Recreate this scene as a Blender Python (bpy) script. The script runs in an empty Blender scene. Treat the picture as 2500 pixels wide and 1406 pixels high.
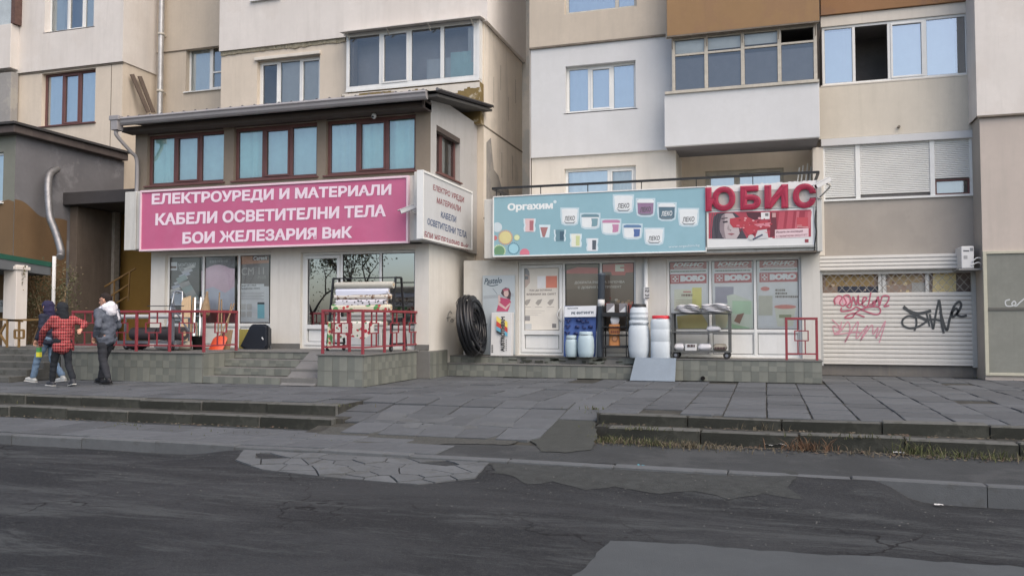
import bpy, bmesh, math, random
from mathutils import Vector, Matrix, noise
R = math.radians
rnd = random.Random(11)
SC = bpy.context.scene
COL = SC.collection

# ------------------------------------------------------------------ camera
F = 2000.0; PSI = R(17.2); PIT = math.atan(82/2000); H = 1.25
cam = bpy.data.cameras.new('camera'); cam.sensor_width = 36; cam.lens = 36*F/2500
cam.clip_start = .05; cam.clip_end = 1000
cam_ob = bpy.data.objects.new('camera', cam); COL.objects.link(cam_ob)
cam_ob.location = (0, 0, H); cam_ob.rotation_euler = (math.pi/2+PIT, 0, PSI)
SC.camera = cam_ob
# ------------------------------------------------------------------ sky, sun, exposure
SUN_EL, SUN_AZ = R(50), R(128)          # azimuth measured clockwise from +Y (behind the camera, to its right)
w = bpy.data.worlds.new('World'); SC.world = w; w.use_nodes = True
wn = w.node_tree.nodes; wl = w.node_tree.links
sky = wn.new('ShaderNodeTexSky'); sky.sky_type = 'NISHITA'; sky.sun_disc = False
sky.sun_elevation = SUN_EL; sky.sun_rotation = SUN_AZ
sky.air_density = 1.0; sky.dust_density = 4.0; sky.ozone_density = .6; sky.altitude = 500
wl.new(sky.outputs[0], wn['Background'].inputs[0]); wn['Background'].inputs[1].default_value = .15
sun = bpy.data.lights.new('sun', 'SUN'); sun.energy = 1.5; sun.angle = R(80); sun.color = (1, .84, .64)
sun_ob = bpy.data.objects.new('sun', sun); COL.objects.link(sun_ob)
sd = Vector((math.sin(SUN_AZ)*math.cos(SUN_EL), math.cos(SUN_AZ)*math.cos(SUN_EL), math.sin(SUN_EL)))
sun_ob.rotation_euler = sd.to_track_quat('Z', 'Y').to_euler(); sun_ob.location = (0, -10, 30)
vs = SC.view_settings; vs.view_transform = 'Standard'; vs.look = 'None'; vs.gamma = 1; vs.exposure = .66
try: vs.use_curve_mapping = False
except Exception: pass
SC.render.engine = 'CYCLES'
SC.cycles.use_denoising = True
SC.cycles.max_bounces = 8; SC.cycles.diffuse_bounces = 6; SC.cycles.transparent_max_bounces = 12

# ------------------------------------------------------------------ pixel of the photograph -> point on a plane of the place
_f0 = Vector((-math.sin(PSI), math.cos(PSI), 0)); _r = Vector((math.cos(PSI), math.sin(PSI), 0)); _z = Vector((0, 0, 1))
def ray(px, py):
    u = (px-1250)/F; v = (703-py)/F
    return _f0*(math.cos(PIT)-v*math.sin(PIT)) + _r*u + _z*(math.sin(PIT)+v*math.cos(PIT))
def at(px, py, Y):
    d = ray(px, py); p = d*(Y/d.y); p.z += H; return p
def gz(px, py, z=0.):
    d = ray(px, py); p = d*((z-H)/d.z); p.z = z; return p
def ax(px, py, X):
    d = ray(px, py); p = d*(X/d.x); p.z += H; return p
def RC(x0, y0, x1, y1, Y):              # top left and bottom right pixel -> x0, x1, z0, z1
    a = at(x0, y0, Y); b = at(x1, y1, Y); return a.x, b.x, b.z, a.z

# ------------------------------------------------------------------ objects
ORG = {}
def tag(o, label=None, cat=None, group=None, kind=None):
    if label: o['label'] = label
    if cat: o['category'] = cat
    if group: o['group'] = group
    if kind: o['kind'] = kind
    return o
def thing(name, label, cat, loc=(0, 0, 0), group=None):
    o = bpy.data.objects.new(name, None); COL.objects.link(o); o.empty_display_size = .2
    o.location = loc; ORG[o.name] = Vector(loc)
    return tag(o, label, cat, group)
class MB:
    def __init__(s): s.v = []; s.f = []; s.m = []; s.sm = []
    def add(s, vs, fs, mi=0, sm=False):
        n = len(s.v); s.v += [tuple(v) for v in vs]
        for f in fs: s.f.append([n+i for i in f]); s.m.append(mi); s.sm.append(sm)
        return s
    def box(s, x0, x1, y0, y1, z0, z1, mi=0):
        v = [(x, y, z) for x in (x0, x1) for y in (y0, y1) for z in (z0, z1)]
        return s.add(v, [(0, 1, 3, 2), (4, 6, 7, 5), (0, 4, 5, 1), (2, 3, 7, 6), (0, 2, 6, 4), (1, 5, 7, 3)], mi)
    def obox(s, c, a, b, d, mi=0):        # oriented box: centre and three half axes
        c, a, b, d = map(Vector, (c, a, b, d))
        v = [c+a*i+b*j+d*k for i in (-1, 1) for j in (-1, 1) for k in (-1, 1)]
        return s.add(v, [(0, 1, 3, 2), (4, 6, 7, 5), (0, 4, 5, 1), (2, 3, 7, 6), (0, 2, 6, 4), (1, 5, 7, 3)], mi)
    def bar(s, p0, p1, w, h, mi=0, up=(0, 0, 1)):
        p0 = Vector(p0); p1 = Vector(p1); d = p1-p0; l = d.length
        if l < 1e-6: return s
        d /= l; u = Vector(up)
        if abs(d.dot(u)) > .99: u = Vector((0, 1, 0))
        a = d.cross(u).normalized(); b = a.cross(d)
        return s.obox((p0+p1)/2, d*l/2, a*w/2, b*h/2, mi)
    def tube(s, pts, r, n=8, mi=0, closed=False, cap=True, sm=True):
        pts = [Vector(p) for p in pts]; N = len(pts); rs = r if isinstance(r, (list, tuple)) else [r]*N
        vs = []; u = None
        for i, p in enumerate(pts):
            if closed: d = pts[(i+1) % N]-pts[i-1]
            else: d = pts[min(i+1, N-1)]-pts[max(i-1, 0)]
            d.normalize()
            if u is None:
                u = Vector((0, 0, 1)) if abs(d.z) < .9 else Vector((1, 0, 0))
            u = (u-d*u.dot(d)).normalized(); w_ = d.cross(u)
            for k in range(n):
                t = 2*math.pi*k/n; vs.append(p+(u*math.cos(t)+w_*math.sin(t))*rs[i])
        fs = []
        for i in range(N if closed else N-1):
            j = (i+1) % N
            for k in range(n): fs.append((i*n+k, i*n+(k+1) % n, j*n+(k+1) % n, j*n+k))
        s.add(vs, fs, mi, sm)
        if cap and not closed:
            b = len(s.v)-N*n
            s.f.append([b+k for k in range(n)][::-1]); s.m.append(mi); s.sm.append(False)
            s.f.append([b+(N-1)*n+k for k in range(n)]); s.m.append(mi); s.sm.append(False)
        return s
    def cyl(s, p0, p1, r0, r1=None, n=12, mi=0): return s.tube([p0, p1], [r0, r0 if r1 is None else r1], n, mi)
    def lathe(s, c, prof, n=20, mi=0, sq=0., sx=1., sy=1.):   # sq > 0 squares the section
        vs = []; N = len(prof); c = Vector(c)
        for r, z in prof:
            for k in range(n):
                t = 2*math.pi*(k+.5)/n; a, b = math.cos(t), math.sin(t)
                q = 1
                if sq: q = (1-sq)+sq*min(1.3, 1/max(abs(a), abs(b)))
                vs.append(c+Vector((a*r*q*sx, b*r*q*sy, z)))
        fs = [(i*n+k, i*n+(k+1) % n, (i+1)*n+(k+1) % n, (i+1)*n+k) for i in range(N-1) for k in range(n)]
        s.add(vs, fs, mi, True); b = len(s.v)-N*n
        s.f.append([b+k for k in range(n)][::-1]); s.m.append(mi); s.sm.append(False)
        s.f.append([b+(N-1)*n+k for k in range(n)]); s.m.append(mi); s.sm.append(False)
        return s
    def poly(s, pts, mi=0): return s.add(pts, [tuple(range(len(pts)))], mi)
    def prism(s, pts, off, mi=0):
        pts = [Vector(p) for p in pts]; off = Vector(off); n = len(pts)
        v = pts+[p+off for p in pts]
        return s.add(v, [tuple(range(n))[::-1], tuple(range(n, 2*n))]+[(i, (i+1) % n, n+(i+1) % n, n+i) for i in range(n)], mi)
    def grid(s, fn, nu, nv, mi=0, sm=True):
        vs = [fn(i/nu, j/nv) for j in range(nv+1) for i in range(nu+1)]
        fs = [(j*(nu+1)+i, j*(nu+1)+i+1, (j+1)*(nu+1)+i+1, (j+1)*(nu+1)+i) for j in range(nv) for i in range(nu)]
        return s.add(vs, fs, mi, sm)
    def mesh(s, name, mats, org=Vector()):
        me = bpy.data.meshes.new(name)
        me.from_pydata([(x-org.x, y-org.y, z-org.z) for x, y, z in s.v], [], s.f)
        for m in (mats if isinstance(mats, (list, tuple)) else [mats]): me.materials.append(m)
        me.polygons.foreach_set('material_index', s.m); me.polygons.foreach_set('use_smooth', s.sm)
        me.update(); return me
    def build(s, name, mats, parent=None, bevel=0, org=None, fix=True):
        if org is None: org = ORG.get(parent.name, Vector()) if parent else Vector()
        me = s.mesh(name, mats, org)
        if fix:
            bm = bmesh.new(); bm.from_mesh(me); bmesh.ops.recalc_face_normals(bm, faces=bm.faces); bm.to_mesh(me); bm.free()
        o = bpy.data.objects.new(name, me); COL.objects.link(o)
        if parent: o.parent = parent; ORG[o.name] = org
        else: o.location = org; ORG[o.name] = org
        if bevel:
            b = o.modifiers.new('bevel', 'BEVEL'); b.width = bevel; b.segments = 2; b.limit_method = 'ANGLE'; b.angle_limit = R(40)
        return o
def piece(name, me, parent, loc, rot=(0, 0, 0), scale=(1, 1, 1)):   # a piece that shares mesh data with its fellows
    o = bpy.data.objects.new(name, me); COL.objects.link(o); o.parent = parent
    o.location = Vector(loc)-ORG.get(parent.name, Vector()); o.rotation_euler = rot; o.scale = scale
    return o
def copy_tree(o, parent=None, dloc=(0, 0, 0), **kw):
    c = o.copy(); COL.objects.link(c); c.parent = parent
    if parent is None:
        c.location = Vector(o.location)+Vector(dloc); ORG[c.name] = Vector(c.location)
        tag(c, **kw)
    for ch in [x for x in o.children]: copy_tree(ch, c)
    return c

# ------------------------------------------------------------------ materials
MATS = {}
def nodes(name):
    m = bpy.data.materials.new(name); m.use_nodes = True; nt = m.node_tree
    return m, nt, nt.nodes, nt.links, nt.nodes['Principled BSDF']
def mat(key, c, rough=.8, var=.08, scale=3., bump=0., bs=60., metal=0., streak=0., sc=(.25, .22, .18), rand=0., spec=.4,
        patch=0., pc=(.3, .3, .28), ps=1.2, pt=.55, aniso=(1, 1, 1), coat=0., emit=0.):
    if key in MATS: return MATS[key]
    m, nt, N, L, P = nodes(key)
    P.inputs['Roughness'].default_value = rough; P.inputs['Metallic'].default_value = metal
    P.inputs['Specular IOR Level'].default_value = spec; P.inputs['Coat Weight'].default_value = coat
    tc = N.new('ShaderNodeTexCoord'); mp = N.new('ShaderNodeMapping'); mp.inputs['Scale'].default_value = aniso
    L.new(tc.outputs['Object'], mp.inputs[0]); vec = mp.outputs[0]
    def nz(s, d=5, r=.6, v=vec):
        n = N.new('ShaderNodeTexNoise'); n.inputs['Scale'].default_value = s; n.inputs['Detail'].default_value = d
        n.inputs['Roughness'].default_value = r; L.new(v, n.inputs['Vector']); return n.outputs[0]
    def mix(fac, a, b, mode='MIX'):
        x = N.new('ShaderNodeMix'); x.data_type = 'RGBA'; x.blend_type = mode
        for sck, val in ((x.inputs[0], fac), (x.inputs[6], a), (x.inputs[7], b)):
            if hasattr(val, 'links'): L.new(val, sck)
            elif isinstance(val, (int, float)): sck.default_value = val
            else: sck.default_value = tuple(val)+(1,)
        return x.outputs[2]
    def ramp(f, a, b):
        r = N.new('ShaderNodeMapRange'); r.inputs[1].default_value = a; r.inputs[2].default_value = b; L.new(f, r.inputs[0]); return r.outputs[0]
    lo = [max(0, k*(1-var)) for k in c]; hi = [min(1, k*(1+var)) for k in c]
    col = mix(ramp(nz(scale), .3, .7), lo, hi)
    if var: col = mix(ramp(nz(scale*9, 4), .35, .65), col, mix(.5, col, [k*(1-var*.8) for k in c]))
    if patch: col = mix(_mul(N, L, ramp(nz(ps, 6, .65), pt, pt+.06), patch), col, pc)
    if streak:
        mp2 = N.new('ShaderNodeMapping'); mp2.inputs['Scale'].default_value = (3, 3, .3); L.new(tc.outputs['Object'], mp2.inputs[0])
        col = mix(_mul(N, L, ramp(nz(1.4, 5, .65, mp2.outputs[0]), .48, .85), streak), col, sc)
        mp3 = N.new('ShaderNodeMapping'); mp3.inputs['Scale'].default_value = (14, 14, .5); L.new(tc.outputs['Object'], mp3.inputs[0])
        col = mix(_mul(N, L, ramp(nz(1.0, 3, .7, mp3.outputs[0]), .6, .72), streak*.45), col, sc)
        col = mix(_mul(N, L, ramp(nz(.45, 9, .75), .5, .72), streak*.5), col, [k*.72 for k in c])
    if rand:
        oi = N.new('ShaderNodeObjectInfo'); hs = N.new('ShaderNodeHueSaturation'); L.new(col, hs.inputs['Color'])
        mr = N.new('ShaderNodeMapRange'); mr.inputs[3].default_value = 1-rand; mr.inputs[4].default_value = 1+rand
        L.new(oi.outputs['Random'], mr.inputs[0]); L.new(mr.outputs[0], hs.inputs['Value']); col = hs.outputs[0]
    L.new(col, P.inputs['Base Color'])
    if bump:
        b = N.new('ShaderNodeBump'); b.inputs['Strength'].default_value = bump; b.inputs['Distance'].default_value = .01
        L.new(nz(bs, 6, .65), b.inputs['Height']); L.new(b.outputs[0], P.inputs['Normal'])
    if emit:
        P.inputs['Emission Color'].default_value = tuple(c)+(1,); P.inputs['Emission Strength'].default_value = emit
    MATS[key] = m; return m
def _mul(N, L, f, k):
    x = N.new('ShaderNodeMath'); x.operation = 'MULTIPLY'; x.inputs[1].default_value = k; L.new(f, x.inputs[0]); return x.outputs[0]
def glass(key, refl=.25, tint=(.75, .8, .8), rough=.01, wav=.15):
    if key in MATS: return MATS[key]
    m, nt, N, L, P = nodes(key); N.remove(P)
    t = N.new('ShaderNodeBsdfTransparent'); t.inputs[0].default_value = tuple(tint)+(1,)
    g = N.new('ShaderNodeBsdfGlossy'); g.inputs['Roughness'].default_value = rough; g.inputs['Color'].default_value = (.93, .97, 1, 1)
    x = N.new('ShaderNodeMixShader'); fr = N.new('ShaderNodeFresnel'); fr.inputs[0].default_value = 1.5
    ad = N.new('ShaderNodeMath'); ad.operation = 'ADD'; ad.use_clamp = True; ad.inputs[1].default_value = refl-.04
    L.new(fr.outputs[0], ad.inputs[0]); L.new(ad.outputs[0], x.inputs[0]); L.new(t.outputs[0], x.inputs[1]); L.new(g.outputs[0], x.inputs[2])
    tc = N.new('ShaderNodeTexCoord'); n = N.new('ShaderNodeTexNoise'); n.inputs['Scale'].default_value = 1.1; n.inputs['Detail'].default_value = 1
    b = N.new('ShaderNodeBump'); b.inputs['Strength'].default_value = wav; b.inputs['Distance'].default_value = .01
    L.new(tc.outputs['Object'], n.inputs[0]); L.new(n.outputs[0], b.inputs['Height']); L.new(b.outputs[0], g.inputs['Normal'])
    L.new(x.outputs[0], N['Material Output'].inputs[0]); MATS[key] = m; return m
def sr(r, g, b):                          # a colour read off the photograph (sRGB 0-255) -> linear
    f = lambda k: (k/255/12.92) if k <= 10 else ((k/255+.055)/1.055)**2.4
    return (f(r), f(g), f(b))
def ink(c, rough=.5):                     # flat print, greyed slightly to put a veil of haze into its colour
    l = .3*c[0]+.6*c[1]+.1*c[2]; c = tuple(.86*k+.14*l for k in c)
    return mat('print_%.3f_%.3f_%.3f' % tuple(c), c, rough, .05, 6.)

# ------------------------------------------------------------------ lettering (built-in font) and other meshes evaluated in a side scene
TMP = bpy.data.scenes.new('side'); TVL = TMP.view_layers[0]
TXT = {}
def text2d(s, bold=0., shear=0., space=1., extrude=0., line=1.):
    k = (s, bold, shear, space, extrude, line)
    if k in TXT: return TXT[k]
    cu = bpy.data.curves.new('lettering', 'FONT'); cu.body = s; cu.bevel_depth = bold; cu.bevel_resolution = 0; cu.shear = shear; cu.space_character = space
    cu.resolution_u = 3; cu.extrude = extrude; cu.align_x = 'CENTER'; cu.space_line = line
    o = bpy.data.objects.new('lettering', cu); TMP.collection.objects.link(o); TVL.update()
    me = bpy.data.meshes.new_from_object(o.evaluated_get(TVL.depsgraph))
    v = [tuple(p.co) for p in me.vertices]; f = [tuple(p.vertices) for p in me.polygons if extrude or p.normal.z > .2]
    bpy.data.objects.remove(o); bpy.data.curves.remove(cu); bpy.data.meshes.remove(me)
    xs = [p[0] for p in v] or [0, 1]; ys = [p[1] for p in v] or [0, 1]
    x0, x1, y0, y1 = min(xs), max(xs), min(ys), max(ys)
    v = [((p[0]-x0)/(x1-x0), (p[1]-y0)/(y1-y0), p[2]) for p in v]; v2 = []; f2 = []
    for i, q in enumerate(f):               # glyph contours overlap: every face at its own hair's depth, so that none share a plane
        f2.append(tuple(range(len(v2), len(v2)+len(q)))); v2 += [(v[j][0], v[j][1], (v[j][2] if extrude else 0)+(i*7 % 23)*.004) for j in q]
    TXT[k] = (v2, f2); return TXT[k]
class Print:                              # flat print in layers on a sheet; px-coordinates are of the photograph, on the sheet's own plane
    gain = 1.; fade = 0.
    def __init__(s, Y=None, X=None): s.Y = Y; s.X = X; s.mb = MB(); s.mats = []; s.n = 0
    def p3(s, px, py, l=1):
        if s.X is not None: p = ax(px, py, s.X); p.x += .0022*l
        else: p = at(px, py, s.Y); p.y -= .0022*l
        return p
    def mi(s, c):
        g_ = .3*c[0]+.6*c[1]+.1*c[2]; m = ink(tuple(min(.85, (k+(g_+.06-k)*Print.fade)*Print.gain) for k in c))
        if m not in s.mats: s.mats.append(m)
        return s.mats.index(m)
    def poly(s, pts, c, l=1): s.mb.poly([s.p3(x, y, l) for x, y in pts], s.mi(c)); return s
    def rect(s, x0, y0, x1, y1, c, l=1, sl=0.): # sl: slope of horizontals in the picture
        d = (x1-x0)*sl; return s.poly([(x0, y0), (x1, y0+d), (x1, y1+d), (x0, y1)], c, l)
    def disc(s, x, y, rx, ry, c, l=1, n=20, a0=0, a1=360):
        return s.poly([(x+rx*math.cos(R(a0+(a1-a0)*k/n)), y+ry*math.sin(R(a0+(a1-a0)*k/n))) for k in range(n+(a1-a0 < 360))], c, l)
    def text(s, t, tl, tr, bl, c, l=2, bold=.0, shear=0., space=1.):   # top-left, top-right, bottom-left pixel of the lettering
        v, f = text2d(t, bold, shear, space)
        out = []
        for a, b, h in v:
            b = 1-b; out.append(s.p3(tl[0]+(tr[0]-tl[0])*a+(bl[0]-tl[0])*b, tl[1]+(tr[1]-tl[1])*a+(bl[1]-tl[1])*b, l+h*4))
        s.mb.add(out, f, s.mi(c)); return s
    def stroke(s, pts, w_, c, l=2):      # a brushed line of pixel width w_
        pts = [Vector(p) for p in pts]; n = len(pts)
        ws = w_ if isinstance(w_, (list, tuple)) else [w_]*n
        a = []; b = []
        for i, p in enumerate(pts):
            d = pts[min(i+1, n-1)]-pts[max(i-1, 0)]; q = Vector((-d.y, d.x)).normalized()*ws[i]/2; a.append(p+q); b.append(p-q)
        for i in range(n-1): s.poly([a[i], a[i+1], b[i+1], b[i]], c, l)
        return s
    def dash(s, x0, y0, x1, h, c, l=2, sl=0.):     # a line of print too small to read
        x = x0
        while x < x1-1:
            w_ = rnd.uniform(1.2, 4.5)*h/4; s.rect(x, y0+(x-x0)*sl, min(x1, x+w_), y0+h+(x-x0)*sl, c, l); x += w_+h*.22
        return s
    def build(s, name, parent): return s.mb.build(name, s.mats, parent, fix=False) if s.mb.v else None
def spline(pts, k=6):                     # Catmull-Rom through the points
    P = [Vector(p) for p in pts]; P = [P[0]*2-P[1]]+P+[P[-1]*2-P[-2]]; o = []
    for i in range(1, len(P)-2):
        for j in range(k):
            t = j/k; a, b, c, d = P[i-1:i+3]
            o.append(.5*((2*b)+(c-a)*t+(2*a-5*b+4*c-d)*t*t+(3*b-a-3*c+d)*t**3))
    return o+[P[-2]]
# ================================================================== GROUND
def S(x, a, b):
    t = min(1, max(0, (x-a)/(b-a))); return t*t*(3-2*t)
def nz3(x, y, s, k=0.): return noise.noise(Vector((x*s, y*s, k)))
def asphalt():
    m, nt, N, L, P_ = nodes('asphalt'); P_.inputs['Roughness'].default_value = .82; P_.inputs['Specular IOR Level'].default_value = .2
    tc = N.new('ShaderNodeTexCoord')
    def nzn(sc, d=6, r=.65, st=(1, 1, 1), dist=0.):
        mp_ = N.new('ShaderNodeMapping'); mp_.inputs['Scale'].default_value = st; L.new(tc.outputs['Object'], mp_.inputs[0]); n = N.new('ShaderNodeTexNoise'); n.inputs['Scale'].default_value = sc; n.inputs['Detail'].default_value = d; n.inputs['Roughness'].default_value = r; n.inputs['Distortion'].default_value = dist; L.new(mp_.outputs[0], n.inputs[0]); return n.outputs[0]
    def rmp(f, a, b_, lo=0., hi=1.):
        r = N.new('ShaderNodeMapRange'); r.interpolation_type = 'SMOOTHSTEP'; r.inputs[1].default_value = a; r.inputs[2].default_value = b_; r.inputs[3].default_value = lo; r.inputs[4].default_value = hi; L.new(f, r.inputs[0]); return r.outputs[0]
    def mx(f, a, b_):
        x = N.new('ShaderNodeMix'); x.data_type = 'RGBA'
        for sk, v in ((x.inputs[0], f), (x.inputs[6], a), (x.inputs[7], b_)):
            if hasattr(v, 'links'): L.new(v, sk)
            elif isinstance(v, (int, float)): sk.default_value = v
            else: sk.default_value = (*v, 1)
        return x.outputs[2]
    c = mx(rmp(nzn(.55, 7, .7, (.35, 1, 1), .6), .42, .6), (.018, .02, .023), (.034, .037, .041))      # worn lanes
    c = mx(rmp(nzn(.9, 14, .84, (.28, 1.5, 1), .4), .49, .6, 0, .85), c, (.058, .064, .067))              # dusty streaks
    c = mx(rmp(nzn(2.4, 8, .75, (.5, 1, 1), 1.), .6, .68, 0, .75), c, (.016, .017, .019))              # tar and oil
    v = N.new('ShaderNodeTexVoronoi'); v.inputs['Scale'].default_value = 75; L.new(tc.outputs['Object'], v.inputs['Vector'])
    c = mx(rmp(v.outputs['Distance'], .0, .5, .5, 0), c, (.075, .077, .077))                              # aggregate
    c = mx(rmp(nzn(60, 3, .8), .62, .7, 0, .5), c, (.1, .1, .098))
    c = mx(rmp(nzn(24, 5, .85), .52, .66, 0, .5), c, (.06, .062, .061))
    c = mx(rmp(nzn(19, 5, .85, (1, 1, 1), 1.), .56, .66, 0, .55), c, (.013, .013, .015))
    cr_ = N.new('ShaderNodeTexVoronoi'); cr_.feature = 'DISTANCE_TO_EDGE'; cr_.inputs['Scale'].default_value = .5; mp_ = N.new('ShaderNodeVectorMath'); mp_.operation = 'ADD'; nv = N.new('ShaderNodeTexNoise'); nv.inputs['Scale'].default_value = 1.6; nv.inputs['Detail'].default_value = 8; L.new(tc.outputs['Object'], nv.inputs[0]); L.new(tc.outputs['Object'], mp_.inputs[0]); L.new(nv.outputs['Color'], mp_.inputs[1]); L.new(mp_.outputs[0], cr_.inputs['Vector'])
    c = mx(_mul2(N, L, rmp(cr_.outputs['Distance'], .0, .012, 1, 0), rmp(nzn(.4), .45, .6)), c, (.008, .008, .009))
    L.new(c, P_.inputs['Base Color'])
    b_ = N.new('ShaderNodeBump'); b_.inputs['Strength'].default_value = .6; b_.inputs['Distance'].default_value = .012; L.new(nzn(70, 5, .75), b_.inputs['Height']); L.new(b_.outputs[0], P_.inputs['Normal']); MATS['asphalt'] = m; return m
def _mul2(N, L, a, b_):
    x = N.new('ShaderNodeMath'); x.operation = 'MULTIPLY'; L.new(a, x.inputs[0]); L.new(b_, x.inputs[1]); return x.outputs[0]
m_asph = asphalt()
m_asph2 = mat('asphalt_light', (.06, .062, .063), .9, .15, 2, .5, 90)
m_dirt = mat('dirt', (.04, .04, .036), 1, .35, 4, .8, 40, patch=.5, pc=(.062, .06, .05), ps=5, pt=.5)
m_conc = mat('concrete', (.1, .108, .116), .92, .16, 2.2, .4, 70, rand=.1, patch=.4, pc=(.065, .066, .062), ps=3, pt=.55)
m_slab = mat('paving', (.088, .096, .106), .9, .18, 2.6, .5, 70, rand=.17, patch=.5, pc=(.064, .07, .076), ps=2.0, pt=.56)
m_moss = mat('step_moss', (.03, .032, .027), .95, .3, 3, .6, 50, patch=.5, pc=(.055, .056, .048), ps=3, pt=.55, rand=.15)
m_step = mat('step_stone', (.095, .097, .092), .92, .2, 3, .5, 60, rand=.12, patch=.6, pc=(.045, .048, .04), ps=4, pt=.52)

def road_z(x, y):
    z = -.45+.1*S(x, -7.2, -6.2)*(1-S(x, 1.0, 1.4))*S(y, 7.7, 8.85)-.07*S(x, 1.0, 1.6)*S(y, 7.4, 8.8)
    z += .025*S(x, -.15, .25)*(1-S(x, 1.05, 1.3))*S(y, 8.15, 8.7)
    return z+.012*nz3(x, y, .6)+.006*nz3(x, y, 2.3, 4)
g = MB(); g.box(-250, 250, -250, 250, -1.2, -.62)
tag(g.build('ground', m_dirt), kind='structure')
rd = MB()
rd.grid(lambda u, v: (-18+28*u, 2.5+6.42*v, road_z(-18+28*u, 2.5+6.42*v)), 190, 46)
rd.grid(lambda u, v: (-120+240*u, -9+11.6*v, -.462-.02*(v < 1)), 4, 4)
for a, b in ((-120, -17.9), (9.9, 120)): rd.grid(lambda u, v: (a+(b-a)*u, 2.5+6.42*v, -.47), 2, 2)
road = tag(rd.build('road', m_asph), kind='structure')
# lighter resurfaced strip in the road, bottom right, and worn streaks
def ragged(pts, step=.09, amp=.035, seed=1.):
    out = []; n = len(pts)
    for i in range(n):
        a, b_ = Vector(pts[i]), Vector(pts[(i+1) % n]); k = max(1, int((b_-a).length/step)); d = (b_-a).normalized(); q = Vector((-d.y, d.x))
        for j in range(k):
            p_ = a+(b_-a)*j/k; p_ += q*amp*(1.4*noise.noise(Vector((p_.x*3, p_.y*3, seed)))+noise.noise(Vector((p_.x*11, p_.y*11, seed)))); out.append((p_.x, p_.y))
    return out
def sheet(name, pts, m, parent, lift=.006, n=14):
    """a thin skin laid on the road, outline in world x, y"""
    pts = ragged(pts); bm = bmesh.new(); bm.faces.new([bm.verts.new((x, y, 0)) for x, y in pts])
    xs = [p[0] for p in pts]; ys = [p[1] for p in pts]
    for k in range(1, n*2):
        x = min(xs)+(max(xs)-min(xs))*k/(n*2)
        bmesh.ops.bisect_plane(bm, geom=bm.verts[:]+bm.edges[:]+bm.faces[:], plane_co=(x, 0, 0), plane_no=(1, 0, 0))
    for k in range(1, n):
        y = min(ys)+(max(ys)-min(ys))*k/n
        bmesh.ops.bisect_plane(bm, geom=bm.verts[:]+bm.edges[:]+bm.faces[:], plane_co=(0, y, 0), plane_no=(0, 1, 0))
    for v in bm.verts: v.co.z = road_z(v.co.x, v.co.y)+lift
    bmesh.ops.recalc_face_normals(bm, faces=bm.faces)
    me = bpy.data.meshes.new(name); bm.to_mesh(me); bm.free(); me.materials.append(m)
    for p in me.polygons: p.use_smooth = True
    o = bpy.data.objects.new(name, me); COL.objects.link(o); o.parent = parent; return o
def blobpts(cx, cy, rx, ry, n=26, j=.2, seed=0):
    return [(cx+rx*math.cos(t)*(1+j*nz3(math.cos(t), math.sin(t), 1.7, seed)), cy+ry*math.sin(t)*(1+j*nz3(math.cos(t), math.sin(t), 1.7, seed+9)))
            for t in [2*math.pi*k/n for k in range(n)]]
p = [gz(1490, 1320, -.45), gz(2500, 1385, -.45), gz(2900, 1406, -.45), gz(2600, 1700, -.45), gz(1290, 1560, -.45), gz(1400, 1406, -.45)]
sheet('asphalt_patch', [(q.x, q.y) for q in p], mat('asphalt_patch', (.062, .07, .076), .85, .12, 2, .4, 90), road)
p = [gz(*q, -.4) for q in ((1198, 1114), (1400, 1123), (1700, 1141), (1920, 1160), (1950, 1180), (1925, 1200), (1960, 1216), (1860, 1205), (1780, 1212), (1700, 1198), (1610, 1200), (1500, 1186), (1430, 1190), (1350, 1176), (1290, 1178), (1240, 1164), (1205, 1160))]
sheet('asphalt_patch', [(q.x, q.y) for q in p], mat('asphalt_gravel', (.04, .044, .044), .95, .3, 8, .9, 60), road, .004, 24)
# cracked concrete apron in the gutter: pieces with open cracks
def clip(poly, a, n):
    out = []
    for i in range(len(poly)):
        p, q = poly[i], poly[(i+1) % len(poly)]; dp = (p-a).dot(n); dq = (q-a).dot(n)
        if dp <= 0: out.append(p)
        if dp*dq < 0: out.append(p+(q-p)*(dp/(dp-dq)))
    return out
def cracked(name, outline, nseed, parent, m, zf, gap=.012, thick=.03, sx=1., seed=3):
    r2 = random.Random(seed); O = [Vector(p) for p in outline]
    xs = [p.x for p in O]; ys = [p.y for p in O]
    area = sum(O[i].x*O[(i+1) % len(O)].y-O[(i+1) % len(O)].x*O[i].y for i in range(len(O)))
    if area < 0: O.reverse()
    def inside(p): return all((O[(i+1) % len(O)]-O[i]).cross(p-O[i]) >= 0 for i in range(len(O)))
    sd = []
    while len(sd) < nseed:
        p = Vector((r2.uniform(min(xs), max(xs)), r2.uniform(min(ys), max(ys))))
        if inside(p) and all(Vector(((p.x-q.x)/sx, p.y-q.y)).length > .16 for q in sd if nseed < 60): sd.append(p)
        elif r2.random() < .02: sd.append(p) if inside(p) else None
    for s_ in sd:
        poly = O[:]
        for q in sd:
            if q is s_: continue
            n = (q-s_); n = Vector((n.x/sx/sx, n.y)).normalized()
            mid = (s_+q)/2; poly = clip(poly, mid-n*gap/2, n)
            if len(poly) < 3: break
        if len(poly) < 3 or (nseed > 40 and r2.random() < .03): continue
        # roughen edges a little
        pts = []
        for i in range(len(poly)):
            a, b = poly[i], poly[(i+1) % len(poly)]; pts.append(a)
            if (b-a).length > .22:
                c = (a+b)/2; t = (b-a).normalized(); pts.append(c+Vector((-t.y, t.x))*r2.uniform(-.012, .012))
        mb = MB(); dz = r2.uniform(-.006, .006)
        mb.prism([(q.x, q.y, zf(q.x, q.y)-thick) for q in pts], (0, 0, thick+.012+dz)); o = mb.build(name, m, parent)
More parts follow.
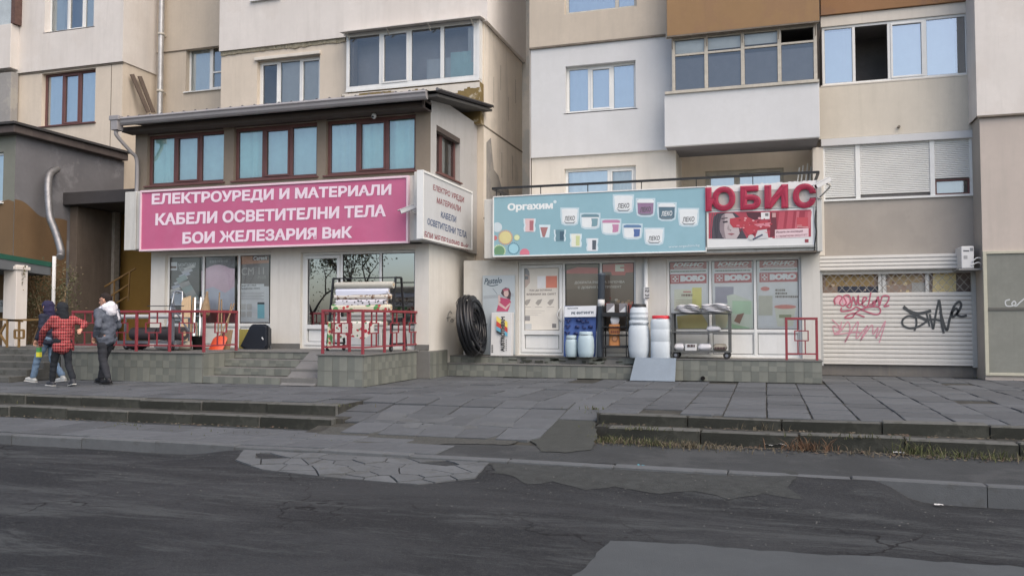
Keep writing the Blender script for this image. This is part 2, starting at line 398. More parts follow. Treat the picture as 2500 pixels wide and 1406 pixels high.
outl = [gz(*q, -.37) for q in ((575, 1120), (600, 1098), (900, 1098), (1080, 1102), (1165, 1110), (1195, 1135), (1160, 1160), (1020, 1166), (800, 1150), (640, 1135))]
cracked('concrete_piece', [(q.x, q.y) for q in outl], 58, road, m_conc, road_z, .016, .03, 1.6, 5)

# kerb
kerb = tag(thing('kerb', None, None, (0, 8.95, -.4)), kind='structure')
def stone(l, w_, h, ch=.012, two=False):
    b = MB(); a, c = l/2, w_/2
    b.add([(-a, -c, 0), (a, -c, 0), (a, c, 0), (-a, c, 0), (-a, -c, h-ch), (a, -c, h-ch), (a, c, h-ch), (-a, c, h-ch),
           (-a+ch, -c+ch, h), (a-ch, -c+ch, h), (a-ch, c-ch, h), (-a+ch, c-ch, h)],
          [(3, 2, 1, 0), (0, 1, 5, 4), (1, 2, 6, 5), (2, 3, 7, 6), (3, 0, 4, 7), (4, 5, 9, 8), (5, 6, 10, 9), (6, 7, 11, 10), (7, 4, 8, 11), (8, 9, 10, 11)])
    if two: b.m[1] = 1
    return b.mesh('stone', [m_conc, m_moss] if two else [m_conc])
ks = stone(1.19, .15, .32)
for k in range(18):
    x = -15.4+1.2*k
    piece('kerbstone', ks, kerb, (x, 8.95+rnd.uniform(-.012, .012), -.625+rnd.uniform(-.012, .006)), (rnd.uniform(-.02, .02), rnd.uniform(-.006, .006), rnd.uniform(-.008, .008)))
# lower footpath
def foot_z(x, y): return -.322+.012*nz3(x, y, 1.4)
lp = MB(); lp.grid(lambda u, v: (-20+32*u, 9.02+1.75*v, foot_z(-20+32*u, 9.02+1.75*v)), 160, 14)
path = tag(lp.build('footpath', mat('footpath', (.038, .042, .045), .95, .25, 1.5, .8, 70, patch=.6, pc=(.06, .064, .067), ps=1.3, pt=.52)), kind='structure')
sl = stone(.69, .64, .05, .008); sl.materials.clear(); sl.materials.append(m_slab)
sl5 = stone(.552, .552, .06, .007); sl5.materials.clear(); sl5.materials.append(m_slab)
cut = MB(); a = .276; cut.prism([(-a, -a, 0), (a*.55, -a, 0), (a, -a*.4, 0), (a, a, 0), (-a, a, 0)], (0, 0, .06)); slc = cut.mesh('slab_broken', [m_slab])
cut = MB(); cut.prism([(-a, -a, 0), (a, -a, 0), (a, a, 0), (-a*.5, a, 0), (-a*.6, a*.7, 0), (-a, a*.55, 0)], (0, 0, .06)); slc2 = cut.mesh('slab_broken', [m_slab])
for i in range(19):
    for j in range(2):
        x = -16+.7*i; y = 9.36+.66*j
        if x > -4.1+.6*j*-1: continue
        piece('slab', sl, path, (x+rnd.uniform(-.005, .005), y, -.352+rnd.uniform(-.006, .004)), (rnd.uniform(-.01, .01), rnd.uniform(-.008, .008), rnd.uniform(-.006, .006)))
# pavement in front of the shops, falling as a ramp in the middle
RL, RR = -6.215, -2.26
def ramp_lin(y): return -.31*min(1, max(0, (12.3-y)/2.35))
def pav_z(x, y): return ramp_lin(y) if RL < x < RR else 0.
pave = tag(thing('pavement', None, None, (0, 12.5, 0)), kind='structure')
fore = tag(thing('forecourt', None, None, (0, 16, 0)), kind='structure')
bed = MB(); bed.box(-20, RL, 11.2, 21.3, -.3, -.022); bed.box(RR, 12, 11.3, 21.3, -.3, -.022); bed.box(RL, RR, 12.25, 21.3, -.3, -.022)
bed.grid(lambda u, v: (RL+(RR-RL)*u, 9.3+3.0*v, ramp_lin(9.3+3.0*v)-.028+.008*nz3(4*u, 3*v, 2)), 40, 30)
bed.build('bed', m_dirt, pave)
PX, PY = .565, .575
for i in range(-29, 14):
    for j in range(0, 17):
        x = i*PX+.28; y = 11.64+j*PY
        if y > 14.0 and x < -7.5: continue
        if y > 17.6 and x < 1.35: continue
        if y > 20.3: continue
        par = pave if y < 14 else fore
        tilt = rnd.uniform(-.007, .007), rnd.uniform(-.006, .006)
        if rnd.random() < .025: continue
        me = sl5 if rnd.random() > .16 else rnd.choice((slc, slc2))
        z = pav_z(x, y)
        rx = math.atan((pav_z(x, y+.2)-pav_z(x, y-.2))/.4)
        o = piece('slab', me, par, (x, y, z-.06+rnd.uniform(-.012, .004)), (rx+tilt[0]*1.6, tilt[1]*1.6, rnd.uniform(-.016, .016)+(rnd.choice((0, math.pi)) if me is not sl5 else 0)), (rnd.uniform(.972, 1.), rnd.uniform(.965, 1.), 1))
for j in range(2):                       # ramp rows below the pavement line
    y = 11.64-PY*(j+1)
    for i in range(7):
        x = RL+PX*(i+.5)
        if x > -2.6 or (j == 1 and i in (0, 6)): continue
        rx = math.atan((pav_z(x, y+.2)-pav_z(x, y-.2))/.4)
        piece('slab', rnd.choice((sl5, sl5, slc)), pave, (x, y, pav_z(x, y)-.058), (rx, rnd.uniform(-.01, .01), rnd.uniform(-.01, .01)))
outl = [gz(*q, -.27) for q in ((905, 1048), (930, 1030), (1090, 1036), (1262, 1040), (1250, 1058), (1090, 1055))]
cracked('concrete_piece', [(q.x, q.y) for q in outl], 14, pave, m_conc, lambda x, y: pav_z(x, y)-.01, .02, .03, 1.5, 8)
# asphalt patches on the ramp's foot
def skin(name, px_pts, z, zf, m, parent, lift, n=10):
    """a thin skin laid over the uneven ground, outline given by photograph pixels at height z"""
    q = [gz(x, y, z) for x, y in px_pts]; o = sheet(name, [(p_.x, p_.y) for p_ in q], m, parent, 0, n)
    for v in o.data.vertices: v.co.z = zf(v.co.x, v.co.y)+lift
    org = ORG.get(parent.name, Vector()); o.location = -org; return o
def ramp_z(x, y): return max(foot_z(x, y), ramp_lin(y)-.02 if x < RR else foot_z(x, y)+max(0, ramp_lin(y)-.02-foot_z(x, y))*S(x, -1.9, RR))
skin('asphalt_patch', ((1290, 1062), (1318, 1040), (1390, 1022), (1445, 1030), (1462, 1060), (1440, 1082), (1380, 1088), (1320, 1086)), -.24, ramp_z, mat('asphalt_green', (.046, .05, .047), .95, .2, 6, .9, 60), pave, .008, 22)
skin('gravel_patch', ((770, 1056), (810, 1046), (900, 1050), (1000, 1060), (1090, 1058), (1260, 1060), (1290, 1070), (1240, 1078), (1100, 1076), (1000, 1083), (900, 1076), (820, 1070)), -.28, ramp_z, mat('gravel', (.068, .07, .066), 1, .35, 30, 1, 120), pave, .008, 22)

# two flights of worn kerb steps either side of the ramp
steps = tag(thing('kerb_steps', None, None, (-8, 11, -.15)), kind='structure')
st = stone(1.18, .2, .2, .015, True); st.materials[0] = m_step
for (x0, n, yu, yl) in ((-16.4, 9, 11.17, 10.68), (-1.62, 8, 11.36, 10.93)):
    for k in range(n):
        x = x0+1.2*k
        if x > RL-.3 and x < RR-.1: continue
        piece('step_stone', st, steps, (x, yu+rnd.uniform(-.015, .015), -.205+rnd.uniform(-.02, .006)), (rnd.uniform(-.02, .03), rnd.uniform(-.008, .008), rnd.uniform(-.01, .01)))
        piece('step_stone', st, steps, (x+.2, yl+rnd.uniform(-.015, .015), -.345+rnd.uniform(-.015, .006)), (rnd.uniform(-.02, .03), rnd.uniform(-.008, .008), rnd.uniform(-.01, .01)))
    b = MB(); b.box(x0-.6, x0+1.2*n-.3, yl+.05, yu-.02, -.5, -.165); b.box(x0-.6, x0+1.2*n-.6, yu-.02, yu+.4, -.5, -.045); b.build('soil_fill', m_dirt, steps)

# ------------------------------------------------------------------ terraces with tiled fronts
m_terr = mat('terrace_concrete', (.15, .15, .145), .9, .15, 3, .4, 60, patch=.4, pc=(.12, .12, .11), ps=3, pt=.55)
m_t1 = mat('tile_light', (.18, .188, .166), .55, .09, 6, .1, 60, rand=.1, streak=.35, sc=(.12, .12, .1))
m_t2 = mat('tile_dark', (.14, .15, .134), .55, .09, 6, .1, 60, rand=.1, streak=.35, sc=(.11, .11, .1))
TW = .332
def tile_mesh(w_, h, flip):
    b = MB(); t = .012; e = .003; h2 = h*.5; xm = w_*.47
    b.box(0, w_, 0, t, 0, h, 0)
    if flip: b.add([(xm, -.0004, e), (w_-e, -.0004, e), (w_-e, -.0004, h2), (xm, -.0004, h2)], [(0, 1, 2, 3)], 1); b.add([(e, -.0004, h2), (xm, -.0004, h2), (xm, -.0004, h-e), (e, -.0004, h-e)], [(0, 1, 2, 3)], 1)
    else: b.add([(e, -.0004, e), (xm, -.0004, e), (xm, -.0004, h-e), (e, -.0004, h-e)], [(0, 1, 2, 3)], 1)
    return b.mesh('tile', [m_t1, m_t2])
TM = {}
def tiles(parent, p0, d, length, z0, z1, rows=1, skip=()):
    """tile a vertical face: start point p0 (x, y), unit direction d, outward normal is to the right of d"""
    d = Vector((d[0], d[1], 0)); n = max(1, round(length/TW)); w_ = length/n; h = (z1-z0)/rows
    ang = math.atan2(d.y, d.x); nrm = Vector((d.y, -d.x, 0))
    for r in range(rows):
        for i in range(n):
            if (r, i) in skip: continue
            fl = rnd.random() < .45; k = (round(w_-.005, 3), round(h-.005, 3), fl)
            if k not in TM: TM[k] = tile_mesh(*k)
            piece('tile', TM[k], parent, Vector((p0[0], p0[1], z0+r*h))+d*(i*w_)+nrm*(.012+rnd.uniform(0, .003)), (0, 0, ang))
T1 = .62
t1 = tag(thing('shop_terrace', None, None, (-11, 15.5, 0)), kind='structure')
b = MB(); b.box(-14.7, -11.02, 14.2, 16.85, 0, T1-.03); b.box(-11.02, -8.36, 15.25, 16.85, 0, T1-.03); b.box(-8.36, -7.38, 14.2, 16.85, 0, T1-.03); b.box(-7.38, -7.06, 16.7, 17.76, 0, T1-.02)
b.box(-14.75, -11.0, 14.16, 16.85, T1-.03, T1); b.box(-11.0, -8.38, 15.22, 16.85, T1-.03, T1); b.box(-8.38, -7.34, 14.16, 16.85, T1-.03, T1)
for k in range(3): b.box(-11.02, -8.37, 14.2+.35*k, 15.26, .155*k, .155*(k+1)-.012)
b.build('platform', m_terr, t1, .008)
b = MB(); b.prism([(-9.16, 14.12, 0.002), (-9.16, 15.24, T1+.004), (-9.16, 15.24, .0)], (.76, 0, 0)); b.build('ramp', mat('ramp_concrete', (.16, .16, .16), .9, .12, 3, .4, 60), t1)
tiles(t1, (-14.6, 14.2), (1, 0), 3.58, 0, T1-.03, 2)
tiles(t1, (-11.02, 14.2), (0, 1), 1.03, 0, T1-.03, 2)
for k in range(4): tiles(t1, (-11.0, 14.2+.35*k), (1, 0), 1.8, .155*k, .155*(k+1)-.014)
tiles(t1, (-8.36, 14.2), (1, 0), .98, 0, T1-.03, 2)
tiles(t1, (-7.38, 14.2), (0, 1), 2.49, 0, T1-.03, 2)
tiles(t1, (-7.06, 16.71), (0, 1), 1.0, 0, T1-.04, 2)
T2 = .46
t2 = tag(thing('paint_shop_terrace', None, None, (-3, 18, 0)), kind='structure')
b = MB(); b.box(-7.18, -2.72, 17.77, 18.55, 0, .27); b.box(-7.18, -2.72, 18.1, 18.55, .27, T2-.02); b.box(-2.72, 1.08, 17.77, 18.55, 0, T2-.02)
b.box(-7.2, -2.74, 17.74, 18.1, .27, .295); b.box(-7.2, -2.72, 18.07, 18.55, T2-.02, T2); b.box(-2.72, 1.1, 17.74, 18.55, T2-.02, T2)
b.build('platform', m_terr, t2, .006)
tiles(t2, (-7.18, 17.77), (1, 0), 4.4, 0, .27)
tiles(t2, (-7.18, 18.1), (1, 0), 4.4, .296, T2-.02, 1, {(0, 5), (0, 6), (0, 8), (0, 9), (0, 11)})
tiles(t2, (-2.72, 17.77), (1, 0), 3.8, 0, T2-.02, 2)
b = MB(); q = at(1716, 925, 17.74); b.tube([(q.x, 17.70, .06), (q.x, 17.8, .06)], .045, 12); b.build('drain_hole', mat('black_hole', (.006, .006, .006), 1, 0), t2)
b = MB()
for k in range(26):                      # broken mortar along the step edge
    x = rnd.uniform(-5.6, -2.9); b.obox((x, 18.085, .295+rnd.uniform(0, .14)), (rnd.uniform(.02, .12), 0, rnd.uniform(-.01, .01)), (0, .01, 0), (0, 0, rnd.uniform(.006, .03)))
tag(b.build('broken_mortar', mat('mortar_dark', (.05, .055, .045), 1, .3), t2), kind='stuff')
# wide shallow steps at the far left, up to the stairwell
ls = tag(thing('entrance_steps', None, None, (-16, 14, 0)), kind='structure')
for k in range(5):
    b = MB(); b.box(-21, -14.78, 13.0+.42*k, 19.7 if k == 4 else 13.0+.42*(k+1)+.02, 0, .125*(k+1)); b.build('step', m_step, ls, .015)
b = MB(); b.box(-21, -14.9, 15.1, 19.7, .625, .66); b.build('landing', m_terr, ls)
for k in range(6):                      # flight behind, towards the yellow wall
    b = MB(); b.box(-15.9+.3*k, -14.0, 18.3, 19.75, .66+.16*k, .66+.16*(k+1)); b.build('step', m_terr, ls, .01)
# ================================================================== BUILDINGS: helpers
def front(Y): return lambda u, d, v: (u, Y+d, v)
def side(X): return lambda u, d, v: (X-d, u, v)       # a face turned to +X, u runs along Y
def mbox(mb, mp, u0, u1, d0, d1, v0, v1, mi=0):
    v = [mp(u, d, w_) for u in (u0, u1) for d in (d0, d1) for w_ in (v0, v1)]
    mb.add(v, [(0, 1, 3, 2), (4, 6, 7, 5), (0, 4, 5, 1), (2, 3, 7, 6), (0, 2, 6, 4), (1, 5, 7, 3)], mi)
def wall(par, name, mp, u0, u1, v0, v1, holes, m, depth=.22, d0=0., bottom=True):
    us = sorted({u0, u1}|{min(max(h[k], u0), u1) for h in holes for k in (0, 1)}); vs_ = sorted({v0, v1}|{min(max(h[k], v0), v1) for h in holes for k in (2, 3)})
    mb = MB()
    def solid(i, j):
        if not (0 <= i < len(us)-1 and 0 <= j < len(vs_)-1): return False
        cu = (us[i]+us[i+1])/2; cv = (vs_[j]+vs_[j+1])/2
        return not any(h[0] < cu < h[1] and h[2] < cv < h[3] for h in holes)
    for i in range(len(us)-1):
        for j in range(len(vs_)-1):
            if not solid(i, j): continue
            a, b, c, d = us[i], us[i+1], vs_[j], vs_[j+1]; e = d0+depth
            mb.add([mp(a, d0, c), mp(b, d0, c), mp(b, d0, d), mp(a, d0, d)], [(0, 1, 2, 3)])
            if not solid(i-1, j): mb.add([mp(a, d0, c), mp(a, d0, d), mp(a, e, d), mp(a, e, c)], [(0, 1, 2, 3)])
            if not solid(i+1, j): mb.add([mp(b, d0, d), mp(b, d0, c), mp(b, e, c), mp(b, e, d)], [(0, 1, 2, 3)])
            if not solid(i, j-1): mb.add([mp(b, d0, c), mp(a, d0, c), mp(a, e, c), mp(b, e, c)], [(0, 1, 2, 3)])
            if not solid(i, j+1): mb.add([mp(a, d0, d), mp(b, d0, d), mp(b, e, d), mp(a, e, d)], [(0, 1, 2, 3)])
    bm_ = mb.build(name, m, par, fix=False); return bm_
m_pvc = mat('white_frame', (.74, .75, .74), .45, .05, 3, streak=.15)
m_pvcd = mat('dirty_frame', (.52, .5, .45), .6, .18, 5, streak=.5, sc=(.22, .2, .17))
m_brn = mat('brown_frame', (.135, .062, .058), .5, .12, 4)
m_gasket = mat('gasket', (.03, .03, .03), .7, 0)
m_room = mat('room', (.2, .19, .185), 1, .2, 2)
m_rooml = mat('room_pale', (.6, .58, .56), 1, .1, 2)
m_cur = mat('curtain_white', (.72, .74, .72), .9, .05, 4)
m_curt = mat('curtain_teal', (.62, .84, .81), .9, .08, 4)
m_curg = mat('blind_grey', (.3, .29, .29), .9, .08, 4)
g_dark = glass('glass_dark', .13, (.8, .8, .8)); g_mid = glass('glass_mid', .27, (.9, .93, .93)); g_blue = glass('glass_coated', .44, (.85, .92, .95)); g_teal = glass('glass_teal', .22, (.9, .98, .97))
g_shop = glass('glass_shop', .07, (.97, .98, .97)); g_mirr = glass('glass_reflective', .5, (.3, .33, .33))
def window(par, mp, r, splits, fm, gm, fw=.06, st=.1, cur=None, sill=None, sash=(), room=m_room, tr=None, depth=.9, label=None):
    u0, u1, v0, v1 = r; mb = MB(); a, b = st, st+.07
    mbox(mb, mp, u0, u1, a, b, v0, v0+fw); mbox(mb, mp, u0, u1, a, b, v1-fw, v1)
    mbox(mb, mp, u0, u0+fw, a, b, v0+fw, v1-fw); mbox(mb, mp, u1-fw, u1, a, b, v0+fw, v1-fw)
    xs = [u0]+[u0+(u1-u0)*s for s in splits]+[u1]
    for x in xs[1:-1]: mbox(mb, mp, x-fw*.55, x+fw*.55, a-.004, b, v0+fw, v1-fw)
    lights = []
    for i in range(len(xs)-1):
        c0 = xs[i]+(fw if i == 0 else fw*.55); c1 = xs[i+1]-(fw if i == len(xs)-2 else fw*.55)
        e0, e1 = v0+fw, v1-fw
        if i in sash:
            k = .045; mbox(mb, mp, c0, c1, a-.02, b-.01, e0, e0+k); mbox(mb, mp, c0, c1, a-.02, b-.01, e1-k, e1)
            mbox(mb, mp, c0, c0+k, a-.02, b-.01, e0+k, e1-k); mbox(mb, mp, c1-k, c1, a-.02, b-.01, e0+k, e1-k)
            c0 += k; c1 -= k; e0 += k; e1 -= k
        if tr and i in tr:
            z = e0+(e1-e0)*tr[i]; mbox(mb, mp, c0, c1, a, b, z-.025, z+.025); lights += [(c0, c1, e0, z-.025), (c0, c1, z+.025, e1)]
        else: lights.append((c0, c1, e0, e1))
    w_ = mb.build('window', fm, par, .006)
    if label: w_['label'] = label
    gms = gm if isinstance(gm, (list, tuple)) else [gm]*len(lights)
    for k, (c0, c1, e0, e1) in enumerate(lights):
        if gms[k] is not None:
            q = MB(); q.add([mp(c0, a+.03, e0), mp(c1, a+.03, e0), mp(c1, a+.03, e1), mp(c0, a+.03, e1)], [(0, 1, 2, 3)])
            q.build('pane', gms[k], w_, fix=False)
        q = MB(); t = .006; d_ = a+.026
        mbox(q, mp, c0, c1, d_, d_+.004, e0, e0+t*1.5); mbox(q, mp, c0, c1, d_, d_+.004, e1-t*1.5, e1); mbox(q, mp, c0, c0+t, d_, d_+.004, e0, e1); mbox(q, mp, c1-t, c1, d_, d_+.004, e0, e1)
        q.build('gasket', m_gasket, w_)
    if sill:
        q = MB(); mbox(q, mp, u0-.05, u1+.05, -.06, a+.01, v0-.035, v0-.002); q.build('sill', sill, w_, .005)
    q = MB(); e = a+.075; f = a+depth                 # the room behind, closed on five sides
    P = [mp(u0, e, v0), mp(u1, e, v0), mp(u1, e, v1), mp(u0, e, v1), mp(u0, f, v0), mp(u1, f, v0), mp(u1, f, v1), mp(u0, f, v1)]
    q.add(P, [(4, 5, 6, 7), (0, 4, 7, 3), (1, 2, 6, 5), (3, 7, 6, 2), (0, 1, 5, 4)]); q.build('room', room, w_, fix=False)
    if cur:
        for (f0, f1, g0, g1, cm, amp) in cur:
            q = MB(); U0 = u0+(u1-u0)*f0; U1 = u0+(u1-u0)*f1; V0 = v0+(v1-v0)*g0; V1 = v0+(v1-v0)*g1; s_ = rnd.uniform(0, 9)
            q.grid(lambda i, j: mp(U0+(U1-U0)*i, a+.085+amp*math.sin(i*(U1-U0)*26+s_+2*math.sin(i*7+s_))*(.6+.4*j), V0+(V1-V0)*j), max(8, int((U1-U0)*40)), 2)
            q.build('curtain', cm, w_, fix=False)
    return w_

# ================================================================== APARTMENT BLOCK
m_beige = mat('plaster_beige', sr(206, 195, 180), .95, .07, 1.2, .25, 120, streak=.28, sc=(.34, .3, .25))
m_beiged = mat('plaster_beige_dark', sr(194, 183, 168), .95, .07, 1.2, .25, 120, streak=.3, sc=(.3, .27, .23))
m_white = mat('plaster_white', sr(214, 209, 204), .95, .06, 1.0, .2, 120, streak=.32, patch=.25, pc=sr(200, 192, 184), ps=.6, pt=.5, sc=(.42, .4, .37))
m_white2 = mat('plaster_fresh_white', sr(206, 207, 208), .9, .05, 1.0, .15, 120, streak=.22, patch=.2, pc=sr(196, 198, 198), ps=.7, pt=.5, sc=(.5, .5, .48))
m_cream = mat('plaster_cream', sr(212, 206, 196), .95, .06, 1.2, .2, 120, streak=.3, sc=(.36, .33, .28))
m_greyp = mat('plaster_grey', sr(150, 148, 146), .95, .12, 1.5, .35, 90, patch=.6, pc=sr(172, 168, 160), ps=1.2, pt=.5, streak=.4)
m_taupe = mat('plaster_taupe', sr(160, 154, 147), .95, .07, .8, .3, 120, patch=.3, pc=sr(176, 168, 160), ps=.9, pt=.5, streak=.3, sc=(.3, .27, .25))
m_ochre = mat('panel_ochre', sr(150, 120, 86), .8, .1, .8, .1, 80, patch=.45, pc=sr(138, 108, 84), ps=.7, pt=.5, streak=.3, sc=(.22, .14, .08))
m_olive = mat('parapet_olive', sr(128, 110, 72), .95, .2, 2, .3, 60, patch=.8, pc=sr(196, 188, 170), ps=1.6, pt=.56)
m_seam = mat('seam_dark', sr(120, 112, 102), 1, .25, 6)
bl = thing('apartment_block', 'tall pale panel apartment block with many windows behind both shops', 'building', (-6, 21, 0))
TOP = 24.
YA, YR, YS, YC, YD, YE, YF = 19.8, 21.2, 23.3, 20.0, 19.4, 20.6, 19.85
XA = at(300, 145, YA).x; XB0 = at(540, 160, YA).x; XB1 = at(1181, 200, YA).x; XC0 = at(1298, 250, YC).x; XC1 = at(1650, 420, YC).x
ZL = 9.05                                  # floor line of the left sections
mpA = front(YA)
wA1 = RC(103, 181, 231, 300, YA); wA1 = (wA1[0], wA1[1], wA1[2]+.02, wA1[3])
wA2 = RC(116, -90, 232, 66, YA)
# section A
wall(bl, 'wall', mpA, -27, XA, .0, ZL, [wA1], m_beige)
wall(bl, 'wall_panel', mpA, -27, XA+.04, ZL, TOP, [wA2], m_white, .3, -.06)
wall(bl, 'side_wall', side(XA+.003), YA+.002, YR, 0, ZL, [], m_beige, .02); wall(bl, 'side_wall', side(XA+.043), YA-.058, YR, ZL+.001, TOP, [], m_white, .04)
window(bl, mpA, wA1, (.34, .66), m_brn, [g_blue, g_blue, g_blue], .07, .14, [(.0, 1, 0, 1, m_cur, .02)], m_brn, (1,))
window(bl, mpA, wA2, (.38, .72), m_pvc, g_mid, .06, .14, [(.0, .3, 0, 1, m_cur, .02), (.7, 1, 0, 1, m_cur, .02)], m_pvc, (1,), m_rooml)
b = MB(); mbox(b, mpA, -27, XA+.05, -.03, 0, ZL-.05, ZL+.0); mbox(b, mpA, XA-.42, XA-.40, -.006, 0, 4, ZL-.05); b.build('joint_line', m_seam, bl)
# balcony at the far left edge
bx = at(26, 110, 19.45).x; zb0 = at(26, 165, 19.45).z; zb1 = at(26, 58, 19.45).z
b = MB(); b.box(-27, bx, 19.45, 19.76, zb0, zb1); b.build('balcony_parapet', m_white, bl, .01)
b = MB(); b.box(-27, bx-.04, 19.5, 19.76, zb1+.003, zb1+1.7); b.build('balcony_glazing', mat('old_glazing', (.45, .5, .52), .3, .2, 2), bl)
b = MB(); b.box(bx-.05, bx+.1, 19.48, 19.74, zb1+.004, zb1+1.8); b.build('balcony_post', mat('brown_old', (.12, .07, .06), .8, .3, 8), bl)
b = MB(); b.box(-27, bx, 19.5, 19.76, 4, zb0-.12); b.build('pilaster', m_greyp, bl, .01)
# recess between A and B
wR = RC(455, 86, 560, 215, YR)
wall(bl, 'wall', front(YR), XA, XB0+1.5, 0, 9.75, [wR], m_beiged); wall(bl, 'wall_panel', front(YR), XA, XB0+1.5, 9.75, TOP, [], m_beiged, .2, -.03)
window(bl, front(YR), wR, (.5,), m_pvc, g_mid, .07, .16, [(0, .5, 0, 1, m_cur, .01), (.5, 1, 0, 1, m_curg, .01)], m_pvc, (1,), tr={1: .3})
b = MB(); mbox(b, front(YR), XA, XB0+1.2, -.036, -.02, 9.735, 9.755); b.build('joint_line', m_seam, bl)
# drainpipe
dp = MB(); q0 = at(390, 120, 20.9); zs = 2.9; pts = []
dp.tube([(q0.x, 20.95, 5.5+.16*k) for k in range(70)], [.085+.008*(k % 2) for k in range(70)], 12)
d_ = dp.build('drainpipe', mat('galvanised', (.5, .5, .5), .45, .2, 4, .1, 50, metal=.6, streak=.4), bl)
for z in (6.9, 8.4, 10.2): b = MB(); b.cyl((q0.x, 20.95, z), (q0.x, 20.95, z+.07), .105, n=12); b.box(q0.x-.02, q0.x+.02, 20.95, 21.2, z+.02, z+.05); b.build('clamp', m_pvcd, d_)
# section B
wB1 = RC(628, 152, 780, 250, YA); wB1 = (wB1[0], wB1[1], wB1[2], at(700, 142, YA).z)
gB = RC(845, 82, 1165, 190, YA-.25); gB = (gB[0], at(1163, 120, YA-.25).x, at(1005, 206, YA-.25).z, at(1005, 66, YA-.25).z)
wall(bl, 'wall', mpA, XB0, XB1, 0, ZL-.05, [wB1, (gB[0]+.1, gB[1]-.05, gB[2], gB[3])], m_beige)
zb = at(618, 5, YA).z
wall(bl, 'wall_panel', mpA, XB0-.02, XB1+.12, ZL-.05, TOP, [], m_white, .3, -.08)
b = MB(); mbox(b, mpA, at(618, 5, YA).x, at(690, 5, YA).x, -.16, -.08, zb-.05, zb); b.build('sill', m_pvc, bl)
m_rough = mat('rough_mortar', sr(150, 143, 125), 1, .25, 8, .8, 50)
b = MB(); n = 60
for k in range(n):
    x0 = XB0+(gB[0]-XB0-.15)*k/n; x1 = XB0+(gB[0]-XB0-.15)*(k+1)/n; h = .1+.07*abs(nz3(x0, 0, 3))
    mbox(b, mpA, x0, x1, -.02-.02*rnd.random(), 0, ZL-.05-h, ZL-.05)
b.build('mortar_seam', m_rough, bl)
window(bl, mpA, wB1, (.32, .66), m_pvc, [g_dark]*3, .06, .14, [(.34, 1, 0, 1, m_cur, .004)], m_pvc, (0, 2), m_rooml)
b = MB(); x0, x1 = wB1[0]-.06, wB1[1]+.03; mbox(b, mpA, x0, x1, -.07, .05, wB1[3]+.0, wB1[3]+.09); b.build('shutter_box', m_cream, bl, .01)
mpB = front(YA-.25)
window(bl, mpB, gB, (.275, .5, .745), m_pvc, [g_dark]*4, .09, .02, [(.62, .8, 0, .42, m_cur, .01), (.8, 1, 0, .5, m_curt, .01), (.93, 1, .3, .9, m_cur, .01)], None, (1,), m_rooml, depth=.6, label='wide white balcony glazing with four dark panes')
b = MB(); mbox(b, mpB, gB[0], gB[1]+.07, .0, .25, gB[2]-.06, gB[2]); mbox(b, mpB, gB[1], gB[1]+.08, 0.01, .25, gB[2], gB[3]); mbox(b, mpB, gB[0]-.1, gB[1]+.08, 0.01, .25, gB[3], ZL-.05); b.build('balcony_frame', m_pvc, bl)
q0 = at(828, 77, YA-.5); q1 = at(1172, 42, YA-.5); b = MB()
b.prism([(q0.x, YA-.5, q0.z-.01), (q0.x, YA-.06, q0.z+.05), (q0.x, YA-.06, q0.z+.03), (q0.x, YA-.5, q0.z-.03)], (q1.x-q0.x, 0, 0)); ca = b.build('rain_canopy', m_white, bl)
for k in range(4):
    x = gB[0]+.12+(gB[1]-gB[0]-.2)*k/3; b = MB(); b.bar((x, YA-.27, gB[3]-.18), (x, YA-.48, q0.z-.03), .02, .03); b.build('bracket', m_pvcd, ca)
pz0 = 6.3; pz1 = gB[2]-.06
b = MB(); b.box(gB[0]-.12, gB[1]+.12, YA-.27, YA-.01, pz0, pz1-.05); b.build('balcony_parapet', m_olive, bl, .006)
b = MB(); n = 46                          # flaking white paint under the sill
for k in range(n):
    x0 = gB[0]-.1+(gB[1]-gB[0]+.2)*k/n; x1 = x0+(gB[1]-gB[0]+.2)/n; h = max(.02, .07+.18*nz3(x0, 2, 1.6)+.12*nz3(x0, 5, 5)+(.12 if x1 > gB[1]-.9 else 0))
    b.box(x0, x1, YA-.274, YA-.268, pz1-.05-h, pz1-.05)
b.build('flaking_paint', m_cream, bl)
# right return of B, the slot, section C
wall(bl, 'side_wall', side(XB1+.003), YA+.002, YS, 0, ZL-.05, [], mat('plaster_side', sr(228, 220, 208), .95, .07, 1.2, .25, 120, streak=.4, sc=(.3, .28, .25), patch=.5, pc=sr(206, 200, 190), ps=.9, pt=.6), .02)
wall(bl, 'side_wall', side(XB1+.123), YA-.078, YS, ZL-.049, TOP, [], mat('plaster_side_white', sr(228, 224, 220), .95, .05, 1, .2, 120, streak=.2, sc=(.5, .48, .45)), .1)
b = MB()
for z in (6.3, 3.9): mbox(b, side(XB1), YA, YS, -.012, 0, z-.02, z+.02)
for y, z in ((20.6, 7.1), (21.2, 7.6), (21.9, 6.9), (21.3, 5.2), (22.3, 5.3), (22.6, 7.6)): mbox(b, side(XB1), y, y+.02, -.004, 0, z, z+.7)
b.build('joint_line', m_seam, bl)
b = MB(); pts = [(20.0, 4.2), (20.0, 5.9), (20.35, 6.1), (20.6, 5.3), (21.0, 5.2), (21.3, 4.9), (21.9, 5.0), (22.1, 4.4), (21.6, 3.9), (21.1, 4.2), (20.6, 3.9)]
b.poly([(XB1+.009, y, z) for y, z in pts]); b.build('bare_patch', m_greyp, bl)
wall(bl, 'wall', front(YS), XB1-.2, XC0+.6, 0, TOP, [], mat('plaster_slot', sr(226, 222, 214), .95, .1, .9, .2, 90, patch=.6, pc=sr(200, 203, 200), ps=.8, pt=.5), .02)
b = MB(); b.box(XC0-.42, XC0-.05, 23.0, 23.28, 2, 7.3); b.build('pilaster', m_beiged, bl, .01)
mpC = front(YC); ZC2 = 8.21; ZC1 = 5.41
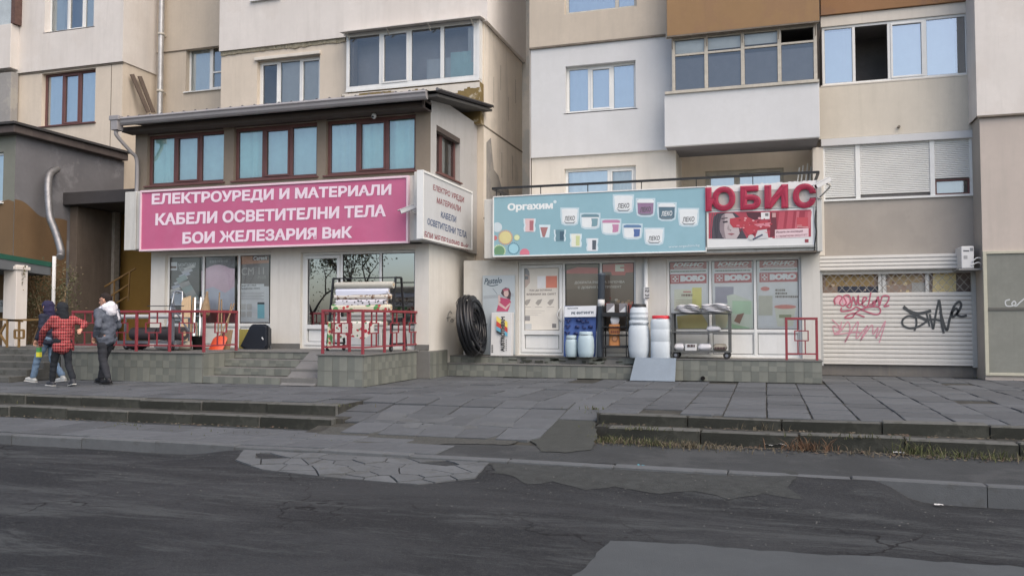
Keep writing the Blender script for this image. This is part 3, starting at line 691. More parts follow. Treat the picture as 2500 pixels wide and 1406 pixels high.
wC0 = RC(1380, -140, 1556, 20, YC); wC1 = RC(1382, 165, 1553, 268, YC); wC1 = (wC1[0], wC1[1], at(1465, 272, YC).z, at(1465, 157, YC).z)
wC2 = RC(1378, 413, 1553, 545, YC)
XCR = at(1632, 150, YC).x
wall(bl, 'wall', mpC, XC0, XC1, 0, ZC1, [wC2], m_cream); wall(bl, 'wall_panel', mpC, XC0, XCR+.5, ZC1, ZC2, [wC1], m_white2, .28, -.06)
wall(bl, 'wall_panel', mpC, XC0-.03, XCR+.5, ZC2+.03, TOP, [wC0], m_beiged, .3, -.1)
b = MB(); mbox(b, mpC, XC0-.03, XCR, -.11, -.05, ZC2-.015, ZC2+.03); b.build('joint_line', m_seam, bl)
wall(bl, 'side_wall', lambda u, d, v: (XC0-.035+d, u, v), YC-.05, YS, 0, TOP, [], m_white, .02)
window(bl, mpC, wC0, (.72,), m_pvcd, g_blue, .08, .02, [(0, 1, 0, 1, m_cur, .02)], m_pvcd)
window(bl, mpC, wC1, (.33, .66), m_pvc, [g_blue]*3, .065, .08, [(0, 1, 0, 1, m_cur, .02)], m_pvc, (1,))
window(bl, mpC, wC2, (.62,), m_pvc, [g_blue, g_mid], .07, .1, [(.05, 1, 0, 1, m_cur, .03)], m_pvc, (1,))
# D: glazed balconies over a first-floor loggia
XD0 = at(1622, 300, YD).x; XD1 = at(2001, 280, YD).x; zD0 = 5.37; zD1 = at(1820, 216, YD).z; zD2 = at(1820, 73, YD).z
b = MB(); b.box(XD0, XD1, YD, YD+.12, zD0, zD1); b.build('balcony_parapet', m_white2, bl, .01)
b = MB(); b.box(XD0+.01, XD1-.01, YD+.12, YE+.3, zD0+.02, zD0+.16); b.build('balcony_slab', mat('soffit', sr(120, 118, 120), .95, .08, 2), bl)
gD = (at(1640, 200, YD).x, XD1-.03, zD1+.02, zD2)
m_oldf = mat('old_painted_frame', sr(190, 184, 172), .7, .15, 9, .3, 40, streak=.5, sc=(.22, .2, .17))
window(bl, front(YD+.03), gD, (.245, .5, .75), m_oldf, [g_dark, g_shop, g_dark, g_shop, g_dark, g_shop, g_dark, None], .075, .02, [(0, .25, .7, 1, m_cur, .003), (.25, .5, .74, 1, m_cur, .003), (.5, .75, .76, 1, m_cur, .003), (.0, 1, 0, .62, m_curg, .004)], None, (), m_room, {0: .7, 1: .7, 2: .72, 3: .73}, 1.0, 'old balcony glazing with rolled blinds in the top lights')
b = MB(); b.box(XD0+.02, XD1, YD-.05, YD+.1, zD1, zD1+.06); b.box(XD0+.05, XD1, YD-.02, YD+.12, zD2, zD2+.12); bf = b.build('balcony_frame', m_oldf, bl)
b = MB(); zz = at(1815, 72, YD-.1).z
b.box(at(1628, 60, YD-.1).x, XD1+.02, YD-.1, YD+.04, zz+.02, zz+2.2); b.build('balcony_parapet', m_ochre, bl, .008)
b = MB(); b.box(at(1628, 60, YD-.1).x, XD1+.02, YD-.115, YD-.02, zz-.015, zz+.018); b.build('edge_strip', m_seam, bl)
for k in range(5): b = MB(); b.bar((gD[0]+.02+(gD[1]-gD[0]-.05)*k/4, YD-.07, zz), (gD[0]+.02+(gD[1]-gD[0]-.05)*k/4, YD+.0, zz-.28), .02, .02); b.build('bracket', m_seam, bf)
# loggia under D
YL = 21.5
wL = RC(1722, 430, 1915, 560, YL); wL = (wL[0], wL[1], 3.2, at(1820, 414, YL).z)
wall(bl, 'wall', front(YL), XC1-.3, at(2040, 400, YL).x, 0, 8.5, [wL], m_beige)
wall(bl, 'side_wall', side(XC1+.003), YC+.002, YL, 0, ZC1, [], m_cream, .02)
window(bl, front(YL), wL, (.42,), m_pvcd, [g_blue, g_blue], .08, .1, [(0, 1, 0, 1, m_cur, .03)], m_pvcd, (0,))
xq = at(1990, 400, YE).x
b = MB(); b.box(xq-.06, xq+.18, YE-.06, YL, 2.8, zD0); b.build('loggia_pier', m_cream, bl, .01)
# E: glazing, blinds, plain wall and the roller shutter opening
mpE = front(YE)
XE1 = at(2385, 500, YE).x+.15; XE0 = XD1+.02
gE1 = (at(2008, 200, YE).x, at(2366, 180, YE).x, at(2187, 197, YE).z, at(2187, 50, YE).z)
zE = at(2187, 330, YE).z; gE2 = (at(2008, 400, YE).x, at(2373, 400, YE).x, at(2187, 481, YE).z, at(2187, 349, YE).z)
sh = (at(2008, 800, YE).x, at(2376, 800, YE).x, at(2190, 889, YE).z, at(2190, 662, YE).z)
wall(bl, 'wall', mpE, xq-.05, XE1, sh[3]+.3, gE2[2]-.02, [], m_taupe); wall(bl, 'wall', mpE, xq-.05, XE1, .0, sh[2]-.0, [], mat('plinth', sr(112, 110, 108), .95, .15, 3, .5, 60, streak=.5))
b = MB(); mbox(b, mpE, sh[1]+.09, XE1, 0, .2, sh[2], sh[3]+.3); b.build('wall', m_taupe, bl); b = MB(); mbox(b, mpE, xq-.05, sh[0]-.02, 0, .2, sh[2], sh[3]+.3); b.build('wall', m_taupe, bl)
b = MB(); mbox(b, mpE, gE2[0]-.1, XE1, -.05, .2, zE, gE1[2]-.03); b.build('balcony_parapet', mat('parapet_beige', sr(206, 199, 186), .95, .06, 1, .2, 120, streak=.25, sc=(.36, .34, .28)), bl, .008)
window(bl, mpE, gE1, (.225, .47, .715), m_pvc, [g_blue, None, g_blue, g_blue], .06, .02, [(0, .22, 0, .93, m_cur, .01), (.48, .92, 0, .95, m_cur, .01)], None, (2,), depth=1.2, label='white balcony glazing, its second light slid open and dark')
b = MB(); mbox(b, mpE, gE1[0]-.05, gE1[1]+.05, -.06, .02, gE1[2]-.035, gE1[2]); mbox(b, mpE, gE1[0]-.02, gE1[1]+.03, -.02, .2, gE1[3], gE1[3]+.26); b.build('balcony_frame', m_cream, bl, .005)
b = MB(); mbox(b, mpE, gE1[0]-.02, gE1[1]+.02, -.08, .2, gE1[3]+.265, gE1[3]+2.6); b.build('balcony_parapet', mat('panel_reddish', sr(140, 108, 84), .85, .12, .7, .1, 80, patch=.5, pc=sr(150, 112, 72), ps=.6, pt=.45), bl, .008)
b = MB(); mbox(b, mpE, gE2[0]-.03, gE2[1]+.06, -.1, .1, gE2[3], gE2[3]+.17); b.build('blind_box', m_white2, bl, .008)
m_blind = mat('blind', (.68, .68, .66), .5, .05, 2)
xs = [gE2[0], at(2094, 420, YE).x, at(2276, 420, YE).x, gE2[1]]
b = MB()
for k, x in enumerate(xs): mbox(b, mpE, x-.05, x+.05, -.03, .08, gE2[2], gE2[3])
mbox(b, mpE, xs[0]-.05, xs[3]+.05, -.05, .08, gE2[2]-.05, gE2[2]); bfr = b.build('blind_frame', m_pvc, bl, .005)
for k in range(3):
    b = MB(); zlo = gE2[2]+(.0, .06, .34)[k]; n = int((gE2[3]-zlo)/.042)
    prof = []
    for i in range(n):
        z = gE2[3]-.042*i; prof += [(.012, z), (-.006, z-.01), (-.008, z-.03), (.012, z-.04)]
    vs_ = [mpE(x, d, z) for d, z in prof for x in (xs[k]+.05, xs[k+1]-.05)]
    b.add(vs_, [(2*i, 2*i+1, 2*i+3, 2*i+2) for i in range(len(prof)-1)]); b.build('roller_blind', m_blind, bfr, fix=False)
q = (xs[2]+.05, xs[3]-.05, gE2[2], gE2[2]+.36)
window(bl, mpE, q, (), m_brn, g_mid, .04, .03, [(0, .8, 0, 1, m_cur, .01)])
b = MB(); mbox(b, mpE, xs[0], xs[2], .05, .08, gE2[2], gE2[3]); b.build('window_back', m_room, bl)
wall(bl, 'roof', lambda u, d, v: (u, v, TOP+d), -27, 10, YA-.2, 34, [], m_beiged, .2)
wall(bl, 'rear_wall', front(34), -27, 10, 0, TOP, [], m_beiged)
# F: pier at the right edge
XF = at(2394, 400, YF).x
wall(bl, 'wall', front(YF), XF, 10, 0, 5.7, [], mat('plaster_pier', sr(186, 176, 168), .95, .07, .9, .25, 120, streak=.35, sc=(.32, .3, .27))); wall(bl, 'wall_panel', front(YF), XF-.06, 10, 5.7, TOP, [], m_white, .2, -.07)
wall(bl, 'side_wall', lambda u, d, v: (XF-.003+d, u, v), YF+.002, YE, 0, 5.7, [], m_taupe, .02); wall(bl, 'side_wall', lambda u, d, v: (XF-.063+d, u, v), YF-.068, YE, 5.7, TOP, [], m_white, .02)
b = MB(); mbox(b, front(YF), XF-.06, 10, -.075, 0, 5.66, 5.7); b.build('joint_line', m_seam, bl)
wall(bl, 'side_wall', lambda u, d, v: (10+d, u, v), YF-.07, 34, 0, TOP, [], m_beige, .02); wall(bl, 'side_wall', side(-27), YA, 34, 0, TOP, [], m_beige, .02)
# wall stub with crack lines, pipe end on E
b = MB(); q = at(2194, 311, YE-.05); b.tube([(q.x, YE+.05, q.z), (q.x, YE-.12, q.z)], .03, 10); b.build('drain_spout', m_seam, bl)
# ================================================================== ELECTRICAL SHOP (pink sign)
Y1 = 16.8; YU = 16.72
e1 = thing('electrical_shop', 'two-storey shop extension with brown upper windows behind the pink sign', 'building', (-11, 17, T1))
X10 = at(368, 700, Y1).x; X11 = at(1047, 700, Y1).x; Z1T = 2.98
m_shopw = mat('shop_white', sr(212, 209, 202), .9, .05, 1.2, .2, 100, streak=.3, sc=(.4, .37, .32))
m_shopt = mat('shop_taupe', sr(128, 118, 106), .9, .08, 1.5, .25, 100, streak=.25, sc=(.14, .12, .1))
m_shopd = mat('fascia_dark', sr(84, 76, 72), .9, .1, 2)
m_sideg = mat('shop_side_grey', sr(178, 177, 176), .95, .06, 1, .25, 100, streak=.35, sc=(.3, .3, .28), patch=.3, pc=sr(160, 158, 154), ps=1, pt=.55)
mp1 = front(Y1); zt = at(700, 618, Y1).z
sf1 = (at(402, 700, Y1).x, at(660, 700, Y1).x, T1+.02, at(530, 619, Y1).z); sf2 = (at(733, 700, Y1).x, at(1013, 700, Y1).x, T1+.02, at(870, 613, Y1).z)
wall(e1, 'wall', mp1, X10, X11, T1-.02, Z1T, [sf1, sf2], m_shopw, .3)
wall(e1, 'side_wall', side(X11+.003), Y1+.002, YA, .1, Z1T, [], m_shopw, .02)
b = MB(); 
for x0, x1 in ((at(655, 700, Y1).x, sf2[0]), (sf2[1], X11)): 
    b = MB(); mbox(b, mp1, x0+.01, x1+.012, -.03, 0, T1, T1+.12); b.build('skirting', m_terr, e1)
def storefront(par, mp, r, cols, zsplit, gms, fm=m_pvc, fw=.06, doors=(), panes_to=(), depth=1.4, room=m_room):
    """shop glazing: cols are the pixel-derived x of mullions, lower panels below zsplit"""
    u0, u1, v0, v1 = r; mb = MB(); a, bk = .1, .17
    xs = [u0]+list(cols)+[u1]
    mbox(mb, mp, u0, u1, a, bk, v1-fw, v1); mbox(mb, mp, u0, u1, a, bk, v0, v0+.05)
    for i, x in enumerate(xs):
        w_ = fw if 0 < i < len(xs)-1 else fw*.9; x = x+(w_/2 if i == 0 else -w_/2 if i == len(xs)-1 else 0)
        mbox(mb, mp, x-w_/2, x+w_/2, a-.003, bk, v0+.05, v1-fw)
    mbox(mb, mp, u0+fw, u1-fw, a+.002, bk-.002, zsplit-.035, zsplit+.035)
    o = mb.build('shopfront', fm, par, .006)
    for i in range(len(xs)-1):
        c0 = xs[i]+(fw if i == 0 else fw/2); c1 = xs[i+1]-(fw if i == len(xs)-2 else fw/2); d_ = i in doors; e = 0
        if d_:
            q = MB(); e = .075; V0, V1 = v0+.06, v1-fw-.01
            mbox(q, mp, c0+.005, c1-.005, a-.03, bk-.02, V1-e, V1); mbox(q, mp, c0+.005, c1-.005, a-.03, bk-.02, V0, V0+e)
            mbox(q, mp, c0+.005, c0+e, a-.03, bk-.02, V0+e, V1-e); mbox(q, mp, c1-e, c1-.005, a-.03, bk-.02, V0+e, V1-e); mbox(q, mp, c0+e, c1-e, a-.03, bk-.02, zsplit-.05, zsplit+.05)
            dr = q.build('door', fm, par, .006); tgt = dr
            q = MB(); x = c1-.035; z0 = v0+.95
            q.tube([mp(x, a-.03, z0-.16), mp(x-.02, a-.07, z0-.12), mp(x-.075, a-.09, z0), mp(x-.02, a-.07, z0+.12), mp(x, a-.03, z0+.16)], .014, 8); q.build('handle', m_pvc, dr)
        else: tgt = o
        q = MB(); q.add([mp(c0+e, a+.03, zsplit+.04), mp(c1-e, a+.03, zsplit+.04), mp(c1-e, a+.03, v1-fw-e), mp(c0+e, a+.03, v1-fw-e)], [(0, 1, 2, 3)]); q.build('pane', gms[i], tgt, fix=False)
        q = MB(); mbox(q, mp, c0+e, c1-e, a+.02, a+.04, v0+.05+e, zsplit-.036); q.build('panel', fm, tgt)
        q = MB(); t = .008; d0 = a+.012; A0, A1, B0, B1 = c0+e+.02, c1-e-.02, v0+.05+e+.02, zsplit-.06
        for (x0, x1, z0, z1) in ((A0, A1, B0, B0+t), (A0, A1, B1-t, B1), (A0, A0+t, B0, B1), (A1-t, A1, B0, B1), (c0+e, c1-e, zsplit+.036, zsplit+.05), (c0+e, c1-e, v1-fw-e-.012, v1-fw-e), (c0+e, c0+e+.009, zsplit+.04, v1-fw-e), (c1-e-.009, c1-e, zsplit+.04, v1-fw-e)): mbox(q, mp, x0, x1, d0, d0+.008, z0, z1)
        tag(q.build('gasket', m_gasket, tgt), kind='stuff')
    q = MB(); P = [mp(u, d, v) for d in (bk+.01, depth) for (u, v) in ((u0, v0), (u1, v0), (u1, v1), (u0, v1))]
    q.add(P, [(4, 5, 6, 7), (0, 4, 7, 3), (1, 2, 6, 5), (3, 7, 6, 2), (0, 1, 5, 4)]); q.build('room', room, o, fix=False)
    return o
zs1 = at(530, 793, Y1).z
storefront(e1, mp1, sf1, [at(489.5, 700, Y1).x, at(577, 700, Y1).x], zs1, [g_shop]*3)
storefront(e1, mp1, sf2, [at(828, 700, Y1).x, at(924, 700, Y1).x], at(770, 798, Y1).z, [g_mirr, g_mirr, g_mirr], doors=(0,))
# posters behind the left glazing
Yp = Y1+.142; Print.gain = 1.6
def poster(par, pr, name='poster'): return pr.build(name, par)
pr = Print(Yp); c_g = sr(112, 110, 108)
pr.rect(408, 627, 487, 790, sr(118, 117, 115), 1, -.03); pr.rect(414, 640, 433, 660, sr(205, 200, 198), 2); pr.rect(417, 650, 431, 655, sr(120, 100, 90), 3)
pr.text('МОНТАЖНИ', (436, 643), (478, 641), (436, 652), sr(205, 202, 198), 2, .02); pr.text('ПЕПИЛА', (437, 654), (463, 653), (437, 662), sr(205, 202, 198), 2, .02)
pr.disc(447, 700, 40, 38, sr(120, 119, 118), 1.5)
for k in range(9):
    x, y = 462-6*k, 655+9*k; pr.poly([(x-14, y), (x+10, y-9), (x+16, y-3), (x-8, y+6)], sr(186-8*(k % 3), 184-6*(k % 3), 180), 2.2)
for k in range(7): x, y = 440+7*k, 676+12*k; pr.poly([(x-10, y+4), (x+12, y-6), (x+20, y+8), (x-4, y+16)], sr(150+12*(k % 2), 160, 158), 2.5)
poster(e1, pr)
pr = Print(Yp); pr.rect(492, 624, 574, 793, sr(122, 120, 122), 1, -.03)
pr.poly([(492, 662)]+[(492+82*t, 662-16*math.sin(math.pi*t)) for t in (.1, .25, .4, .55, .7, .85)]+[(573, 656), (573, 770), (492, 773)], sr(206, 172, 180), 2)
pr.poly([(492, 710), (520, 700), (550, 715), (573, 700), (573, 768), (492, 770)], sr(176, 178, 186), 2.5); pr.rect(505, 757, 573, 790, sr(120, 60, 66), 3); pr.rect(492, 760, 505, 790, sr(60, 82, 80), 3); pr.dash(512, 636, 556, 6, sr(150, 150, 150), 2, -.04)
poster(e1, pr)
pr = Print(Yp); pr.rect(580, 622, 657, 790, sr(205, 203, 202), 1, -.03); pr.poly([(580, 623), (657, 620), (657, 699), (580, 697)], sr(132, 128, 126), 2)
pr.poly([(580, 623), (657, 620), (657, 642), (580, 646)], sr(178, 140, 118), 2.4); pr.rect(617, 624, 656, 636, sr(120, 90, 82), 2.8, -.03); pr.text('Ceresit', (619, 626), (653, 624), (619, 636), sr(238, 232, 230), 3.2, .03, .1)
pr.text('CM 11', (590, 654), (645, 652), (590, 672), sr(165, 162, 158), 3, .01); pr.text('PLUS', (630, 674), (650, 673), (630, 681), sr(165, 162, 158), 3)
pr.rect(580, 693, 645, 710, sr(222, 221, 219), 3); pr.text('Ceresit CM 11 PLUS', (588, 695), (626, 694), (588, 700), sr(110, 108, 108), 3.4, .02); pr.text('Универсално лепило', (588, 702), (635, 701), (588, 708), sr(110, 108, 108), 3.4, .02)
for k in range(5): pr.rect(588, 714+4*k, 645-6*(k % 2), 715+4*k, sr(150, 148, 148), 3)
for x, y in ((588, 742), (603, 742), (588, 760), (603, 760)): pr.rect(x, y, x+12, y+14, sr(178, 176, 172), 3)
pr.rect(626, 737, 647, 777, sr(208, 215, 220), 3); pr.rect(629, 743, 646, 777, sr(126, 178, 186), 3.4); pr.rect(629, 738, 646, 743, sr(60, 66, 74), 3.6); pr.rect(582, 786, 655, 789, sr(130, 128, 128), 3)
poster(e1, pr)
Print.gain = 1.
# slab band between the storeys, with weathered white ends
XS0 = at(307, 540, 16.4).x; XS1 = at(1043, 510, 16.4).x; zS0 = 3.0; zS1 = 4.47
m_band = mat('band_white', sr(200, 200, 196), .9, .08, 2, .3, 80, streak=.6, sc=(.25, .25, .23))
b = MB(); b.box(XS0, XS1-.28, 16.42, YA, zS0+.02, zS1-.02); b.build('slab_band', m_band, e1, .015)
b = MB(); b.box(XS0-.02, XS0+.32, 16.38, 16.41, zS0, zS1-.03); b.build('band_end', m_band, e1, .01)
# upper storey
XU0 = at(330, 390, YU).x; XU1 = at(1051, 390, YU).x; zU0 = zS1-.02; zU1 = 6.02
mpU = front(YU)
ug = [RC(360, 333, 545, 455, YU), RC(571, 316, 773, 443, YU), RC(796, 300, 1014, 430, YU)]
ug = [(r[0], r[1], 4.62, at((p0+p1)/2, t, YU).z) for r, (p0, p1, t) in zip(ug, ((360, 545, 324), (571, 773, 305), (796, 1014, 286)))]
wall(e1, 'wall', mpU, XU0, XU1, zU0, zU1, ug, m_shopt, .25)
for k, r in enumerate(ug):
    window(e1, mpU, r, (.34, .67), m_brn, [g_teal, g_mid, g_mid] if k == 0 else [g_teal, g_mid, g_mid] if k == 1 else [g_mid, g_teal, g_teal], .075, .1,
           [((0, .36, 0, 1, m_curt, .025), (0, .3, 0, 1, m_curt, .03), (0, 1, 0, 1, m_curt, .03))[k], ((.36, 1, 0, 1, m_curt, .006), (.3, 1, 0, 1, m_curt, .006), (.9, 1, 0, 1, m_curt, .01))[k]], m_brn, (1,), m_rooml)
    q = MB(); mbox(q, mpU, r[0]+.02, r[1]-.02, -.008, .0, r[3]+.0, r[3]+.1); q.build('lintel', m_shopd, e1)
b = MB(); b.box(XU0-.1, XU1+.02, 16.36, YU+.001, 5.93, 6.05); b.build('eaves_board', m_shopd, e1)
sw = (ax(1056, 370, X11+.0).y, ax(1114, 400, X11+.0).y, 4.66, 5.78)
sw = (17.05, 18.55, 4.62, 5.7)
wall(e1, 'side_wall', side(XU1+.003), YU+.002, YA-.01, Z1T+.002, 6.35, [sw], m_sideg, .2)
window(e1, side(XU1), sw, (.35,), m_brn, [g_teal, g_mid], .06, .12, [(0, .35, 0, 1, m_cur, .02), (.4, .7, 0, 1, m_cur, .02)], m_brn, (1,), m_rooml)
b = MB(); mbox(b, side(XU1), sw[0]-.02, sw[1]+.02, .0, .11, sw[3]-.12, sw[3]-.001); b.build('lintel', m_shopd, e1)
# roof: ribbed dark sheet, gutter, fascia
g0 = at(297, 289, 16.15); g1 = at(1060, 231, 16.15); RX0, RX1 = g0.x-.05, -6.62; zr0 = 6.2; zr1 = 6.78
b = MB(); n = 26; prof = []
for k in range(n):
    x = RX0+(RX1-RX0)*k/n; w_ = (RX1-RX0)/n
    prof += [(x, 0), (x+w_*.76, 0), (x+w_*.82, .045), (x+w_*.92, .045), (x+w_*.98, 0)]
prof.append((RX1, 0))
v = [(x, 16.12, zr0+h) for x, h in prof]+[(x, 19.85, zr1+h) for x, h in prof]; m_ = len(prof)
b.add(v, [(i, i+1, m_+i+1, m_+i) for i in range(m_-1)])
b.add([(x, y, z-.03) for x, y, z in v], [(i+1, i, m_+i, m_+i+1) for i in range(m_-1)])
rf = b.build('roof', mat('roof_sheet', (.035, .035, .04), .5, .15, 3), e1, fix=False)
for k in range(n):
    b = MB(); x = RX0+(RX1-RX0)*(k+.87)/n; b.cyl((x, 16.10, zr0+.022), (x, 16.16, zr0+.022), .035, n=8); b.build('rib_end', mat('rib_end', (.12, .12, .13), .6, .2, 6), rf)
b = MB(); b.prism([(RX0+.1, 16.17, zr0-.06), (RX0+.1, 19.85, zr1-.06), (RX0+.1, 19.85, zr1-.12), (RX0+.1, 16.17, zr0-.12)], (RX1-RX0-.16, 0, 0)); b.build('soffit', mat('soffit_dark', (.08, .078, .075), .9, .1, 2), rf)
gut = [(16.02, zr0+.005), (16.0, zr0-.035), (16.03, zr0-.07), (16.04, zr0-.125), (16.075, zr0-.17), (16.17, zr0-.17), (16.17, zr0)]
b = MB(); b.prism([(RX0+.02, y, z) for y, z in gut], (RX1-RX0-.3, 0, 0)); gt = b.build('gutter', mat('gutter_grey', sr(150, 148, 150), .5, .1, 2, streak=.3), e1)
b = MB(); b.box(RX1-.05, RX1+.004, 16.15, 19.84, 6.3, 6.33); 
hx = RX0-.02
b = MB(); b.box(hx-.1, hx+.1, 15.98, 16.18, zr0-.3, zr0+.03); b.box(hx-.14, hx+.14, 15.96, 16.2, zr0-.06, zr0+.05); b.build('hopper', mat('gutter_grey', (0, 0, 0)), gt, .01)
b = MB(); b.tube(spline([(hx, 16.08, zr0-.28), (hx, 16.08, zr0-.42), (hx+.12, 16.4, zr0-.75), (hx+.16, 16.58, zr0-.95), (hx+.16, 16.6, zr0-1.75), (hx+.16, 16.6, 4.55)]), .045, 10); b.build('downpipe', mat('gutter_grey', (0, 0, 0)), gt)
b = MB(); b.box(XU1-.02, XU1+.02, 16.3, YU, 5.9, 6.1); b.build('beam_end', m_shopd, e1)
pr = Print(X=X11+.008); pr.stroke(spline([(1093, 785), (1094, 768), (1099, 760), (1103, 765)]), 1.6, sr(120, 122, 126), 1); pr.stroke(spline([(1090, 776), (1100, 774)]), 1.6, sr(120, 122, 126), 1); pr.stroke(spline([(1103, 778), (1100, 783), (1104, 786), (1107, 781), (1103, 778)]), 1.6, sr(120, 122, 126), 1); pr.build('graffiti', e1)
# corner post and white pillar at the street corner
b = MB(); b.box(XS1-.3, XS1-.02, 16.36, 16.8, zS0+.01, zS1+.05); b.build('band_end', m_band, e1, .015)

# ------------------------------------------------------------------ pink sign
YPK = 16.33
pk = thing('pink_shop_sign', 'long pink shop sign with three lines of white Bulgarian lettering', 'sign', (-11, 16.37, 3))
xa = at(342, 530, YPK).x; xb = at(997, 510, YPK).x
b = MB(); b.box(xa+.03, xb-.03, YPK+.006, 16.415, 2.99, 4.41); b.build('face', mat('sign_pink', sr(190, 98, 134), .45, .08, .6, streak=.3, sc=sr(176, 120, 146), patch=.3, pc=sr(196, 116, 150), ps=.5, pt=.5), pk)
b = MB()
for (x0, x1, z0, z1) in ((xa, xb, 4.39, 4.44), (xa, xb, 2.955, 3.0), (xa, xa+.045, 3.0, 4.39), (xb-.045, xb, 3.0, 4.39)): b.box(x0, x1, YPK-.02, 16.417, z0, z1)
b.build('frame', mat('sign_frame', sr(226, 200, 210), .4, .05), pk, .004)
pr = Print(YPK); cw = sr(236, 216, 230)
pr.text('ЕЛЕКТРОУРЕДИ И МАТЕРИАЛИ', (371, 473), (956, 449), (370, 505), cw, 1, .042); pr.build('lettering', pk); pr = Print(YPK); pr.text('КАБЕЛИ ОСВЕТИТЕЛНИ ТЕЛА', (380, 521), (943, 499), (379, 551), cw, 1, .042); pr.build('lettering', pk); pr = Print(YPK); pr.text('БОИ ЖЕЛЕЗАРИЯ ВиК', (446, 567), (861, 552), (445, 596), cw, 1, .042)
pr.build('lettering', pk)
# ------------------------------------------------------------------ grey side sign, turned to the right
XSS = XS1+.0
ss = thing('side_shop_sign', 'pale grey sign box on the shop side wall with red and blue lettering', 'sign', (XSS, 17.6, 2.95))
ya, yb = ax(1032, 500, XSS+.12).y, ax(1152, 540, XSS+.12).y
m_sg = mat('sign_grey', sr(196, 198, 200), .5, .05, 1, streak=.2)
b = MB(); b.box(XSS-.0, XSS+.12, ya, yb, 3.02, 4.42); b.build('box', m_sg, ss, .006)
b = MB()
for (y0, y1, z0, z1) in ((ya-.02, yb+.02, 4.40, 4.45), (ya-.02, yb+.02, 2.99, 3.035), (ya-.02, ya+.02, 3.035, 4.4), (yb-.02, yb+.02, 3.035, 4.4)): b.box(XSS-.01, XSS+.14, y0, y1, z0, z1)
b.build('frame', m_pvc, ss, .004)
pr = Print(X=XSS+.122); cr, cb = sr(150, 78, 86), sr(58, 84, 128)
pr.text('ЕЛЕКТРО УРЕДИ', (1058, 450), (1133, 482), (1057, 466), cr, 1, .02); pr.build('lettering', ss); pr = Print(X=XSS+.122); pr.text('МАТЕРИАЛИ', (1067, 482), (1125, 504), (1066, 496), cr, 1, .02); pr.build('lettering', ss); pr = Print(X=XSS+.122); pr.text('КАБЕЛИ', (1077, 516), (1114, 529), (1076, 531), cb, 1, .02)
pr.build('lettering', ss); pr = Print(X=XSS+.122); pr.text('ОСВЕТИТЕЛНИ ТЕЛА', (1044, 532), (1140, 566), (1043, 548), cb, 1, .02); pr.build('lettering', ss); pr = Print(X=XSS+.122); pr.text('БОИ ЖЕЛЕЗАРИЯ ВиК', (1037, 564), (1144, 597), (1036, 580), cr, 1, .02)
pr.build('lettering', ss)

# ================================================================== PAINT SHOP (blue sign)
Y2 = 18.5
e2 = thing('paint_shop', 'low white paint shop with posters in its windows under the blue sign', 'building', (-3, 19, T2))
X20 = XB1-.05; X21 = at(2002, 700, Y2).x; mp2 = front(Y2); Z2T = 2.715
s1 = (at(1264, 700, Y2).x, at(1552, 700, Y2).x, T2+.01, at(1400, 637, Y2).z); s2 = (at(1627, 700, Y2).x, at(1957, 700, Y2).x, T2+.01, at(1790, 629, Y2).z)
m_shop2 = mat('paintshop_white', sr(206, 204, 198), .9, .05, 1.2, .2, 100, streak=.35, sc=(.4, .38, .33), patch=.3, pc=sr(192, 188, 180), ps=1.2, pt=.56)
wall(e2, 'wall', mp2, X20, X21, T2-.02, Z2T, [s1, s2], m_shop2, .3)
wall(e2, 'side_wall', side(X21), Y2+.002, YE, 0, Z2T, [], m_shop2, .02)
storefront(e2, mp2, s1, [at(1374, 700, Y2).x, at(1465, 700, Y2).x], at(1320, 812, Y2).z, [g_shop]*3, doors=(0,))
storefront(e2, mp2, s2, [at(1733, 700, Y2).x, at(1843, 700, Y2).x], at(1790, 808, Y2).z, [g_shop]*3)
zB0, zB1 = 2.72, 4.16
b = MB(); b.box(at(1182, 560, 18.06).x, at(2006, 540, 18.06).x, 18.06, YC+.3, zB0, zB1-.05); b.build('slab_band', m_band, e2, .012)
b = MB(); b.box(at(1994, 540, 18.03).x, at(2007, 540, 18.03).x, 18.0, 18.07, zB0-.02, zB1+.02); b.build('band_end', m_band, e2, .008)
b = MB(); b.box(at(1210, 620, 18.03).x, at(1994, 620, 18.03).x, 18.02, 18.49, zB0-.03, zB0-.001); b.build('soffit_lip', m_seam, e2)
# white downpipe with a sticker between the windows
q = at(1577, 700, 18.42); b = MB(); b.tube([(q.x, 18.43, T2), (q.x, 18.43, Z2T)], .05, 12); dpp = b.build('downpipe', m_pvc, e2)
b = MB(); q = at(1579, 715, 18.36); b.box(q.x-.07, q.x+.06, 18.36, 18.372, q.z-.13, q.z+.13); b.build('sticker', m_white2, dpp)
pr = Print(18.358); pr.text('15 31', (1575, 703), (1575, 728), (1585, 703), sr(60, 60, 60), 1, .02); pr.build('sticker_lettering', dpp)
# roof terrace railing
rl = thing('roof_railing', 'thin black railing along the paint shop roof terrace', 'railing', (-2.5, 18.1, zB1-.05))
m_blk = mat('black_metal', (.02, .021, .023), .5, .15, 8)
xa, xb = at(1203, 458, 18.1).x, at(1998, 425, 18.1).x
b = MB(); b.bar((xa, 18.1, 4.36), (xb, 18.1, 4.36), .05, .05); b.bar((xa, 18.1, 4.36), (xa, 19.9, 4.36), .05, .05); b.bar((xb, 18.1, 4.36), (xb, 19.9, 4.36), .05, .05); b.build('top_rail', m_blk, rl)
for px in (1212, 1320, 1435, 1566, 1700, 1838, 1975):
    x = at(px, 450, 18.1).x; b = MB(); b.bar((x, 18.1, zB1-.06), (x, 18.1, 4.34), .018, .018); b.build('baluster', m_blk, rl)
for y in (18.7, 19.3): b = MB(); b.bar((xa, y, zB1-.06), (xa, y, 4.34), .018, .018); b.build('baluster', m_blk, rl)
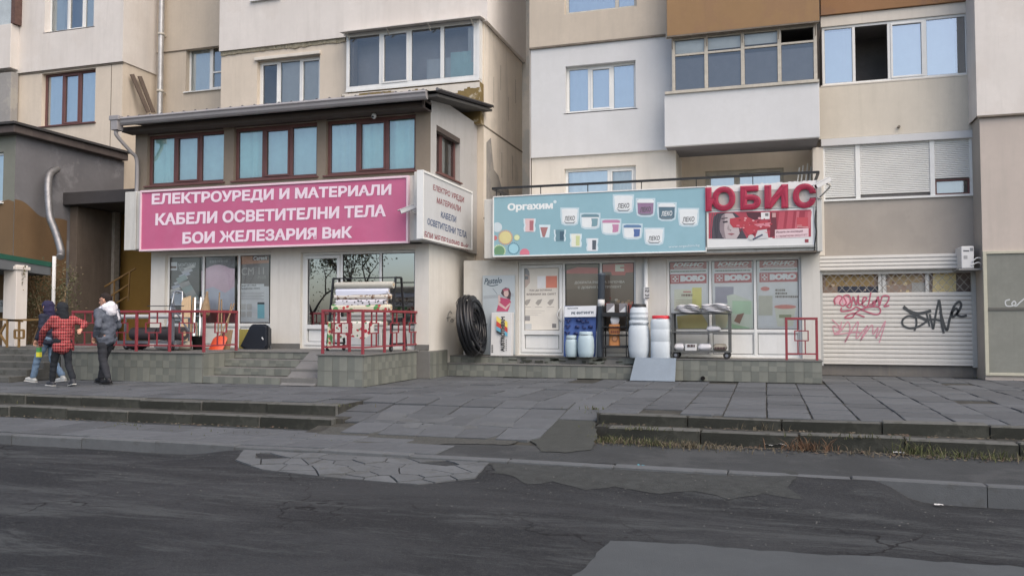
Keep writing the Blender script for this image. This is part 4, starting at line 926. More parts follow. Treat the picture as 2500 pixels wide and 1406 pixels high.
# ------------------------------------------------------------------ blue sign
YBS = 18.0
bs = thing('blue_paint_sign', 'long pale blue sign printed with paint buckets and coloured gears', 'sign', (-3.6, 18.03, 2.75))
xa = at(1206, 550, YBS).x; xb = at(1722, 540, YBS).x; z0, z1 = 2.77, 4.135
b = MB(); b.box(xa, xb, YBS, 18.055, z0, z1); b.build('face', mat('sign_blue', sr(142, 180, 192), .45, .06, .5, streak=.18, sc=sr(130, 160, 170), patch=.25, pc=sr(152, 188, 200), ps=.5, pt=.5), bs)
b = MB()
for (x0, x1, a_, c_) in ((xa-.02, xb+.02, z1, z1+.025), (xa-.02, xb+.02, z0-.03, z0), (xa-.03, xa, z0, z1), (xb, xb+.025, z0, z1)): b.box(x0, x1, YBS-.015, 18.056, a_, c_)
b.build('frame', m_pvc, bs, .003)
pr = Print(YBS); W = sr(232, 238, 240)
pr.text('Оргахим', (1239, 497), (1350, 492), (1239, 519), W, 1, .05); pr.disc(1355, 493, 4, 4, sr(205, 222, 228), 1); pr.text('www.orgachim.bg', (1632, 600), (1708, 596), (1632, 607), sr(205, 222, 228), 1, .01)
def gear(x, y, r, c, cd, teeth=20, l=1):
    if cd:
        pts = []
        for k in range(teeth*2): t = math.pi*k/teeth; rr = r*1.32 if k % 2 else r*1.08; pts.append((x+rr*math.cos(t), y+rr*math.sin(t)))
        pts = [(max(1207, min(1700, a_)), min(622, c_)) for a_, c_ in pts]; pr.poly(pts, cd, l)
    pr.poly([(max(1207, x+r*math.cos(R(a_))), min(622, y+r*math.sin(R(a_)))) for a_ in range(0, 360, 15)], c, l+.6)
gear(1214, 555, 12, sr(196, 212, 220), None); gear(1208, 581, 6, sr(200, 110, 112), None); gear(1234, 580, 15, sr(212, 204, 138), sr(196, 160, 138)); gear(1262, 580, 6.5, sr(212, 222, 168), sr(150, 180, 150), 12); gear(1219, 613, 13, sr(104, 152, 112), sr(190, 214, 168)); gear(1254, 607, 12, sr(150, 204, 220), sr(88, 138, 160)); gear(1281, 619, 12, sr(214, 116, 138), None)
def bucket(x, y, w_, h, lid, body, half=None, t=None, tc=(.12, .12, .13), l=1, glow=True):
    a_ = w_/2
    if glow: pr.poly([(x-a_-4, y-4), (x+a_+4, y-4), (x+a_+4, y+h*.5), (x+a_+1, y+h), (x+a_*.6, y+h+4), (x-a_*.6, y+h+4), (x-a_-1, y+h), (x-a_-4, y+h*.5)], sr(190, 214, 224), l)
    pr.poly([(x-a_, y), (x+a_, y), (x+a_, y+h*.2), (x+a_*.97, y+h*.3), (x+a_*.93, y+h*.88), (x+a_*.62, y+h*.98), (x, y+h), (x-a_*.62, y+h*.98), (x-a_*.93, y+h*.88), (x-a_*.97, y+h*.3), (x-a_, y+h*.2)], body, l+.7)
    pr.poly([(x-a_*1.02, y+h*.03), (x-a_*.7, y-1), (x+a_*.7, y-1), (x+a_*1.02, y+h*.03), (x+a_*1.02, y+h*.2), (x-a_*1.02, y+h*.2)], lid, l+1.2)
    if half: pr.poly([(x+a_*.12, y+h*.3), (x+a_*.9, y+h*.3), (x+a_*.84, y+h*.86), (x+a_*.5, y+h*.92), (x+a_*.15, y+h*.92), (x+a_*.2, y+h*.6)], half, l+1.4)
    if t: pr.poly([(x-a_*.8, y+h*.8), (x-a_*.4, y+h*.9), (x+a_*.4, y+h*.9), (x+a_*.8, y+h*.8), (x+a_*.5, y+h*.97), (x-a_*.5, y+h*.97)], sr(120, 132, 140), l+1.4)
    if t: pr.text(t, (x-a_*.62, y+h*.48), (x+a_*.68, y+h*.44), (x-a_*.66, y+h*.8), tc, l+2, .02)
WH = sr(224, 230, 232); GY = sr(106, 108, 120)
bucket(1391, 511, 38, 36, WH, WH, None, 'ЛЕКО'); bucket(1441, 524, 42, 32, sr(104, 142, 156), WH, sr(118, 158, 170)); bucket(1492, 538, 42, 32, sr(194, 132, 168), WH, sr(194, 132, 168)); bucket(1544, 550, 42, 31, sr(92, 130, 170), WH, sr(84, 112, 170)); bucket(1597, 560, 42, 35, WH, WH, None, 'ЛЕКО')
bucket(1522, 479, 44, 38, WH, WH, None, 'ЛЕКО'); bucket(1576, 488, 40, 38, WH, sr(148, 118, 150), None, 'ЛЕКО'); bucket(1628, 498, 40, 38, WH, sr(88, 118, 134), None, 'ЛЕКО', sr(230, 234, 236)); bucket(1681, 512, 44, 38, WH, WH, None, 'ЛЕКО')
def pouch(x, y, w_, h, c1, c2):
    a_ = w_/2; sh_ = lambda k: [(x-a_*k, y), (x+a_*k, y), (x+a_*k*.98, y+h*.3), (x+a_*k*.86, y+h*.5), (x+a_*k, y+h*.75), (x+a_*k*.9, y+h), (x-a_*k*.9, y+h), (x-a_*k, y+h*.75), (x-a_*k*.86, y+h*.5), (x-a_*k*.98, y+h*.3)]
    pr.poly(sh_(1.35), sr(206, 226, 234), 1); pr.poly(sh_(1), c1, 1.7); pr.poly([(x, y+h*.15), (x+a_*.9, y+h*.15), (x+a_*.8, y+h*.9), (x, y+h*.9)], c2, 2.3)
pouch(1293, 534, 22, 32, sr(222, 190, 192), sr(176, 110, 118)); pouch(1367, 561, 22, 28, sr(104, 142, 156), sr(70, 100, 120)); pouch(1406, 571, 22, 32, sr(226, 230, 216), sr(196, 208, 148)); pouch(1446, 582, 22, 31, sr(222, 226, 230), sr(88, 100, 110))
pr.poly([(1316, 549), (1344, 549), (1341, 580), (1320, 580)], sr(206, 226, 234), 1); pr.poly([(1319, 555), (1338, 555), (1330, 579), (1325, 579)], sr(168, 116, 116), 1.8)
pr.build('print', bs)
# ------------------------------------------------------------------ red channel letters on their backing
rs = thing('red_letter_sign', 'red raised letters on a weathered grey backing above the red poster', 'sign', (0, 18.05, 3.6))
xa, xb = at(1723, 480, 18.02).x, at(1994, 480, 18.02).x; z0, z1 = 3.63, 4.17
b = MB(); b.box(xa+.02, xb, 18.02, 18.058, z0, z1-.1); b.build('backing', mat('sign_backing', sr(176, 172, 168), .6, .1, 3, patch=.5, pc=sr(206, 205, 202), ps=2, pt=.5), rs)
b = MB(); n = 40
for k in range(n): b.box(xa+.02+(xb-xa-.02)*k/n, xa+.02+(xb-xa-.02)*(k+1)/n, 18.014, 18.05, z1-.15, z1-.02+.03*rnd.random()); 
b.build('peeling_strip', m_pvc, rs)
m_redl = mat('letter_red', sr(168, 48, 76), .45, .06, 2)
for ch, x0, x1, t0, t1 in (('Ю', 1722, 1796, 458, 514), ('Б', 1807, 1858, 455, 511), ('И', 1866, 1925, 453, 508), ('С', 1935, 1993, 450, 507)):
    v, f = text2d(ch, .055, 0, 1, .1); a_ = at(x0, t0, 17.98); c_ = at(x1, t1, 17.98); b = MB(); ez = max(abs(p[2]) for p in v)
    b.add([(a_.x+(c_.x-a_.x)*p[0], 17.985-.035*p[2]/ez, c_.z+(a_.z-c_.z)*p[1]) for p in v], f); b.build('letter', m_redl, rs)
# ------------------------------------------------------------------ red poster of a woman's face
rp_ = thing('red_banner', 'red and white framed banner with a large face under the red letters', 'banner', (0, 18.03, 2.8))
xa, xb = at(1727, 560, 18.0).x, at(1987, 560, 18.0).x; z0, z1 = 2.84, 3.62
b = MB(); b.box(xa, xb, 18.0, 18.056, z0, z1); b.build('board', mat('banner_white', sr(218, 220, 220), .5, .03), rp_)
b = MB()
for (x0, x1, a_, c_) in ((xa-.02, xb+.03, z1, z1+.03), (xa-.02, xb+.03, z0-.05, z0), (xa-.04, xa, z0, z1), (xb, xb+.035, z0, z1)): b.box(x0, x1, 17.985, 18.057, a_, c_)
b.build('frame', mat('alu_frame', sr(170, 172, 170), .5, .08, metal=.3), rp_, .003)
pr = Print(18.0); rC, dk = sr(176, 62, 82), sr(74, 70, 80)
pr.poly([(1730, 519), (1980, 512), (1980, 578), (1886, 582), (1886, 580), (1730, 583)], rC, 1); pr.poly([(1738, 583), (1738, 560), (1742, 530), (1752, 521), (1792, 519), (1806, 530), (1812, 560), (1824, 583)], dk, 1.6)
pr.poly([(1757, 545), (1762, 527), (1772, 521), (1788, 521), (1796, 532), (1803, 552), (1806, 570), (1798, 583), (1768, 583), (1758, 566)], sr(186, 172, 174), 2.2); pr.poly([(1757, 545), (1762, 527), (1770, 524), (1768, 560), (1772, 583), (1764, 580), (1757, 562)], sr(140, 126, 132), 2.6)
pr.poly([(1764, 541), (1776, 539), (1777, 543), (1766, 545)], sr(60, 52, 60), 3); pr.poly([(1776, 571), (1786, 569), (1794, 571), (1786, 575)], sr(150, 96, 104), 3); pr.poly([(1779, 562), (1786, 561), (1784, 564)], sr(112, 96, 100), 3)
pr.poly([(1782, 534), (1800, 531), (1826, 530), (1846, 540), (1882, 540), (1880, 556), (1850, 560), (1840, 572), (1826, 574), (1812, 556), (1790, 556), (1782, 546)], sr(184, 54, 70), 3.4); pr.poly([(1840, 548), (1856, 546), (1882, 543), (1878, 553), (1850, 553)], sr(212, 128, 142), 3.8); pr.poly([(1822, 519), (1856, 518), (1860, 533), (1840, 538), (1826, 530)], sr(88, 46, 58), 1.9)
pr.poly([(1882, 519), (1895, 519), (1897, 575), (1880, 580)], sr(112, 48, 62), 2); pr.poly([(1858, 519), (1879, 518), (1879, 535), (1858, 536)], sr(222, 220, 220), 3.8); pr.rect(1868, 521, 1876, 528, sr(120, 120, 120), 4.2); pr.rect(1885, 520, 1894, 531, sr(200, 150, 150), 4)
pr.poly([(1850, 563), (1872, 560), (1876, 582), (1842, 584)], sr(200, 200, 202), 4.2); pr.disc(1834, 580, 8, 7, sr(190, 192, 192), 4.4); pr.stroke([(1838, 585), (1862, 573)], 4, sr(80, 84, 110), 5)
for k in range(40):
    x_, y_ = rnd.uniform(1800, 1884), rnd.uniform(532, 572); r_ = rnd.uniform(1, 4.5); pr.disc(x_, y_, r_, r_*.6, rnd.choice((sr(206, 110, 126), sr(140, 36, 54), sr(224, 160, 168), sr(170, 50, 68))), 3.9+.02*k, 9)
for k in range(14): x_ = 1740+5*k; pr.stroke(spline([(x_, 521), (x_-3+rnd.uniform(-2, 2), 545), (x_-4+rnd.uniform(-3, 3), 582)]), 1.6, rnd.choice((sr(58, 54, 62), sr(92, 84, 92))), 1.7) if x_ < 1756 or x_ > 1806 else None
for k in range(12): x_ = 1896+7*k; pr.poly([(x_, 516), (x_+9, 516), (x_+4, 558), (x_-5, 559)], rnd.choice((sr(190, 74, 92), sr(164, 52, 72), sr(200, 96, 110))), 1.4+.01*k)
pr.poly([(1760, 533), (1776, 531), (1777, 533), (1762, 536)], sr(70, 60, 66), 3); pr.poly([(1778, 548), (1782, 560), (1778, 563), (1775, 558)], sr(160, 146, 148), 2.8)
pr.poly([(1892, 561), (1974, 557), (1974, 579), (1892, 582)], sr(224, 196, 202), 2.6); pr.text('Искате ли изолация', (1895, 564), (1960, 561), (1895, 571), sr(110, 66, 80), 3, .02); pr.text('с гарантиран резултат?', (1895, 574), (1971, 570), (1895, 581), sr(140, 84, 98), 3, .01); pr.rect(1945, 531, 1973, 553, sr(196, 66, 80), 2.6); pr.rect(1946, 550, 1958, 551, sr(230, 190, 190), 3); pr.rect(1946, 553.5, 1973, 554.5, sr(230, 190, 190), 3); pr.rect(1965, 584, 1974, 592, sr(150, 60, 72), 2)
pr.build('print', rp_)
b = MB(); 
for x, y in ((1988, 520), (1990, 560), (1989, 600)): pass
b.tube(spline([at(1992, 512, 17.99), at(1990, 540, 17.98), at(1993, 565, 17.97), at(1990, 590, 17.98), at(1988, 612, 17.99)]), .012, 6); b.build('cable', m_blk, rp_)

# posters in the paint shop windows
Yp = Y2+.145; Print.gain = 1.5; Print.fade = .22
for k, (x0, x1, tp) in enumerate(((1632, 1728, 634), (1740, 1838, 632), (1850, 1950, 630))):
    pr = Print(Yp); m_ = (x0+x1)/2
    pr.rect(x0-3, tp-2, x1+3, 808, sr(206, 202, 196), 1, -.01); pr.rect(x0+4, tp+4, x1-3, tp+24, sr(176, 84, 84), 2, -.02); pr.text('ЮБИС', (x0+12, tp+8), (x1-9, tp+7), (x0+11, tp+18), sr(228, 206, 200), 3, .05, .25); pr.dash(x0+14, tp+20, x1-10, 2.5, sr(226, 190, 186), 3, -.02)
    pr.dash(x0+6, tp+28, x1-5, 3, sr(96, 112, 92), 2, -.02)
    pr.rect(x0+4, tp+36, x1-3, tp+59, sr(178, 76, 84), 2, -.02); pr.text('BORO', (x0+29, tp+39), (x1-6, tp+37), (x0+29, tp+54), sr(238, 230, 226), 3, .09); pr.rect(x0+8, tp+39, x0+25, tp+55, sr(226, 190, 188), 2.6, -.02); pr.rect(x0+9, tp+40, x0+24, tp+54, sr(178, 76, 84), 3, -.02)
    for (dx, dy) in ((0, -4), (4, 0), (0, 4), (-4, 0)): pr.poly([(x0+16.5+dx, tp+47+dy-3), (x0+16.5+dx+3, tp+47+dy), (x0+16.5+dx, tp+47+dy+3), (x0+16.5+dx-3, tp+47+dy)], sr(230, 200, 198), 3.4)
    if k == 0:
        pr.rect(1646, 706, 1712, 760, sr(216, 204, 172), 2); pr.rect(1690, 702, 1713, 752, sr(202, 190, 78), 3); pr.rect(1668, 711, 1687, 714, sr(190, 110, 100), 3); pr.dash(1664, 718, 1692, 5, sr(128, 100, 84), 3); pr.poly([(1652, 772), (1712, 764), (1728, 790), (1725, 806), (1656, 806)], sr(206, 182, 92), 2)
        for q in range(4): pr.rect(1650, 732+5*q, 1700, 733+5*q, sr(160, 140, 110), 3)
    elif k == 1:
        pr.rect(1746, 700, 1791, 740, sr(152, 150, 166), 2); pr.poly([(1774, 722), (1790, 718), (1838, 735), (1838, 806), (1770, 806), (1780, 770)], sr(190, 202, 180), 2.5); pr.rect(1788, 734, 1834, 766, sr(168, 196, 164), 3, .02); pr.poly([(1800, 768), (1817, 764), (1806, 790), (1792, 784)], sr(150, 104, 84), 3.5); pr.poly([(1786, 790), (1830, 800), (1830, 806), (1788, 806)], sr(150, 186, 146), 3.6); pr.poly([(1746, 760), (1780, 750), (1782, 800), (1748, 802)], sr(196, 190, 158), 2.2)
    else:
        pr.disc(1868, 705, 11, 5, sr(204, 112, 104), 2); pr.rect(1852, 722, 1886, 770, sr(182, 180, 164), 2)
        for q, t in enumerate(('БУРКАН', 'МАГАЗИН', 'ВОДОПОНИЖАВАЩ')): pr.dash(1893, 706+8*q, 1918+(30 if q == 2 else 4*q), 4.5, sr(120, 112, 104), 2)
        pr.poly([(1891, 750), (1943, 748), (1936, 796), (1898, 797)], sr(196, 196, 178), 2); pr.disc(1917, 749, 27, 5, sr(206, 124, 112), 2.6); pr.rect(1902, 768, 1932, 776, sr(140, 148, 112), 2.8)
    poster(e2, pr)
Print.fade = .05; Print.gain = 1.35; pr = Print(Yp)                               # banner behind the middle glazing
pr.rect(1383, 643, 1460, 808, sr(124, 108, 94), 1, -.01); pr.rect(1470, 641, 1548, 806, sr(124, 108, 96), 1, -.01); pr.poly([(1383, 660), (1410, 652), (1460, 654), (1460, 668), (1383, 668)], sr(196, 110, 104), 2); pr.poly([(1470, 646), (1548, 641), (1548, 664), (1528, 666), (1526, 672), (1494, 672), (1492, 664), (1470, 664)], sr(196, 108, 100), 2); pr.rect(1502, 646, 1524, 663, sr(222, 206, 190), 3); pr.rect(1514, 652, 1524, 655, sr(196, 108, 100), 3.5)
pr.poly([(1383, 668), (1460, 668), (1460, 700), (1383, 706)], sr(138, 120, 104), 1.6)
poster(e2, pr)
pr = Print(Yp-.004); cw = sr(206, 200, 192)
pr.text('ДОБРАТА РАБОТА ЗАПОЧВА', (1403, 687), (1525, 685), (1403, 694), cw, 3, .02); pr.text('С ДОБРИЯ ИНСТРУМЕНТ', (1411, 699), (1517, 697), (1411, 706), cw, 3, .02)
for q in range(14): x, y = 1475+5*q, 735+rnd.uniform(-8, 8); pr.disc(x, y, rnd.uniform(2, 5), rnd.uniform(2, 4), rnd.choice((sr(190, 180, 170), sr(150, 60, 54), sr(90, 84, 80), sr(170, 140, 110))), 3)
pr.poly([(1515, 745), (1545, 735), (1548, 765), (1510, 765)], sr(190, 92, 76), 2.6)
poster(e2, pr, 'banner_lettering')
Print.gain = 1.3; pr = Print(Y2+.125)                               # door posters
pr.rect(1274, 651, 1364, 806, sr(204, 198, 186), 1, -.01); pr.poly([(1275, 652), (1286, 654), (1293, 668), (1294, 690), (1284, 702), (1275, 706)], sr(178, 160, 148), 2); pr.poly([(1275, 652), (1284, 652), (1292, 662), (1293, 674), (1280, 668), (1275, 670)], sr(140, 142, 142), 2.5); pr.rect(1276, 674, 1290, 682, sr(120, 126, 128), 3)
pr.rect(1312, 674, 1332, 704, sr(226, 226, 228), 2, -.02); pr.rect(1333, 674, 1360, 703, sr(206, 118, 92), 2, -.02)
pr.text('Как да оставим', (1293, 706), (1347, 705), (1293, 712), sr(140, 128, 120), 2, .03); pr.text('влажния на сняг?', (1286, 715), (1357, 714), (1286, 721), sr(140, 128, 120), 2, .03)
for x in (1288, 1316, 1345): pr.poly([(x-9, 740), (x-3, 732), (x+8, 730), (x+4, 740), (x-2, 746)], sr(150, 144, 136), 2); pr.rect(x-10, 749, x+8, 750, sr(150, 144, 136), 2)
for q in range(3): pr.rect(1279, 758+5*q, 1330-8*q, 759+5*q, sr(170, 164, 156), 2)
pr.rect(1282, 771, 1294, 783, sr(130, 128, 128), 2); pr.rect(1348, 790, 1358, 800, sr(120, 118, 116), 2); pr.rect(1278, 790, 1298, 804, sr(176, 178, 178), 2)
poster(e2, pr, 'door_poster')
Print.gain = 1.
Print.fade = 0.
# ================================================================== ROLLER SHUTTER, STEEL DOOR, AIR CONDITIONER
rs2 = thing('roller_shutter', 'white roller shutter with red and black graffiti below a lattice window strip', 'shutter', ((sh[0]+sh[1])/2, YE, sh[2]))
m_slat = mat('shutter_white', sr(198, 197, 194), .5, .05, 2, streak=.25, sc=(.4, .4, .38))
zl0 = at(2190, 713, YE-.08).z; zl1 = at(2190, 668, YE-.08).z; YSH = YE-.06
ns = 16; hs = (zl0-sh[2]-.04)/ns
b = MB(); prof = [(0, 0), (-.016, .012), (-.02, hs*.5), (-.016, hs-.016), (0, hs-.006), (.012, hs-.006), (.012, 0)]
b.prism([(0, d, z) for d, z in prof], (sh[1]-sh[0], 0, 0)); slat = b.mesh('slat', [m_slat])
bmx = bmesh.new(); bmx.from_mesh(slat); bmesh.ops.recalc_face_normals(bmx, faces=bmx.faces); bmx.to_mesh(slat); bmx.free()
for k in range(ns): piece('slat', slat, rs2, (sh[0], YSH, sh[2]+.04+hs*k))
b = MB(); b.box(sh[0], sh[1], YSH-.025, YSH+.02, sh[2]-.01, sh[2]+.042); b.build('bottom_bar', m_slat, rs2, .004)
for px in ((2378), (2004)):
    x = at(px, 780, YSH).x; b = MB(); b.box(x-.045, x+.045, YSH-.05, YSH+.05, sh[2]-.05, zl1+.08); b.build('guide_rail', mat('rail_alu', sr(176, 178, 178), .45, .06, 3, metal=.3), rs2, .005)
zt = at(2190, 621, YE-.2).z; zb_ = at(2190, 658, YE-.2).z
for k in range(4):
    h = (zt-zb_)/4; b = MB(); b.prism([(sh[0]-.05, YE-.2, zb_+h*k), (sh[0]-.05, YE-.2-.012, zb_+h*k+.02), (sh[0]-.05, YE-.2, zb_+h*(k+1)-.006), (sh[0]-.05, YE, zb_+h*(k+1)-.006), (sh[0]-.05, YE, zb_+h*k)], (sh[1]-sh[0]-(.1 if k > 1 else .06), 0, 0)); b.build('box_slat', m_slat, rs2)
b = MB(); b.box(sh[0], sh[1], YSH-.01, YSH+.02, zl1, zb_+.02); b.build('top_slat', m_slat, rs2)
m_wire = mat('lattice_wire', sr(150, 146, 140), .4, .1, metal=.5); b = MB(); n = 18; w_ = (sh[1]-sh[0])/n
for k in range(-2, n+1):
    for s_ in (1, -1):
        x0 = sh[0]+w_*k+(0 if s_ > 0 else w_*2.0); x1 = x0+s_*w_*2.0; z0, z1 = zl0, zl1
        for (xa_, xb_) in ((x0, x1),):
            lo, hi = sh[0]+.01, sh[1]-.01; t0, t1 = 0, 1
            if min(xa_, xb_) > hi or max(xa_, xb_) < lo: continue
            def tt(x): return (x-xa_)/(xb_-xa_)
            ta, tb = sorted((tt(lo), tt(hi))); t0 = max(0, ta); t1 = min(1, tb)
            if t1-t0 < .05: continue
            b.bar((xa_+(xb_-xa_)*t0, YSH-.004*s_, z0+(z1-z0)*t0), (xa_+(xb_-xa_)*t1, YSH-.004*s_, z0+(z1-z0)*t1), .008, .012)
tag(b.build('lattice', m_wire, rs2, fix=False), kind='stuff')
b = MB(); b.box(sh[0]-.1, sh[1]+.1, YE+.11, YE+.13, zl0-.1, zl1+.1); b.build('backing', m_rooml, rs2)
pr = Print(YE+.1); 
pr.rect(2008, 660, 2147, 722, sr(156, 132, 116), 1); pr.rect(2016, 668, 2134, 700, sr(166, 138, 84), 2); pr.rect(2045, 699, 2146, 716, sr(60, 66, 84), 2.6); pr.rect(2166, 664, 2262, 722, sr(166, 142, 126), 1); pr.rect(2172, 672, 2250, 694, sr(172, 148, 108), 2); pr.rect(2226, 690, 2262, 718, sr(180, 180, 176), 2.6); pr.rect(2270, 660, 2372, 722, sr(120, 104, 98), 1); pr.poly([(2278, 664), (2334, 664), (2334, 722), (2276, 722)], sr(236, 214, 150), 2)
for k in range(26): pr.disc(rnd.uniform(2016, 2250), rnd.uniform(670, 712), rnd.uniform(2, 5), rnd.uniform(1.5, 4), rnd.choice((sr(226, 204, 150), sr(120, 92, 60), sr(214, 190, 160), sr(140, 112, 96))), 3.2)
pr.build('window_print', rs2)
b = MB()
for px in (2148, 2158, 2263): x = at(px, 690, YE+.05).x; b.box(x-.035, x+.035, YE+.03, YE+.09, zl0-.1, zl1+.1)
b.build('window_bars', m_pvc, rs2)
G = lambda pts: [(1860+x*.256, 560+y*.256) for x, y in pts]
YG = YSH-.026
blk = sr(66, 70, 74); red = sr(176, 84, 110); red2 = sr(196, 134, 152)
pr = Print(YG)
for pts, w_ in (([(1350, 740), (1400, 775), (1480, 800), (1560, 790), (1615, 775)], 7), ([(1350, 735), (1420, 790), (1500, 830), (1580, 870)], 7), ([(1470, 840), (1400, 825), (1345, 860), (1345, 910), (1400, 940), (1470, 935), (1540, 900), (1580, 870), (1640, 858), (1705, 870)], 5), ([(1470, 840), (1475, 900), (1455, 965)], 5), ([(1570, 800), (1585, 860), (1600, 925)], 4), ([(1600, 810), (1618, 880), (1635, 945), (1660, 800), (1690, 670)], 5), ([(1690, 670), (1705, 760), (1715, 900), (1735, 990)], 6), ([(1700, 780), (1760, 960), (1790, 860), (1830, 740), (1880, 690), (1900, 725), (1870, 790), (1820, 835), (1815, 790), (1850, 755), (1872, 780), (1860, 810), (1900, 830), (1955, 820)], 6)):
    pr.stroke(spline(G(pts), 6), w_, blk, 1+.3*rnd.random())
pr.build('graffiti', rs2)
pr = Print(YG)
for pts in ([(700, 720), (690, 670), (730, 635), (765, 650), (740, 700), (770, 730), (805, 700), (780, 640), (830, 630), (845, 690), (810, 730), (850, 740), (870, 640), (900, 720), (920, 630), (930, 720), (1000, 660), (970, 650), (960, 720), (1010, 730), (1040, 600)], [(1030, 720), (1100, 680), (1060, 690), (1070, 730), (1110, 640), (1120, 730), (1150, 640), (1210, 640), (1200, 690), (1165, 735), (1215, 725)], [(760, 745), (760, 780), (850, 770), (900, 740), (960, 770), (1080, 810), (1130, 790), (1110, 740), (1000, 745), (900, 790), (860, 840), (790, 840), (870, 800), (980, 835)]):
    pr.stroke(spline(G(pts), 5), 3.4, red, 1+.5*rnd.random())
for (x, y) in ((735, 680), (800, 680)): pr.disc(*G([(x, y)])[0], 9, 10, sr(214, 164, 178), .6)
pr.build('graffiti', rs2)
pr = Print(YG)
pr.stroke(spline(G([(670, 860), (760, 950), (680, 920), (700, 1000), (760, 960), (820, 880), (840, 960), (790, 1080), (860, 960), (920, 880), (900, 1040), (970, 960), (1010, 920), (940, 1060), (1050, 910), (1060, 1000), (1110, 930), (1090, 1040), (1180, 870), (1120, 1080)]), 5), 2.6, red2, 1)
pr.stroke(spline(G([(760, 880), (740, 960), (690, 1000), (800, 990), (900, 980), (960, 990)]), 5), 2.6, red2, 1.4)
pr.build('graffiti', rs2)

sd_ = thing('steel_door', 'grey-green steel door in a pale frame beside the roller shutter', 'door', (at(2460, 900, YF).x, YF-.05, 0))
x0, x1 = at(2410, 760, YF).x, 6.4; z0, z1 = .16, 2.7
m_std = mat('steel_green', sr(126, 128, 122), .9, .12, 2, .2, 60, streak=.35, sc=(.13, .14, .12)); m_sfr = mat('frame_cream', sr(178, 176, 160), .6, .1, 4)
b = MB(); b.box(x0, x1, YF-.03, YF-.004, z0, 1.49); b.build('lower_panel', m_std, sd_); b = MB(); b.box(x0, x1, YF-.03, YF-.004, 1.55, z1); b.build('upper_panel', m_std, sd_)
b = MB(); b.box(x0-.04, x1, YF-.05, YF-.003, 1.49, 1.55); b.build('crossbar', mat('steel_dark', sr(92, 92, 88), .6, .1), sd_, .004)
b = MB(); b.box(x0-.07, x0, YF-.06, YF-.002, z0-.06, z1+.06); b.box(x0, x1, YF-.06, YF-.002, z1, z1+.06); b.box(x0, x1, YF-.06, YF-.002, z0-.06, z0); b.build('frame', m_sfr, sd_, .006)
pr = Print(YF-.033); pr.stroke(spline([(2466, 731), (2455, 735), (2457, 746), (2470, 747), (2480, 742), (2476, 735), (2470, 742), (2480, 747), (2490, 738), (2502, 728)]), 3, sr(190, 194, 196), 1); pr.build('graffiti', sd_)

ac = thing('air_conditioner', 'white wall unit on a bracket above the corner of the roller shutter', 'air conditioner', (at(2362, 655, 20.0).x, 20.2, at(2362, 655, 20.0).z))
x0, x1 = at(2347, 630, 19.95).x, at(2378, 630, 19.95).x; z0, z1 = at(2362, 655, 19.95).z, at(2362, 601, 19.95).z
b = MB(); b.box(x0, x1, 19.95, 20.55, z0, z1); b.build('casing', m_white2, ac, .015)
pr = Print(19.948); pr.rect(2352, 611, 2366, 614, sr(70, 74, 78), 1); pr.rect(2368, 605, 2376, 613, sr(120, 124, 128), 1); pr.rect(2353, 624, 2362, 632, sr(150, 152, 154), 1); pr.build('label_plate', ac)
b = MB(); b.tube(spline([(x1-.04, 19.94, z0+.14), (x1+.05, 19.92, z0+.22), (x1+.14, 19.95, z0+.2), (x1+.16, 20.1, z0+.1)]), .012, 6); b.build('pipe', m_pvc, ac)
b = MB(); b.tube(spline([(x1-.06, 19.94, z0+.06), (x1+.06, 19.92, z0+.12), (x1+.13, 19.95, z0+.09), (x1+.15, 20.1, z0+.02)]), .012, 6); b.build('pipe', m_pvc, ac)
b = MB(); b.box(x0-.06, x1+.2, 19.93, 20.6, z0-.04, z0-.005); b.build('bracket', mat('bracket_grey', sr(130, 130, 130), .6, .1), ac)

# ================================================================== CCTV CAMERAS
def cctv(label, base, d, wallp):
    base = Vector(base); d = Vector(d).normalized(); t = thing('security_camera', label, 'camera', base, 'security cameras')
    up = Vector((0, 0, 1)); s_ = d.cross(up).normalized(); u = s_.cross(d)
    b = MB(); b.obox(base, d*.17, s_*.045, u*.045); b.obox(base+u*.05+d*.03, d*.19, s_*.055, u*.008); b.build('housing', m_white2, t, .008)
    b = MB(); b.cyl(base+d*.165, base+d*.175, .034, n=12); b.build('lens', m_blk, t)
    b = MB(); b.tube(spline([base-d*.06-u*.04, base-d*.1-u*.13, Vector(wallp)]), .018, 8); b.cyl(Vector(wallp), Vector(wallp)+(Vector(wallp)-base).normalized()*.02, .05, n=12); b.build('arm', m_pvcd, t)
q = at(996, 511, 16.15); cctv('white bullet security camera between the pink and the grey sign', q, (-.8, -.35, -.35), (XS1-.1, 16.35, q.z-.12))
q = at(2009, 447, 17.75); cctv('white bullet security camera at the right end above the red letters', q, (-.75, -.3, -.42), (at(2002, 475, 18.0).x, 18.0, q.z-.25))
q = at(913, 283, 16.55); t = thing('dome_camera', 'small white dome camera under the eaves of the electrical shop', 'camera', q, 'security cameras')
b = MB(); b.lathe(q+Vector((0, 0, -.01)), [(.02, .06), (.05, .05), (.055, .0), (.045, -.04), (.02, -.06)][::-1], 14); b.build('housing', m_white2, t)
b = MB(); b.cyl(q+Vector((.0, -.04, -.03)), q+Vector((0, -.065, -.038)), .022, n=10); b.build('lens', m_blk, t)

